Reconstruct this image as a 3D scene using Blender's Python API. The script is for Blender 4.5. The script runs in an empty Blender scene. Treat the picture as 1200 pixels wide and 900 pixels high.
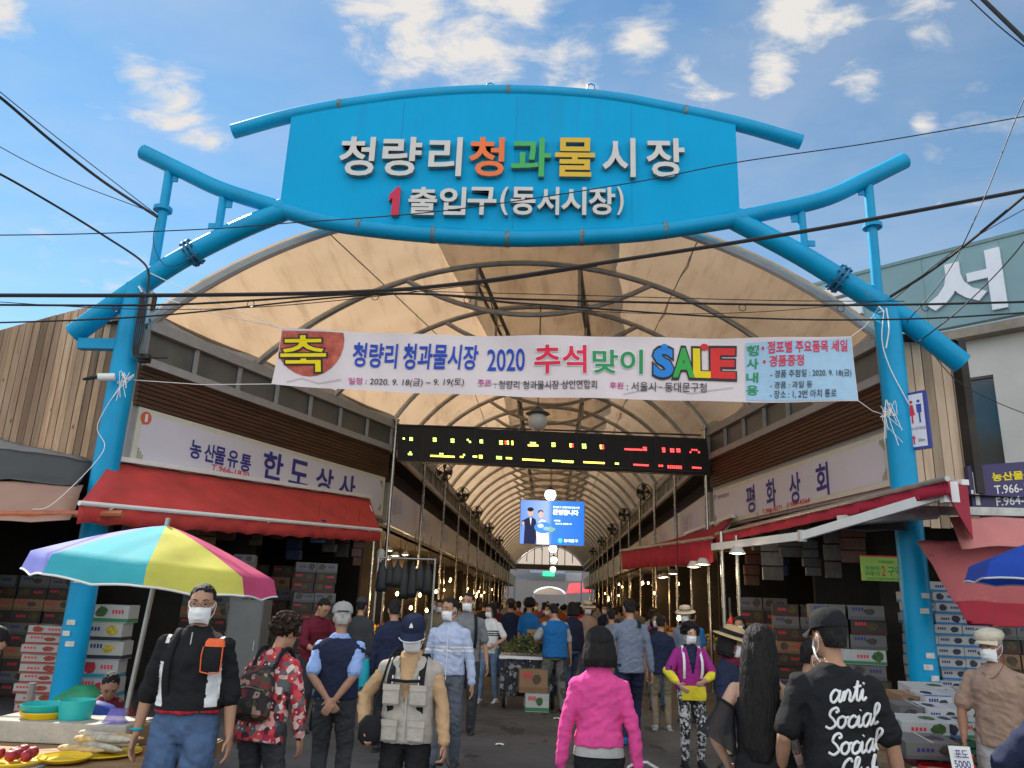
import bpy, bmesh, math, random
from math import radians as R, sin, cos, pi, sqrt, atan2
from mathutils import Vector as V, Matrix, noise as mnoise
random.seed(7)
scene = bpy.context.scene
COL = scene.collection
# ------------------------------------------------------------ camera
CAM_H, FOC = 1.70, 901.0
PITCH, ROLL, YAW = R(15.75), R(2.1), R(2.55)
cd = bpy.data.cameras.new('camera')
cd.sensor_fit = 'HORIZONTAL'; cd.sensor_width = 36.0; cd.lens = FOC/1200*36.0
cd.clip_start = 0.05; cd.clip_end = 2000
cam = bpy.data.objects.new('camera', cd); COL.objects.link(cam)
CM = Matrix.Rotation(YAW, 4, 'Z') @ Matrix.Rotation(pi/2+PITCH, 4, 'X') @ Matrix.Rotation(ROLL, 4, 'Z')
cam.matrix_world = Matrix.Translation((0, 0, CAM_H)) @ CM
scene.camera = cam
# ------------------------------------------------------------ sky
SUN_EL, SUN_AZ = R(43), R(-44)          # azimuth from +Y, negative = left
w = bpy.data.worlds.new('World'); scene.world = w; w.use_nodes = True
nt = w.node_tree; nt.nodes.clear()
def N(tree, kind, **kw):
    n = tree.nodes.new(kind)
    for k, v in kw.items():
        if k.startswith('i_'):
            n.inputs[int(k[2:]) if k[2:].isdigit() else k[2:].replace('_', ' ')].default_value = v
        else: setattr(n, k, v)
    return n
def ramp(tree, stops, interp='LINEAR'):
    n = tree.nodes.new('ShaderNodeValToRGB'); e = n.color_ramp.elements; n.color_ramp.interpolation = interp
    while len(e) > 1: e.remove(e[-1])
    for i, (p, c) in enumerate(stops):
        if i == 0: x = e[0]; x.position = p
        else: x = e.new(p)
        x.color = (*c, 1) if len(c) == 3 else c
    return n
L = nt.links.new
sky = N(nt, 'ShaderNodeTexSky', sky_type='NISHITA', sun_disc=False, sun_elevation=SUN_EL, sun_rotation=SUN_AZ,
        altitude=60, air_density=1.0, dust_density=0.04, ozone_density=1.6)
tc = N(nt, 'ShaderNodeTexCoord')
sep = N(nt, 'ShaderNodeSeparateXYZ'); L(tc.outputs['Generated'], sep.inputs[0])
zz = N(nt, 'ShaderNodeMath', operation='ADD', i_1=0.12); L(sep.outputs[2], zz.inputs[0])
zm = N(nt, 'ShaderNodeMath', operation='MAXIMUM', i_1=0.05); L(zz.outputs[0], zm.inputs[0])
dv = N(nt, 'ShaderNodeVectorMath', operation='DIVIDE'); L(tc.outputs['Generated'], dv.inputs[0])
cb = N(nt, 'ShaderNodeCombineXYZ'); [L(zm.outputs[0], cb.inputs[i]) for i in range(3)]
L(cb.outputs[0], dv.inputs[1])
mp = N(nt, 'ShaderNodeMapping'); L(dv.outputs[0], mp.inputs[0]); mp.inputs['Location'].default_value = (3.3, 1.15, 0); mp.inputs['Scale'].default_value = (1.0, 1.5, 0.0)
n1 = N(nt, 'ShaderNodeTexNoise', i_Scale=2.6, i_Detail=9.0, i_Roughness=0.58, i_Distortion=0.25); L(mp.outputs[0], n1.inputs['Vector'])
n2 = N(nt, 'ShaderNodeTexNoise', i_Scale=0.9, i_Detail=2.0); L(mp.outputs[0], n2.inputs['Vector'])
ad = N(nt, 'ShaderNodeMath', operation='MULTIPLY_ADD', i_1=0.62, i_2=0.0); L(n2.outputs[0], ad.inputs[0])
back = N(nt, 'ShaderNodeMapRange', i_1=0.25, i_2=-0.35, i_3=0.0, i_4=0.30); L(sep.outputs[1], back.inputs[0])   # unseen cloud bank added behind the viewer to light the shaded fronts
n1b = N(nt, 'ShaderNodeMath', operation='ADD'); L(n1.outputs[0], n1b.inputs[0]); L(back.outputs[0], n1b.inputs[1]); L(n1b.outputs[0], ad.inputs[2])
blob = None      # banks of broken cloud: (photo direction, angular radius, weight)
for bx, by, br, bw in ((575, 30, .17, 1.), (480, 10, .15, .9), (650, 85, .10, .8), (205, 128, .085, 1.), (165, 92, .05, .9), (240, 165, .05, .6), (905, 76, .06, 1.), (945, 0, .10, 1.), (1005, 92, .06, .95), (1082, 146, .03, .85), (820, 92, .09, .75), (752, 50, .07, .8), (0, 10, .05, 1.), (60, 262, .10, .45), (1090, 20, .08, .6), (140, 330, .12, .4), (1130, 180, .15, .4)):
    d_ = CM.to_3x3() @ V(((bx-600)/FOC, -(by-450)/FOC, -1.0)); d_.normalize()
    ds = N(nt, 'ShaderNodeVectorMath', operation='DISTANCE'); ds.inputs[1].default_value = d_; L(tc.outputs['Generated'], ds.inputs[0])
    mr = N(nt, 'ShaderNodeMapRange', i_1=br, i_2=0.0, i_3=0.0, i_4=bw); mr.interpolation_type = 'SMOOTHSTEP'; L(ds.outputs['Value'], mr.inputs[0])
    if blob is None: blob = mr
    else:
        mm = N(nt, 'ShaderNodeMath', operation='MAXIMUM'); L(blob.outputs[0], mm.inputs[0]); L(mr.outputs[0], mm.inputs[1]); blob = mm
n3 = N(nt, 'ShaderNodeTexNoise', i_Scale=7.5, i_Detail=10.0, i_Roughness=0.62, i_Distortion=0.35); L(mp.outputs[0], n3.inputs['Vector'])
bm_ = N(nt, 'ShaderNodeMath', operation='MULTIPLY_ADD', i_1=0.42); L(blob.outputs[0], bm_.inputs[0]); L(n3.outputs[0], bm_.inputs[2])
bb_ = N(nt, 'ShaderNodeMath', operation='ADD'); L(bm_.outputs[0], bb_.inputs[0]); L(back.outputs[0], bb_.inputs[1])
cr = ramp(nt, [(0.61, (0, 0, 0)), (0.74, (.26, .26, .26)), (0.90, (1, 1, 1))]); L(bb_.outputs[0], cr.inputs[0])
veil = ramp(nt, [(0.55, (0, 0, 0)), (0.95, (.22, .22, .22))]); L(ad.outputs[0], veil.inputs[0])
mxm = N(nt, 'ShaderNodeMath', operation='MAXIMUM'); L(cr.outputs[0], mxm.inputs[0]); L(veil.outputs[0], mxm.inputs[1])
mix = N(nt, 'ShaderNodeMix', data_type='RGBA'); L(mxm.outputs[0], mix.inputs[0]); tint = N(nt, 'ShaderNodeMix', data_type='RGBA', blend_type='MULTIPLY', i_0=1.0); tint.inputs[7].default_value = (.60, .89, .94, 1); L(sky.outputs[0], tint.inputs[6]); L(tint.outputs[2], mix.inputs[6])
CLOUD = (4.9, 4.75, 4.6, 1)
cg = N(nt, 'ShaderNodeMapRange', i_1=0.0, i_2=0.30, i_3=1.0, i_4=3.0); L(back.outputs[0], cg.inputs[0])  # added gain, brightens the unseen clouds behind the viewer as fill light
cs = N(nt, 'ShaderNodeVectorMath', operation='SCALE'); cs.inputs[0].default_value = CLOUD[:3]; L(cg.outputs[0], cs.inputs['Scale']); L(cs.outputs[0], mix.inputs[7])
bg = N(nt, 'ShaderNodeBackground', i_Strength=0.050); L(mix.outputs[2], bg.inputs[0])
wo = N(nt, 'ShaderNodeOutputWorld'); L(bg.outputs[0], wo.inputs[0])
# ------------------------------------------------------------ sun
sd = bpy.data.lights.new('sun', 'SUN'); sd.energy = 2.6; sd.angle = R(0.6); sd.color = (1.0, 0.93, 0.82)
so = bpy.data.objects.new('sun', sd); COL.objects.link(so)
sdir = V((sin(SUN_AZ)*cos(SUN_EL), cos(SUN_AZ)*cos(SUN_EL), sin(SUN_EL)))
so.rotation_euler = sdir.to_track_quat('Z', 'Y').to_euler(); so.location = (0, 0, 60)
vs = scene.view_settings
vs.view_transform = 'Standard'; vs.look = 'None'; vs.exposure = 1.75; vs.gamma = 1; vs.use_curve_mapping = False
scene.cycles.max_bounces = 8; scene.cycles.transparent_max_bounces = 12; scene.cycles.transmission_bounces = 6
scene.cycles.use_denoising = True; scene.cycles.sample_clamp_indirect = 6
# ------------------------------------------------------------ helpers
def ray(px, py):
    return (CM.to_3x3() @ V(((px-600)/FOC, -(py-450)/FOC, -1.0)))
def at(px, py, Y):
    r = ray(px, py); return V((0, 0, CAM_H)) + r*(Y/r.y)
MATS = {}
def mat(name, col, rough=.6, metal=0., var=.12, scale=6., bump=0., emit=None, es=1., spec=.4, coat=0., stretch=(1, 1, 1), var2=None, sheen=0.):
    if name in MATS: return MATS[name]
    m = bpy.data.materials.new(name); m.use_nodes = True; t = m.node_tree
    b = t.nodes['Principled BSDF']; b.inputs['Roughness'].default_value = rough; b.inputs['Metallic'].default_value = metal
    b.inputs['Specular IOR Level'].default_value = spec
    if coat: b.inputs['Coat Weight'].default_value = coat
    if sheen: b.inputs['Sheen Weight'].default_value = sheen
    c = (*col, 1); b.inputs['Base Color'].default_value = c
    if var:
        tc = N(t, 'ShaderNodeTexCoord'); mp = N(t, 'ShaderNodeMapping'); mp.inputs['Scale'].default_value = stretch
        t.links.new(tc.outputs['Object'], mp.inputs[0])
        n = N(t, 'ShaderNodeTexNoise', i_Scale=scale, i_Detail=5.0, i_Roughness=.6); t.links.new(mp.outputs[0], n.inputs['Vector'])
        lo = tuple(max(0, x*(1-var)) for x in col); hi = var2 or tuple(min(1, x*(1+var)) for x in col)
        rp = ramp(t, [(.3, lo), (.7, hi)]); t.links.new(n.outputs[0], rp.inputs[0]); t.links.new(rp.outputs[0], b.inputs['Base Color'])
        rr = N(t, 'ShaderNodeMapRange', i_3=max(.02, rough-.1), i_4=min(1, rough+.12)); t.links.new(n.outputs[0], rr.inputs[0]); t.links.new(rr.outputs[0], b.inputs['Roughness'])
        if bump:
            n3 = N(t, 'ShaderNodeTexNoise', i_Scale=scale*4, i_Detail=4.0); t.links.new(mp.outputs[0], n3.inputs['Vector'])
            bp = N(t, 'ShaderNodeBump', i_Strength=bump, i_Distance=.02); t.links.new(n3.outputs[0], bp.inputs['Height']); t.links.new(bp.outputs[0], b.inputs['Normal'])
    if emit:
        b.inputs['Emission Color'].default_value = (*emit, 1); b.inputs['Emission Strength'].default_value = es
    MATS[name] = m; return m
def cloth(name, col, var=.13, rough=.85):
    return mat('cloth_'+name, col, rough, var=var, scale=9, bump=.35, spec=.2)
def print_cloth(name, cols, scale=18):
    if name in MATS: return MATS[name]
    m = mat(name, cols[0], .85, var=0); t = m.node_tree; b = t.nodes['Principled BSDF']
    tc = N(t, 'ShaderNodeTexCoord')
    v = N(t, 'ShaderNodeTexVoronoi', i_Scale=scale); t.links.new(tc.outputs['Object'], v.inputs['Vector'])
    st = [(i/len(cols), c) for i, c in enumerate(cols)]
    rp = ramp(t, st, 'CONSTANT'); sp = N(t, 'ShaderNodeSeparateColor'); t.links.new(v.outputs['Color'], sp.inputs[0])
    t.links.new(sp.outputs[0], rp.inputs[0])
    d = ramp(t, [(0, (1, 1, 1)), (.18, (1, 1, 1)), (.2, (0, 0, 0))], 'CONSTANT'); t.links.new(v.outputs['Distance'], d.inputs[0])
    mx = N(t, 'ShaderNodeMix', data_type='RGBA'); t.links.new(d.outputs[0], mx.inputs[0]); t.links.new(rp.outputs[0], mx.inputs[6]); mx.inputs[7].default_value = (*cols[-1], 1)
    t.links.new(mx.outputs[2], b.inputs['Base Color']); return m
def tag(o, label=None, cat=None, group=None, kind=None):
    for k, v in (('label', label), ('category', cat), ('group', group), ('kind', kind)):
        if v: o[k] = v
    return o
def empty(name, loc, label, cat, group=None):
    o = bpy.data.objects.new(name, None); COL.objects.link(o); o.location = loc; o.empty_display_size = .2
    return tag(o, label, cat, group)
def wloc(o):
    p = V((0, 0, 0))
    while o: p = p + o.location; o = o.parent
    return p
def copy_tree(o, parent=None):
    c = o.copy(); COL.objects.link(c); c.parent = parent
    for ch in o.children: copy_tree(ch, c)
    return c
def frame(d):
    d = d.normalized(); a = V((0, 0, 1)) if abs(d.z) < .9 else V((0, 1, 0))
    u = d.cross(a).normalized(); return u, u.cross(d).normalized()
class MB:
    def __init__(s): s.v = []; s.f = []; s.mi = []; s.m = 0
    def add(s, vs, fs):
        o = len(s.v); s.v += [V(p) for p in vs]; s.f += [tuple(i+o for i in f) for f in fs]; s.mi += [s.m]*len(fs); return s
    def box(s, c, d, rz=0, rx=0, M=None):
        M = M or (Matrix.Rotation(rz, 3, 'Z') @ Matrix.Rotation(rx, 3, 'X'))
        h = [x/2 for x in d]; c = V(c)
        vs = [c + M @ V((sx*h[0], sy*h[1], sz*h[2])) for sx in (-1, 1) for sy in (-1, 1) for sz in (-1, 1)]
        return s.add(vs, [(0, 1, 3, 2), (4, 6, 7, 5), (0, 4, 5, 1), (2, 3, 7, 6), (0, 2, 6, 4), (1, 5, 7, 3)])
    def bar(s, a, b, w, h):
        a = V(a); b = V(b); d = b-a; x = d.normalized(); y = V((0, 0, 1)).cross(x)
        y = y.normalized() if y.length > 1e-4 else V((0, 1, 0)); z = x.cross(y)
        M = Matrix((x, y, z)).transposed(); return s.box((a+b)/2, (d.length, w, h), M=M)
    def tube(s, pts, r, n=10, cap=True):
        pts = [V(p) for p in pts]; rs = r if isinstance(r, (list, tuple)) else [r]*len(pts)
        o = len(s.v); vs = []; u = None
        for i, p in enumerate(pts):
            d = (pts[min(i+1, len(pts)-1)]-pts[max(i-1, 0)])
            if d.length < 1e-6: d = V((0, 0, 1))
            d.normalize()
            if u is None: u, w_ = frame(d)
            else:
                u = (u - d*u.dot(d)); u = u.normalized() if u.length > 1e-5 else frame(d)[0]; w_ = u.cross(d)
            for k in range(n):
                a = 2*pi*k/n; vs.append(p + (u*cos(a)+w_*sin(a))*rs[i])
        fs = [(i*n+k, i*n+(k+1) % n, (i+1)*n+(k+1) % n, (i+1)*n+k) for i in range(len(pts)-1) for k in range(n)]
        if cap: fs += [tuple(range(n)), tuple(range((len(pts)-1)*n, len(pts)*n))]
        return s.add(vs, fs)
    def quad(s, a, b, c, d): return s.add([a, b, c, d], [(0, 1, 2, 3)])
    def sheet(s, rows, thick=0, up=None):
        """grid of points rows[i][j]; with thickness along -up"""
        nr, nc = len(rows), len(rows[0]); vs = [V(p) for r_ in rows for p in r_]
        fs = [(i*nc+j, i*nc+j+1, (i+1)*nc+j+1, (i+1)*nc+j) for i in range(nr-1) for j in range(nc-1)]
        if thick:
            up = V(up or (0, 0, 1)).normalized(); o = len(vs); vs = vs + [p - up*thick for p in vs]
            fs = fs + [tuple(i+o for i in f[::-1]) for f in fs]
            edge = [j for j in range(nc)] + [i*nc+nc-1 for i in range(1, nr)] + [(nr-1)*nc+j for j in range(nc-2, -1, -1)] + [i*nc for i in range(nr-2, 0, -1)]
            fs += [(edge[k], edge[k]+o, edge[(k+1) % len(edge)]+o, edge[(k+1) % len(edge)]) for k in range(len(edge))]
        return s.add(vs, fs)
    def lathe(s, prof, c=(0, 0, 0), n=20, M=None, sy=1.):
        c = V(c); M = M or Matrix.Identity(3)
        vs = [c + M @ V((r*cos(2*pi*k/n), sy*r*sin(2*pi*k/n), z)) for r, z in prof for k in range(n)]
        fs = [(i*n+k, i*n+(k+1) % n, (i+1)*n+(k+1) % n, (i+1)*n+k) for i in range(len(prof)-1) for k in range(n)]
        fs += [tuple(range(n))[::-1], tuple(range((len(prof)-1)*n, len(prof)*n))]
        return s.add(vs, fs)
    def ell(s, c, r, M=None, nu=14, nv=9):
        r = r if isinstance(r, (tuple, list)) else (r, r, r); c = V(c); M = M or Matrix.Identity(3)
        vs = []
        for i in range(nv+1):
            a = -pi/2+pi*i/nv; q = max(cos(a), .02)
            for k in range(nu):
                b = 2*pi*k/nu; vs.append(c + M @ V((r[0]*q*cos(b), r[1]*q*sin(b), r[2]*sin(a))))
        fs = [(i*nu+k, i*nu+(k+1) % nu, (i+1)*nu+(k+1) % nu, (i+1)*nu+k) for i in range(nv) for k in range(nu)]
        fs += [tuple(range(nu))[::-1], tuple(range(nv*nu, nv*nu+nu))]
        return s.add(vs, fs)
    def loft(s, rings, n=16, T=None, pw=2.4):
        """rings: (centre, rx, ry) superellipses in the xy plane"""
        vs = []
        for c, rx, ry in rings:
            for k in range(n):
                a = 2*pi*k/n; ca, sa = cos(a), sin(a)
                p = V(c)+V((rx*math.copysign(abs(ca)**(2/pw), ca), ry*math.copysign(abs(sa)**(2/pw), sa), 0))
                vs.append(T(p) if T else p)
        fs = [(i*n+k, i*n+(k+1) % n, (i+1)*n+(k+1) % n, (i+1)*n+k) for i in range(len(rings)-1) for k in range(n)]
        fs += [tuple(range(n))[::-1], tuple(range((len(rings)-1)*n, len(rings)*n))]
        return s.add(vs, fs)
    def prism(s, poly, O, u, v, n):
        """polygon (2D) on plane O,u,v extruded along vector n"""
        O, u, v, n = V(O), V(u), V(v), V(n); k = len(poly)
        vs = [O+u*x+v*y for x, y in poly]; vs += [p+n for p in vs]
        return s.add(vs, [tuple(range(k)), tuple(range(k, 2*k))[::-1]] + [(i, (i+1) % k, (i+1) % k+k, i+k) for i in range(k)])
    def build(s, name, mats, parent=None, smooth=False, off=None, bevel=0):
        me = bpy.data.meshes.new(name)
        o3 = wloc(parent) if parent else V((0, 0, 0))
        if off is not None: o3 = V(off)
        me.from_pydata([p-o3 for p in s.v], [], s.f)
        for m in (mats if isinstance(mats, (list, tuple)) else [mats]): me.materials.append(m)
        for i, p in enumerate(me.polygons): p.material_index = s.mi[i]
        bm = bmesh.new(); bm.from_mesh(me); bmesh.ops.recalc_face_normals(bm, faces=bm.faces); bm.to_mesh(me); bm.free()
        if smooth:
            me.polygons.foreach_set('use_smooth', [True]*len(me.polygons))
            if smooth != 'all': me.set_sharp_from_angle(angle=R(40))
        ob = bpy.data.objects.new(name, me); COL.objects.link(ob)
        if parent: ob.parent = parent
        elif off is not None: ob.location = o3
        if bevel:
            b = ob.modifiers.new('bevel', 'BEVEL'); b.width = bevel; b.segments = 2; b.limit_method = 'ANGLE'
        return ob
def arc_pts(pts, sub=6):
    """Catmull-Rom through points"""
    P = [V(p) for p in pts]; P = [P[0]*2-P[1]]+P+[P[-1]*2-P[-2]]; out = []
    for i in range(1, len(P)-2):
        for k in range(sub):
            t = k/sub; a, b, c, d = P[i-1:i+3]
            out.append(.5*((2*b)+(c-a)*t+(2*a-5*b+4*c-d)*t*t+(3*b-a-3*c+d)*t**3))
    return out+[P[-2]]
TMP = bpy.data.scenes.new('workbench')          # small side scene so that evaluating a modifier stays fast; removed at the end
def evaluated(o):
    TMP.collection.objects.link(o); TMP.view_layers[0].update(); dg = TMP.view_layers[0].depsgraph
    me = bpy.data.meshes.new_from_object(o.evaluated_get(dg), depsgraph=dg); bpy.data.objects.remove(o); return me
_tc = {}
def glyphs(body, bold=0., depth=0., res=3):
    key = (body, bold, depth)
    if key in _tc: return _tc[key]
    cu = bpy.data.curves.new('t', 'FONT'); cu.body = body; cu.size = 1; cu.offset = bold; cu.extrude = depth; cu.resolution_u = res
    o = bpy.data.objects.new('t', cu); me = evaluated(o)
    vs = [v.co.copy() for v in me.vertices]; fs = [tuple(p.vertices) for p in me.polygons]
    bpy.data.curves.remove(cu); bpy.data.meshes.remove(me)
    _tc[key] = (vs, fs); return _tc[key]
def text(mb, body, O, u, v, w, h, bold=.012, depth=0., lift=.004, shear=0., warp=None, align='C'):
    """fit text to a w x h box with centre (or left edge) O on the plane u,v"""
    vs, fs = glyphs(body, bold, 1. if depth else 0.)
    x0 = min(p.x for p in vs); x1 = max(p.x for p in vs); y0 = min(p.y for p in vs); y1 = max(p.y for p in vs)
    u = V(u).normalized(); v = V(v).normalized(); n = u.cross(v); O = V(O); sx = w/max(1e-6, x1-x0); sy = h/max(1e-6, y1-y0)
    if w == 0: sx = sy
    out = []
    for p in vs:
        X = (p.x-x0)*sx - (0 if align == 'L' else (x1-x0)*sx/2); Y = (p.y-(y0+y1)/2)*sy; X += shear*Y
        q = O+u*X+v*Y+n*(lift + (depth*(p.z+1)/2 if depth else 0))
        out.append(warp(q) if warp else q)
    return mb.add(out, fs)
def rect_on(mb, O, u, v, w, h, lift):
    u = V(u).normalized(); v = V(v).normalized(); n = u.cross(v); O = V(O)+n*lift
    return mb.quad(O-u*w/2-v*h/2, O+u*w/2-v*h/2, O+u*w/2+v*h/2, O-u*w/2+v*h/2)
ORD = ['first', 'second', 'third', 'fourth', 'fifth', 'sixth', 'seventh', 'eighth', 'ninth', 'tenth', 'eleventh', 'twelfth', 'thirteenth', 'fourteenth', 'fifteenth', 'sixteenth', 'seventeenth', 'eighteenth', 'nineteenth', 'twentieth']
M_BLUE = mat('gate_blue_paint', (.0, .30, .56), .38, var=.12, scale=1.6, bump=.05, spec=.25)
def weather(m, col, lo, hi, sc, stretch=(1, 1, 1), amt=.8):
    t = m.node_tree; b = t.nodes['Principled BSDF']; src = b.inputs['Base Color'].links[0].from_socket
    tc = N(t, 'ShaderNodeTexCoord'); mp = N(t, 'ShaderNodeMapping'); mp.inputs['Scale'].default_value = stretch; t.links.new(tc.outputs['Object'], mp.inputs[0])
    n = N(t, 'ShaderNodeTexNoise', i_Scale=sc, i_Detail=9.0, i_Roughness=.7); t.links.new(mp.outputs[0], n.inputs['Vector'])
    r = ramp(t, [(lo, (0, 0, 0)), (hi, (amt, amt, amt))]); t.links.new(n.outputs[0], r.inputs[0])
    mx = N(t, 'ShaderNodeMix', data_type='RGBA'); t.links.new(r.outputs[0], mx.inputs[0]); t.links.new(src, mx.inputs[6]); mx.inputs[7].default_value = (*col, 1); t.links.new(mx.outputs[2], b.inputs['Base Color']); return m
weather(M_BLUE, (.16, .19, .19), .63, .74, 2.6, (1.6, 1, .6), .55)
M_PANEL = mat('sign_blue_panel', (.0, .345, .65), .55, var=.07, scale=.7, spec=.12)
weather(M_PANEL, (.02, .22, .42), .52, .72, 1.2, (3, 1, .25), .35)
M_STEEL = mat('galvanised_steel', (.40, .40, .39), .38, .7, var=.2, scale=5)
M_GREYP = mat('grey_painted_steel', (.46, .46, .45), .5, var=.08)
M_DGREY = mat('dark_steel', (.09, .09, .09), .5, .3, var=.2)
M_BLACK = mat('black_plastic', (.015, .015, .016), .5, var=.2)
M_CABLE = mat('black_cable_sheath', (.02, .018, .018), .5, var=.2)
M_WHITE = mat('white_paint', (.74, .74, .72), .5, var=.05)
M_ROPE = mat('white_rope', (.8, .8, .78), .8, var=.05)
M_INK = mat('black_ink', (.02, .02, .025), .6, var=0)
M_NAVYINK = mat('navy_ink', (.03, .03, .18), .6, var=0)
M_REDINK = mat('red_ink', (.62, .03, .05), .6, var=0)
M_GREENINK = mat('green_ink', (.02, .27, .09), .6, var=0)
def on_plane(px, py, P, n):
    r = ray(px, py); C = V((0, 0, CAM_H)); return C + r*((V(P)-C).dot(V(n))/r.dot(V(n)))
# ------------------------------------------------------------ ground
g = MB(); g.sheet([[(-200+400*i/8, -200+450*j/8, 0) for i in range(9)] for j in range(9)])
M_ASPH = mat('asphalt', (.075, .074, .075), .8, var=.28, scale=1.3, bump=.5)
gr = g.build('ground', M_ASPH); tag(gr, kind='structure')
weather(M_ASPH, (.030, .030, .031), .50, .66, .55, amt=.7); weather(M_ASPH, (.16, .155, .15), .66, .72, 38, amt=.5); weather(M_ASPH, (.022, .022, .022), .585, .60, 1.7, (1, .35, 1), amt=.8)
g = MB()   # patched strip and concrete gutter inside the arcade
g.sheet([[(.12+.0125*(Y-17.6)+sx*1.9, Y, .004) for sx in (-1, 1)] for Y in (19, 40, 88)])
tag(g.build('road', mat('old_asphalt', (.06, .06, .062), .55, var=.35, scale=.9, bump=.4)), kind='structure')
# litter scraps on the asphalt
# ------------------------------------------------------------ arcade geometry
EAVE, APEX = 5.75, 7.85
def arc_c(Y): return (-.60+(.12+.60)*(Y-11)/6.6) if Y < 17.6 else .12+.0125*(Y-17.6)
def arc_h(Y): return (5.56+(3.72-5.56)*(Y-11)/6.6) if Y < 17.6 else 3.72
def arch(Y, t, dr=0.):
    h = arc_h(Y); s = APEX-EAVE; r = (h*h+s*s)/(2*s); A = atan2(h, r-s); a = (2*t-1)*A
    return V((arc_c(Y)+(r-dr)*sin(a), Y, APEX-r+(r-dr)*cos(a)))
RIBS = [11+2.2*i for i in range(36)]
M_MEMB = bpy.data.materials.new('tan_membrane'); M_MEMB.use_nodes = True
t = M_MEMB.node_tree; t.nodes.clear()
tcn = N(t, 'ShaderNodeTexCoord'); nn = N(t, 'ShaderNodeTexNoise', i_Scale=.8, i_Detail=6.0); t.links.new(tcn.outputs['Object'], nn.inputs['Vector'])
rp = ramp(t, [(.3, (.385, .265, .165)), (.7, (.46, .325, .21))]); t.links.new(nn.outputs[0], rp.inputs[0])
df = N(t, 'ShaderNodeBsdfDiffuse'); tl = N(t, 'ShaderNodeBsdfTranslucent'); mx = N(t, 'ShaderNodeMixShader', i_0=.50)
mpm = N(t, 'ShaderNodeMapping'); mpm.inputs['Scale'].default_value = (3, .35, 1); t.links.new(tcn.outputs['Object'], mpm.inputs[0]); nst = N(t, 'ShaderNodeTexNoise', i_Scale=1.4, i_Detail=8.0, i_Roughness=.7); t.links.new(mpm.outputs[0], nst.inputs['Vector'])
bpm = N(t, 'ShaderNodeBump', i_Strength=.35, i_Distance=.05); t.links.new(nst.outputs[0], bpm.inputs['Height']); t.links.new(bpm.outputs[0], df.inputs['Normal'])
rst = ramp(t, [(.50, (1, 1, 1)), (.78, (.62, .58, .54))]); t.links.new(nst.outputs[0], rst.inputs[0]); mst = N(t, 'ShaderNodeMix', data_type='RGBA', blend_type='MULTIPLY', i_0=1.0); t.links.new(rp.outputs[0], mst.inputs[6]); t.links.new(rst.outputs[0], mst.inputs[7])
t.links.new(mst.outputs[2], df.inputs[0]); t.links.new(mst.outputs[2], tl.inputs[0]); t.links.new(df.outputs[0], mx.inputs[1]); t.links.new(tl.outputs[0], mx.inputs[2])
ou = N(t, 'ShaderNodeOutputMaterial'); t.links.new(mx.outputs[0], ou.inputs[0])
M_CAP = M_MEMB.copy(); M_CAP.name = 'white_cap_membrane'
for e_ in [n_ for n_ in M_CAP.node_tree.nodes if n_.type == 'VALTORGB' and abs(n_.color_ramp.elements[0].position-.3) < .01][0].color_ramp.elements: e_.color = (.90, .88, .85, 1)
[n_ for n_ in M_CAP.node_tree.nodes if n_.type == 'MIX_SHADER'][0].inputs[0].default_value = .82
roof = empty('arcade_roof', (0, 11, EAVE), 'long tan membrane barrel roof on curved steel ribs over the market street', 'roof')
m = MB(); rows = []
for i, Y in enumerate(RIBS):
    for k in range(4 if i < len(RIBS)-1 else 1):
        y = Y+2.2*k/4; sag = .09*sin(pi*k/4)
        rows.append([arch(y, j/28, sag-.05) for j in range(29)])
m.sheet(rows); m.build('membrane', M_MEMB, roof, smooth='all')
m = MB(); rows = []
for Y in (11.3, 14, 17.6, 30, 50, 88):
    rows.append([V((arc_c(Y)+dx, Y, APEX+.16-.06*abs(dx)+(.0 if abs(dx) < 1.5 else -.12))) for dx in (-1.55, -1.5, -.8, 0, .8, 1.5, 1.55)])
m.sheet(rows, .02); m.build('ridge_cap', M_CAP, roof)
for i, Y in enumerate(RIBS):
    m = MB(); first = i == 0
    m.tube([arch(Y, j/32, .07) for j in range(33)], .075 if first else .055, 8)
    m.tube([arch(Y+.16, j/32, .0) for j in range(33)], .04, 6)
    for j in range(2, 32, 3): m.bar(arch(Y, j/32, .07), arch(Y+.16, j/32, .0), .025, .025)
    m.build('rib', M_GREYP if first else M_STEEL, roof, smooth=True)
    h = arc_h(Y); cxx = arc_c(Y)
    if 0 < i < 26:
        m = MB(); q = .44*h; ta = .5-.21; a = arch(Y, ta, .1); b = arch(Y, 1-ta, .1)
        pts = [a+(b-a)*(k/14)-V((0, 0, .62*4*(k/14)*(1-k/14))) for k in range(15)]
        m.tube(pts, .05, 8)
        for dx in (-.95, .95):
            k = .5+dx/(b.x-a.x); p = a+(b-a)*k-V((0, 0, .62*4*k*(1-k))); m.tube([p, (p.x, Y, APEX-.12)], .03, 6)
        m.build('tie_chord', M_STEEL, roof, smooth=True)
for s in (-1, 1):
    m = MB()
    for dz, rr in ((.14, .045), (.5, .035)):
        m.tube([(arc_c(Y)+s*.95, Y, APEX-dz) for Y in RIBS[1:] if Y < 88.5], rr, 6)
    for Y in RIBS[1:26]:
        m.bar((arc_c(Y)+s*.95, Y, APEX-.5), (arc_c(Y+1.1)+s*.95, Y+1.1, APEX-.14), .02, .02)
        m.bar((arc_c(Y+1.1)+s*.95, Y+1.1, APEX-.14), (arc_c(Y+2.2)+s*.95, Y+2.2, APEX-.5), .02, .02)
    m.build('ridge_beam', M_DGREY, roof)
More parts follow.
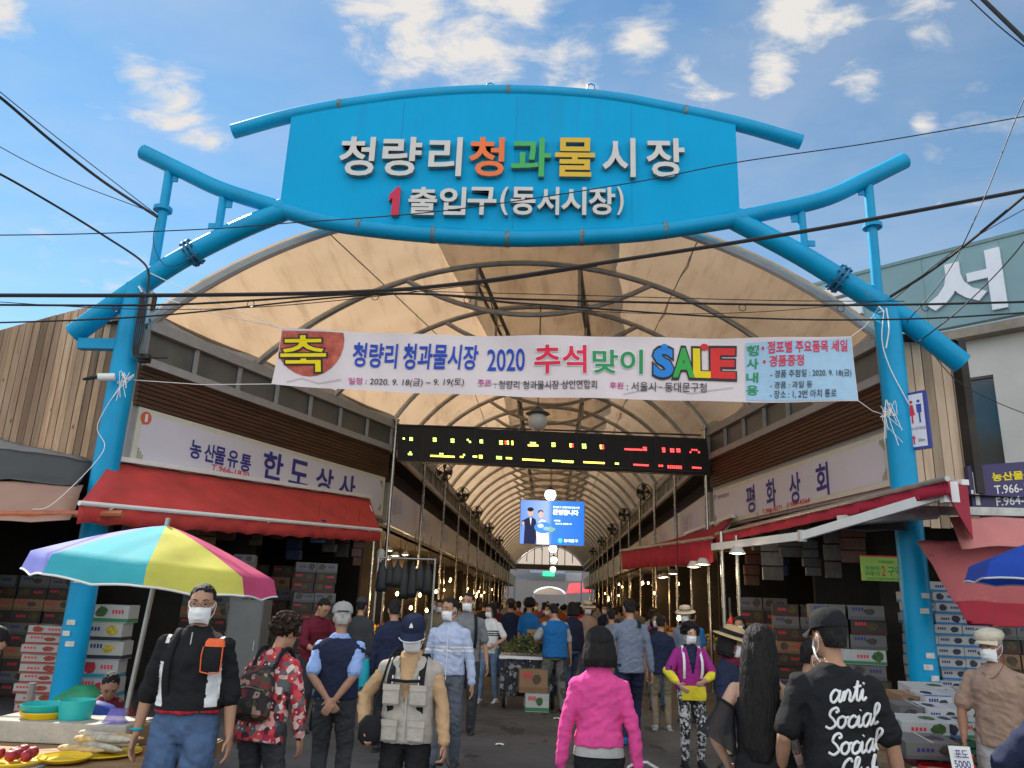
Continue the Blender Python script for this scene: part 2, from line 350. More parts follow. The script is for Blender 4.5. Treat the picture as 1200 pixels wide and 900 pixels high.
for s in (-1, 1):     # eave gutters and thin membrane seam purlins
    m = MB()
    for Y0, Y1 in ((11, 17.6), (17.6, 88)):
        m.bar((arc_c(Y0)+s*(arc_h(Y0)+.06), Y0, EAVE-.02), (arc_c(Y1)+s*(arc_h(Y1)+.06), Y1, EAVE-.02), .16, .2)
    m.build('eave_gutter', M_GREYP, roof)
for tt in (.25, .75):
    m = MB(); m.tube([arch(Y, tt, .02) for Y in RIBS], .011, 6); m.build('purlin', M_STEEL, roof)
# gable glazing at the far end
gab = empty('gable_screen', (1.0, 88.2, 5.2), 'pale glazed screen with thin mullions closing the far arch of the arcade', 'screen')
M_FROST = mat('frosted_glass', (.85, .8, .76), .6, var=.03)
t = M_FROST.node_tree; tl = N(t, 'ShaderNodeBsdfTranslucent'); tl.inputs[0].default_value = (.62, .57, .53, 1); t.links.new(tl.outputs[0], t.nodes['Material Output'].inputs[0])
m = MB(); poly = [(-3.7, .45)]+[((arch(88, k/14).x-arc_c(88)), arch(88, k/14).z-5.3) for k in range(15)]+[(3.7, .45)]
m.prism(poly, (1.0, 88.2, 5.3), (1, 0, 0), (0, 0, 1), (0, .03, 0)); m.build('glazing', M_FROST, gab)
m = MB()
for k in range(-4, 5): m.box((1+k*.85, 88.1, 6.6), (.09, .08, 2.4-.13*k*k))
m.box((1, 88.1, 5.45), (7.6, .2, .55)); m.build('mullion_frame', M_DGREY, gab)
# ------------------------------------------------------------ arcade side walls
M_SLAT = mat('dark_stained_slats', (.075, .035, .02), .55, var=.45, scale=3, stretch=(1, .35, 9), bump=.2)
M_PANE = mat('grey_clerestory_panel', (.125, .125, .115), .35, var=.25, scale=1.2)
M_FRAMEG = mat('grey_fascia', (.33, .33, .325), .5, var=.1)
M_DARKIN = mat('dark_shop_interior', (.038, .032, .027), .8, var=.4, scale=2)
M_BLKIN = mat('darkened_shop_wall', (.020, .017, .015), .9, var=.5, scale=1.5)  # near-black base, shade put into the colour so lit partitions stay dark
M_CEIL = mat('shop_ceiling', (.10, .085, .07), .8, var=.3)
WL = (V((-6.16, 11, 0)), V((-3.60, 17.6, 0))); WR = (V((4.96, 11, 0)), V((3.84, 17.6, 0)))
def wall_frame(W): d = (W[1]-W[0]); ln = d.length; return d/ln, ln
def front_wall(W, side, lab):
    rd = 7 if side > 0 else 1.25
    u, ln = wall_frame(W); n = V((u.y, -u.x, 0))*side        # n points into the street
    t = empty('market_building', W[0], lab, 'building')
    P = lambda s, z, o=0.: W[0]+u*s+n*o+V((0, 0, z))
    m = MB()
    for z, h, o in ((5.60, .17, .05), (5.02, .13, .05)): m.bar(P(0, z, o), P(ln, z, o), .10, h)
    nb = 7
    for k in range(nb+1): m.bar(P(ln*k/nb, 5.08, .03), P(ln*k/nb, 5.52, .03), .06, .06)
    m.build('clerestory_frame', M_FRAMEG, t)
    m = MB(); m.bar(P(0, 5.3, -.03), P(ln, 5.3, -.03), .04, .5); m.build('clerestory_panel', M_PANE, t)
    m = MB(); nsl = 9
    for k in range(nsl): m.bar(P(0, 4.93-.07*k, .01), P(ln, 4.93-.07*k, .01), .04, .056)
    m.bar(P(0, 4.65, -.03), P(ln, 4.65, -.03), .03, .62); m.build('slat_cladding', M_SLAT, t)
    m = MB(); m.bar(P(0, 3.9, -.13), P(ln, 3.9, -.13), .2, .98); m.build('sign_beam', M_FRAMEG, t)
    # interior: ceiling, back wall, partitions
    m = MB(); dp = 3.6
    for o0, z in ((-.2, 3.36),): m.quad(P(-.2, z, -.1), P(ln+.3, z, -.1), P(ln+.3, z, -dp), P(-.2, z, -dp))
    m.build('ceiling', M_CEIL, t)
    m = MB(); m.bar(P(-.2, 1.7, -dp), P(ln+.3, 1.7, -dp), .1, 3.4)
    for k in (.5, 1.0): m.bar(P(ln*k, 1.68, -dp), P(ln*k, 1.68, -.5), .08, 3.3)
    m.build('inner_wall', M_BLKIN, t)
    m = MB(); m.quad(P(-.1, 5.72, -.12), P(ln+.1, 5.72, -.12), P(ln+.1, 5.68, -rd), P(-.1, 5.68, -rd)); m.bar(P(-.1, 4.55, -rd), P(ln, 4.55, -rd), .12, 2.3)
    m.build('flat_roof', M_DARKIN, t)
    return t, P, u, n, ln
SL, PLf, uL, nL, lnL = front_wall(WL, 1, 'left splayed shop front with grey clerestory band and brown slat cladding')
SR, PRf, uR, nR, lnR = front_wall(WR, -1, 'right splayed shop front with grey clerestory band and brown slat cladding')
def side_wall(s, lab):
    a = V((arc_c(17.6)+s*3.74, 17.7, 0)); b = V((arc_c(88)+s*3.74, 88, 0)); d = (b-a); ln = d.length; u = d/ln; n = V((-s, 0, 0))
    t = empty('arcade_wall', a, lab, 'arcade wall'); P = lambda q, z, o=0.: a+u*q+n*o+V((0, 0, z))
    m = MB(); m.bar(P(0, 5.36, -.05), P(ln, 5.36, -.05), .06, .52); m.build('railing_panel', M_PANE, t)
    m = MB(); m.bar(P(0, 5.60, .02), P(ln, 5.60, .02), .1, .12); m.bar(P(0, 5.06, .02), P(ln, 5.06, .02), .1, .12)
    for k in range(64): m.bar(P(k*1.1, 5.1, .0), P(k*1.1, 5.56, .0), .05, .05)
    m.build('railing_frame', M_FRAMEG, t)
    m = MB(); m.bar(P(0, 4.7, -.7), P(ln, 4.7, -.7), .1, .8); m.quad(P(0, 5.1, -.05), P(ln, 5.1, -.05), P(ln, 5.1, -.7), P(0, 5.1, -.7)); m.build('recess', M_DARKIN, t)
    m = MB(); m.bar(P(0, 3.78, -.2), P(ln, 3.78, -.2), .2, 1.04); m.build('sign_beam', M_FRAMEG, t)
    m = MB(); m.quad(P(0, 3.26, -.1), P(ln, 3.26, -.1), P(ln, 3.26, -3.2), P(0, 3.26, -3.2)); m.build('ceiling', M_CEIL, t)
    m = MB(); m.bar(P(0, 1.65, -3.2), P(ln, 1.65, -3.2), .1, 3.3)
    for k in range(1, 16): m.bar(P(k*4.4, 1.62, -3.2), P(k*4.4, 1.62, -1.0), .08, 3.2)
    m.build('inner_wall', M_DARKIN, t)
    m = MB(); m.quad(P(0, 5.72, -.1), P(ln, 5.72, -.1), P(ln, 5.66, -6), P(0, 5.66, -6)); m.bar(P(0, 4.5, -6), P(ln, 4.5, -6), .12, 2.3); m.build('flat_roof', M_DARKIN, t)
    return t, P, ln
DL, PDL, lnD = side_wall(-1, 'left side of the arcade with grey railing band above its sign fascia')
DR, PDR, _ = side_wall(1, 'right side of the arcade with grey railing band above its sign fascia')
# ------------------------------------------------------------ timber clad walls either side of the gate
def timber(name, lab, x0, x1, y, zb0, zb1, zt0, zt1, pw, colr):
    t = empty(name, (x0, y, min(zb0, zb1)), lab, 'wall')
    m = MB(); n = round((x1-x0)/pw)
    for k in range(n):
        f0, f1 = k/n, (k+1)/n; xa = x0+(x1-x0)*f0+.006; xb = x0+(x1-x0)*f1-.006; dy = random.uniform(0, .012)
        zl = lambda f: zb0+(zb1-zb0)*f
        zh = lambda f: zt0+(zt1-zt0)*f
        j = random.uniform(-.03, .03)
        m.prism([(xa, zl(f0)+j), (xb, zl(f1)+j), (xb, zh(f1)), (xa, zh(f0))], (0, y+dy, 0), (1, 0, 0), (0, 0, 1), (0, .03, 0))
    m.build('plank_cladding', colr, t)
    m = MB(); m.prism([(x0, zb0+.05), (x1, zb1+.05), (x1, zt1-.03), (x0, zt0-.03)], (0, y+.06, 0), (1, 0, 0), (0, 0, 1), (0, .12, 0)); m.build('backing_wall', M_DARKIN, t)
    return t
def wood_mat(name, c0, c1, c2, sc):
    m = mat(name, c0, .75, var=0); t = m.node_tree; b = t.nodes['Principled BSDF']
    tc = N(t, 'ShaderNodeTexCoord'); ge = N(t, 'ShaderNodeNewGeometry')
    ofs = N(t, 'ShaderNodeVectorMath', operation='SCALE', i_3=7.0); cbx = N(t, 'ShaderNodeCombineXYZ')
    for i in range(3): t.links.new(ge.outputs['Random Per Island'], cbx.inputs[i])
    t.links.new(cbx.outputs[0], ofs.inputs[0]); ad = N(t, 'ShaderNodeVectorMath', operation='ADD'); t.links.new(tc.outputs['Object'], ad.inputs[0]); t.links.new(ofs.outputs[0], ad.inputs[1])
    mp = N(t, 'ShaderNodeMapping'); mp.inputs['Scale'].default_value = (sc, sc, sc*.09); t.links.new(ad.outputs[0], mp.inputs[0])
    n = N(t, 'ShaderNodeTexNoise', i_Scale=1.6, i_Detail=7.0, i_Roughness=.65, i_Distortion=.6); t.links.new(mp.outputs[0], n.inputs['Vector'])
    rp = ramp(t, [(.25, c1), (.5, c0), (.75, c2)]); t.links.new(n.outputs[0], rp.inputs[0])
    hv = N(t, 'ShaderNodeHueSaturation'); t.links.new(rp.outputs[0], hv.inputs['Color'])
    mr = N(t, 'ShaderNodeMapRange', i_3=.50, i_4=1.45); t.links.new(ge.outputs['Random Per Island'], mr.inputs[0]); t.links.new(mr.outputs[0], hv.inputs['Value'])
    kn = N(t, 'ShaderNodeTexVoronoi', i_Scale=2.6); mp2 = N(t, 'ShaderNodeMapping'); mp2.inputs['Scale'].default_value = (2.2, .2, .75); t.links.new(ad.outputs[0], mp2.inputs[0]); t.links.new(mp2.outputs[0], kn.inputs['Vector'])
    kr = ramp(t, [(0, (.16, .1, .06)), (.045, (.2, .12, .07)), (.10, (1, 1, 1))]); t.links.new(kn.outputs['Distance'], kr.inputs[0])
    mm = N(t, 'ShaderNodeMix', data_type='RGBA', blend_type='MULTIPLY', i_0=1.); t.links.new(hv.outputs[0], mm.inputs[6]); t.links.new(kr.outputs[0], mm.inputs[7])
    t.links.new(mm.outputs[2], b.inputs['Base Color']); return m
M_WOODL = wood_mat('weathered_planks', (.35, .225, .14), (.20, .12, .075), (.47, .34, .225), 5)
M_WOODR = wood_mat('pale_planks', (.52, .385, .265), (.36, .25, .16), (.62, .49, .35), 4)
timber('timber_wall', 'weathered brown timber clad wall left of the gate', -9.9, -6.34, 11.28, 3.95, 3.3, 5.2, 6.32, .115, M_WOODL)
timber('timber_wall', 'pale knotty timber clad wall right of the gate', 5.12, 6.24, 11.28, 2.9, 2.9, 6.28, 5.42, .14, M_WOODR)
# dark shop bays below those walls
for nm, lab, x0, x1, sx in (('market_bay', 'dark open market bay below the weathered timber wall', -10.5, -6.4, -1), ('market_bay', 'dark open market bay below the pale timber wall', 5.15, 9.5, 1)):
    t = empty(nm, ((x0+x1)/2, 13, 0), lab, 'market bay')
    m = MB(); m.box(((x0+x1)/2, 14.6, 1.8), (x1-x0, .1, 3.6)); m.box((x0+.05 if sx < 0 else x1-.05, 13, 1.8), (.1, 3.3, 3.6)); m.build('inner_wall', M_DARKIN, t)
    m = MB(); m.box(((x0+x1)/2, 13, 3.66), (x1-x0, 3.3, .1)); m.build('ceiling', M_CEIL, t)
m = MB(); m.box((-10.2, 11.6, 2.75), (3.2, .25, 5.5)); tag(m.build('concrete_wall', mat('grey_render', (.30, .29, .28), .85, var=.2, scale=1.5), off=(-10.2, 11.6, 0)), 'grey rendered wall end beyond the weathered timber wall at the picture edge', 'wall')
# ------------------------------------------------------------ pale building on the right with teal parapet
DB = V((-.742, .670, 0)); B0 = V((10.64, 16., 0)); nB = V((-.670, -.742, 0))
bld = empty('building', B0, 'cream building with a teal parapet carrying big white letters behind the right timber wall', 'building')
PB = lambda s, z, o=0.: B0+DB*s+nB*o+V((0, 0, z))
M_CREAM = mat('cream_render', (.56, .545, .50), .85, var=.12, scale=.7, bump=.15)
def stain(name, c, c2): return mat(name, c, .6, var=.0, scale=.8)
M_TEAL = mat('teal_parapet_cladding', (.20, .325, .355), .55, var=.10, scale=.5)
m = MB(); wz0, wz1 = 5.05, 6.78
ZT = 7.85
def bwall(s0, s1, z0, z1): m.quad(PB(s0, z0), PB(s1, z0), PB(s1, z1), PB(s0, z1))
OPEN = [(-1.3, .28, 6.35, 6.85), (1.0, 2.5, 4.9, 6.9)]
px0 = -7
for s0, s1, z0, z1 in ((-7, -1.3, 0, ZT), (-1.3, .28, 0, 6.35), (-1.3, .28, 6.85, ZT), (.28, 1.0, 0, ZT), (1.0, 2.5, 0, 4.9), (1.0, 2.5, 6.9, ZT), (2.5, 4.4, 0, ZT)): bwall(s0, s1, z0, z1)
for s0, s1, z0, z1 in OPEN:
    for a, b in (((s0, z0), (s1, z0)), ((s1, z0), (s1, z1)), ((s1, z1), (s0, z1)), ((s0, z1), (s0, z0))):
        m.quad(PB(*a), PB(*b), PB(*b, -.18), PB(*a, -.18))
m.quad(PB(-7, 0), PB(-7, ZT), PB(-7, ZT, -8), PB(-7, 0, -8)); m.quad(PB(4.4, 0), PB(4.4, ZT), PB(4.4, ZT, -8), PB(4.4, 0, -8))
m.build('wall', M_CREAM, bld)
M_WIN = mat('dark_window_glass', (.05, .055, .055), .12, var=.2, scale=.9, spec=.6)
for i, (s0, s1, z0, z1) in enumerate(OPEN):
    m = MB(); m.quad(PB(s0, z0, -.16), PB(s1, z0, -.16), PB(s1, z1, -.16), PB(s0, z1, -.16)); pn = m.build('window', M_WIN, bld)
    m = MB(); c = (s0+s1)/2
    for a, b in (((s0, z0), (s1, z0)), ((s0, z1), (s1, z1)), ((s0, z0), (s0, z1)), ((s1, z0), (s1, z1)), ((c, z0), (c, z1))): m.bar(PB(*a, -.12), PB(*b, -.12), .05, .05) if a[0] != b[0] else m.tube([PB(*a, -.12), PB(*b, -.12)], .03, 6)
    if i == 0:
        for k in range(6): m.bar(PB(s0, z0+.07+k*.08, -.13), PB(s1, z0+.07+k*.08, -.11), .05, .012)
    m.build('frame', M_GREYP, pn)
m = MB(); a = PB(-7, ZT-.02, .12); b = PB(9, ZT-.02, .12)
m.bar(PB(-7, ZT+.02, .1), PB(4.6, ZT+.02, .1), .5, .22); m.build('ledge', mat('weathered_concrete', (.26, .225, .18), .9, var=.35, scale=2), bld)
m = MB(); m.bar(PB(-7, 9.05, .06), PB(5.6, 9.05, .06), .2, 1.85); m.build('parapet', M_TEAL, bld)
m = MB(); m.bar(PB(-7, 10.0, .06), PB(5.6, 10.0, .06), .26, .08)
for k in range(-4, 4): m.bar(PB(k*1.62+.5, 8.15, .165), PB(k*1.62+.5, 9.95, .165), .012, .012) if 0 else m.tube([PB(k*1.62+.5, 8.15, .163), PB(k*1.62+.5, 9.95, .163)], .008, 4)
m.build('parapet_seam', mat('teal_seam', (.16, .25, .26), .6, var=.1), bld)
M_SIGNW = mat('white_sign_letter', (.72, .74, .80), .5, var=.04)
m = MB(); uB = -DB
text(m, '서', PB(1.30, 9.02, .17), uB, (0, 0, 1), 1.62, 1.45, bold=.036, depth=.07); m.build('letter', M_SIGNW, bld)
m = MB(); text(m, '동', PB(4.35, 9.02, .17), uB, (0, 0, 1), 1.6, 1.42, bold=.05, depth=.12); m.build('letter', M_SIGNW, bld)
# ------------------------------------------------------------ far end buildings
t = empty('building', (2, 112, 0), 'pale building standing beyond the far end of the arcade', 'building')
m = MB(); m.box((2, 116, 6), (30, 8, 12)); m.build('wall', mat('far_cream', (.22, .20, .19), .85, var=.1), t)
m = MB(); m.box((1, 111.9, 5.4), (5, .2, 1.2)); m.build('fascia', mat('far_bluegrey', (.30, .36, .46), .6), t)
for k in range(-4, 5):
    m = MB(); m.box((2+k*3, 111.95, 8.2), (1.8, .1, 1.6)); m.build('window', M_WIN, t)
t = empty('sign_frame', (1.0, 90, 0), 'blue grey crossbeam with signs over the street past the far end', 'sign')
m = MB(); m.box((.9, 91, 4.55), (7.5, .2, .75)); m.box((-2.9, 91, 2.3), (.2, .2, 4.4)); m.box((4.7, 91, 2.3), (.2, .2, 4.4)); m.build('beam', mat('bluegrey_beam', (.35, .40, .48), .5), t)
m = MB(); m.box((.95, 90.8, 4.85), (1.3, .1, .5)); m.build('green_panel', mat('green_exit_panel', (.02, .5, .12), .5, emit=(.05, .9, .3), es=.6), t)
m = MB(); m.box((3.8, 90.8, 4.6), (1.8, .1, .9)); m.build('white_panel', mat('pale_panel', (.7, .74, .8), .5), t)
t = empty('canopy', (1.2, 96, 2.6), 'bright white translucent canopy over the street beyond the far end', 'canopy')
m = MB(); m.sheet([[(1.2+2.1*sin((j/12-.5)*2.4), y, 2.35+1.15*cos((j/12-.5)*2.4)) for j in range(13)] for y in (94, 100, 108)]); m.build('membrane', M_CAP, t, smooth='all')
m = MB(); m.prism([(-1.9, 0), (1.9, 0), (1.3, .55), (0, .9), (-1.3, .55)], (1.2, 97, 2.6), (1, 0, 0), (0, 0, 1), (0, .02, 0)); m.build('end_panel', M_FROST, t)
for sx in (-1.9, 1.9): m = MB(); m.tube([(1.2+sx, 94.5, 0), (1.2+sx, 94.5, 2.8)], .05, 8); m.build('post', M_STEEL, t)
t = empty('awning', (4.2, 92, 2.9), 'small bright red awning at the far end of the street', 'awning')
m = MB(); m.sheet([[(3.0, 91.3, 2.7), (6, 91.3, 3.0)], [(3.4, 93.5, 3.9), (6, 93.5, 4.2)]], .03); m.build('fabric', mat('far_red_fabric', (.6, .02, .04), .6, var=.05), t)
# ------------------------------------------------------------ the blue gate
GY = 10.62
gate = empty('market_gate', (-.62, GY, 0), 'bright blue tubular steel market gate with a curved name board and raised letters', 'gate')
def gt(name, pts, r, m=M_BLUE, n=14, sub=6):
    mb = MB(); mb.tube(arc_pts(pts, sub) if sub else pts, r, n); return mb.build(name, m, gate, smooth=True)
for x, zt in ((-6.2, 6.1), (4.92, 5.95)):
    p = gt('post', [(x, GY, 0), (x, GY, zt)], .178, sub=0, n=20)
    mb = MB(); mb.tube([(x, GY, .012), (x, GY, .06)], .30, 16)
    for k in range(4): mb.box((x+.22*cos(k*pi/2), GY+.22*sin(k*pi/2), .13), (.1, .1, .16))
    mb.build('base_plate', M_DGREY, p)
    for z, dx in ((1.22, .02), (1.08, -.05), (1.95, .06), (1.76, .0), (.95, .08)):
        mb = MB(); a = -pi/2+dx*3; mb.prism([(-.05, -.03), (.06, -.03), (.06, .035), (-.05, .035)], (x+.181*cos(a), GY+.181*sin(a)-.002, z), (-sin(a), cos(a), 0), (0, 0, 1), (cos(a)*.004, sin(a)*.004, 0))
        mb.build('paper_sticker', mat('torn_paper', (.6, .6, .56), .8, var=.2, scale=20), p)
gt('boom', [(-7.06, GY, 5.30), (-6.2, GY, 6.08), (-5.57, GY, 6.58), (-4.8, GY, 7.05), (-4.10, GY, 7.40)], .155)
gt('boom', [(5.90, GY, 5.16), (5.2, GY, 5.78), (4.47, GY, 6.30), (3.7, GY, 6.83), (2.80, GY, 7.36)], .155)
gt('wing_tube', [(-6.50, GY-.02, 8.39), (-5.8, GY-.02, 8.05), (-5.13, GY-.02, 7.74), (-4.2, GY-.02, 7.44)], .125)
gt('wing_tube', [(5.42, GY-.02, 8.40), (4.75, GY-.02, 8.03), (4.08, GY-.02, 7.70), (2.95, GY-.02, 7.40)], .125)
gt('sagging_tube', [(-4.22, GY-.02, 7.43), (-3.4, GY-.02, 7.20), (-2.51, GY-.02, 7.08), (-1.6, GY-.02, 7.01), (-.62, GY-.02, 6.98), (.4, GY-.02, 7.02), (1.38, GY-.02, 7.10), (2.2, GY-.02, 7.24), (2.92, GY-.02, 7.38)], .13)
M_WELD = mat('worn_weld', (.10, .20, .24), .6, var=.5, scale=14)
TOP = [(-5.10, 8.78), (-4.3, 9.05), (-3.39, 9.27), (-2, 9.49), (-.68, 9.56), (.8, 9.47), (2.07, 9.22), (3.0, 8.99), (3.88, 8.70)]
gt('arched_tube', [(x, GY-.02, z) for x, z in TOP], .115)
for (xt, zt), (xb, zb), r in (((-6.03, 8.12), (-6.01, 6.30), .072), ((-5.10, 7.68), (-5.10, 6.98), .062), ((4.84, 8.05), (4.82, 6.15), .072), ((3.80, 7.58), (3.81, 6.85), .062)):
    st = gt('strut', [(xt, GY, zt), (xb, GY, zb)], r, sub=0)
    mb = MB(); sg = 1 if xt < 0 else -1
    mb.box((xt+sg*.10, GY, zt-.17), (.11, .03, .14)); mb.build('gusset_plate', M_BLUE, st); mb = MB(); mb.box((xb-sg*.10 if r < .07 else xb+sg*.02, GY, zb+.14), (.13, .03, .09)); mb.build('gusset_plate', M_BLUE, st)
    if r > .07:
        mb = MB(); z = zb+(zt-zb)*.60; mb.tube([(xt, GY, z-.03), (xt, GY, z+.03)], .14, 14); mb.build('flange', M_BLUE, st)
for x, z, dx, dz in ((-5.45, 6.66, .66, .75), (4.28, 6.43, -.68, .73)):
    mb = MB(); d = V((.8*(1 if x < 0 else -1), 0, .58)).normalized(); c = V((x, GY, z))
    mb.tube([c-d*.05, c-d*.02], .22, 16); mb.tube([c+d*.02, c+d*.05], .22, 16)
    u, w_ = frame(d)
    for k in range(8): a = k*pi/4; q = c+(u*cos(a)+w_*sin(a))*.19; mb.tube([q-d*.09, q+d*.09], .018, 6)
    mb.build('bolted_flange', mat('old_blue_steel', (.03, .17, .30), .5, .3, var=.3), gate, smooth=True)
mb = MB(); mb.box((-6.62, GY, 5.15), (.62, .14, .16)); mb.build('bracket_arm', M_BLUE, gate)
for x in (-1.0, .62):
    mb = MB(); mb.tube([V((x-.06, GY, 9.65)), V((x-.05, GY, 9.72)), V((x, GY, 9.75)), V((x+.05, GY, 9.72)), V((x+.06, GY, 9.65))], .014, 6); mb.build('lifting_lug', M_BLUE, gate)
def zl(x):
    pts = [(-4.22, 7.43), (-3.4, 7.20), (-2.51, 7.08), (-1.6, 7.01), (-.62, 6.98), (.4, 7.02), (1.38, 7.10), (2.2, 7.24), (2.92, 7.38)]
    for (a, b), (c, d) in zip(pts, pts[1:]):
        if a <= x <= c: return b+(d-b)*(x-a)/(c-a)
    return 7.4
def zu(x):
    for (a, b), (c, d) in zip(TOP, TOP[1:]):
        if a <= x <= c: return b+(d-b)*(x-a)/(c-a)
for x, z in ((-4.16, 7.42), (2.88, 7.37)):
    mb = MB(); mb.ell((x, GY, z), .165, nu=18, nv=12); mb.build('tube_joint', M_BLUE, gate, smooth='all')
for nm_, xs_ in (('sagging_tube', (-2.9, -1.75, -.62, .5, 1.75)), ('arched_tube', (-3.4, -.7, 2.1))):
    for x in xs_:
        z = (zl(x) if nm_ == 'sagging_tube' else zu(x)); mb = MB(); mb.tube([(x-.035, GY-.02, z), (x+.035, GY-.02, z)], .134 if nm_ == 'sagging_tube' else .119, 16); mb.build('weld_collar', M_WELD, gate, smooth=True)
# board
mb = MB(); xs = [-4.15+(2.86+4.15)*k/24 for k in range(25)]
mb.prism([(x, zl(x)) for x in xs]+[(x, zu(x)) for x in xs[::-1]], (0, GY-.10, 0), (1, 0, 0), (0, 0, 1), (0, .17, 0)); brd = mb.build('name_board', M_PANEL, gate)
for x in (-2.35, -.55, 1.25):
    mb = MB(); mb.box((x, GY-.1015, (zl(x)+zu(x))/2), (.006, .004, zu(x)-zl(x)-.25)); mb.build('board_seam', mat('seam_dark_blue', (.0, .18, .4), .6, var=0), brd)
# letters: pale face, darker return
LET = {k: mat('letter_'+k, c, .45, .15, var=.06, scale=3) for k, c in dict(white=(.56, .545, .52), orange=(.75, .16, .035), green=(.05, .36, .09), yellow=(.62, .40, .03), red=(.50, .015, .06)).items()}
M_RET = mat('letter_return_metal', (.34, .31, .28), .4, .5, var=.15)
def letter(ch, px0, px1, py0, py1, col, bold):
    a = at(px0, py0, GY-.19); b = at(px1, py1, GY-.19); c = (a+b)/2; wd, ht = b.x-a.x, a.z-b.z
    if ch == '1':
        M = MB(); M.prism([(-.25, -.5), (.30, -.5), (.30, .5), (0, .5), (-.5, .22), (-.5, 0), (-.25, .12)], (c.x, GY-.105-.085, c.z), (wd, 0, 0), (0, 0, ht), (0, .085, 0))
    else:
      M = MB(); text(M, ch, (c.x, GY-.105, c.z), (1, 0, 0), (0, 0, 1), wd, ht, bold=bold, depth=.085)
    k = len(M.f)
    for i, f in enumerate(M.f):
        p = [M.v[j] for j in f]; nrm = (p[1]-p[0]).cross(p[2]-p[0])
        ymin = min(q.y for q in p); M.mi[i] = 0 if max(q.y for q in p) < GY-.185 else 1
    M.build('letter', [LET[col], M_RET], brd)
for ch, x0, x1, c in (('청', 400, 437, 'white'), ('량', 450, 492, 'white'), ('리', 504, 540, 'white'), ('청', 551, 590, 'orange'), ('과', 600, 645, 'green'), ('물', 651, 697, 'yellow'), ('시', 706, 745, 'white'), ('장', 757, 803, 'white')):
    letter(ch, x0, x1, 160+.5*(x0-400)/100, 206+.5*(x0-400)/100, c, .020)
for ch, x0, x1, c in (('1', 457, 470, 'red'), ('출', 480, 511, 'white'), ('입', 516, 545, 'white'), ('구', 549, 581, 'white'), ('(', 587, 595, 'white'), ('동', 599, 627, 'white'), ('서', 630, 655, 'white'), ('시', 658, 687, 'white'), ('장', 690, 721, 'white'), (')', 723, 731, 'white')):
    letter(ch, x0, x1, 219, 252, c, .024)
# ------------------------------------------------------------ fascia signs
M_SIGNF = mat('sign_face_acrylic', (.62, .62, .70), .35, var=.05, scale=1.0)
M_SIGNB = mat('sign_border_cream', (.60, .60, .50), .6, var=.05)
def fascia(P, u, n, s0, s1, z0, z1, lab, group=None, border=True, o=.02, name='shop_sign'):
    t = empty(name, P(s0, z0, o), lab, 'shop sign', group)
    m = MB(); m.bar(P(s0, (z0+z1)/2, o-.05), P(s1, (z0+z1)/2, o-.05), .1, z1-z0); pn = m.build('panel', M_SIGNF if not border else M_SIGNB, t)
    if border:
        e = .085; O = P((s0+s1)/2, (z0+z1)/2, o); q = MB()
        a, b = P(s0+e, z0+e, o+.003), P(s1-e, z1-e, o+.003); q.quad(P(s0+e, z0+e, o+.003), P(s1-e, z0+e, o+.003), P(s1-e, z1-e, o+.003), P(s0+e, z1-e, o+.003)); q.build('face', M_SIGNF, t)
        # corner fret ornaments
        q = MB()
        for sa, sg in ((s0, 1), (s1, -1)):
            for za, zg in ((z0, 1), (z1, -1)):
                for k in range(3): q.bar(P(sa+sg*(.10+.035*k), za+zg*.10, o+.006), P(sa+sg*(.10+.035*k), za+zg*(.24-.05*k), o+.006), .004, .012) if 0 else q.prism([(0, 0), (.03, 0), (.03, .16-.045*k), (0, .16-.045*k)], P(sa+sg*(.095+.04*k), za+zg*.095, o+.0035), u*sg, (0, 0, zg), n*.003)
        q.build('corner_ornament', mat('olive_trim', (.32, .34, .22), .6, var=0), t)
    return t
def wtext(t, body, P, u, s, z, w, h, m, bold=.012, o=.026, name='lettering', shear=0):
    q = MB(); text(q, body, P(s, z, o), u, (0, 0, 1), w, h, bold=bold, shear=shear); return q.build(name, m, t)
M_SIGNINK = mat('sign_indigo', (.035, .035, .22), .5, var=0)
LS = fascia(PLf, uL, nL, .08, lnL-.1, 3.46, 4.33, 'white shop sign with an orange numbered disc above the left red awning')
def spos(P, W, n, px, py): 
    q = on_plane(px, py, W[0]+n*.02, n); return (q-W[0]).dot((W[1]-W[0]).normalized()), q.z
for ch, a, b in (('농', (223, 520), (235, 534)), ('산', (240, 524), (251, 538)), ('물', (252, 527), (263, 541)), ('유', (267, 531), (278, 545)), ('통', (282, 535), (293, 550)), ('한', (309, 532), (330, 560)), ('도', (340, 541), (360, 568)), ('상', (371, 549), (389, 577)), ('사', (398, 557), (415, 583))):
    s0, z0 = spos(PLf, WL, nL, *a); s1, z1 = spos(PLf, WL, nL, *b)
    zc = on_plane((a[0]+b[0])/2, (a[1]+b[1])/2, WL[0]+nL*.02, nL).z
    h = .30 if a[0] < 300 else .50
    wtext(LS, ch, PLf, uL, (s0+s1)/2, zc, max(.2, (s1-s0)), h, M_SIGNINK, .025)
wtext(LS, 'T.966-1870', PLf, uL, spos(PLf, WL, nL, 270, 553)[0], 3.68, .9, .10, M_REDINK, .01)
s, z = spos(PLf, WL, nL, 171, 490); q = MB()
q.prism([(.10*cos(k*pi/10), .10*sin(k*pi/10)) for k in range(20)], PLf(s, z, .024), uL, (0, 0, 1), nL*.004); dsc = q.build('number_disc', mat('vermilion_disc', (.6, .12, .06), .5, var=0), LS)
q = MB(); text(q, '1', PLf(s, z, .029), uL, (0, 0, 1), .05, .12, bold=.02); q.build('numeral', M_WHITE, dsc)
RS = fascia(PRf, -uR, nR, .05, lnR-.12, 3.46, 4.24, 'white shop sign with four large indigo characters above the right crimson awning', border=True)
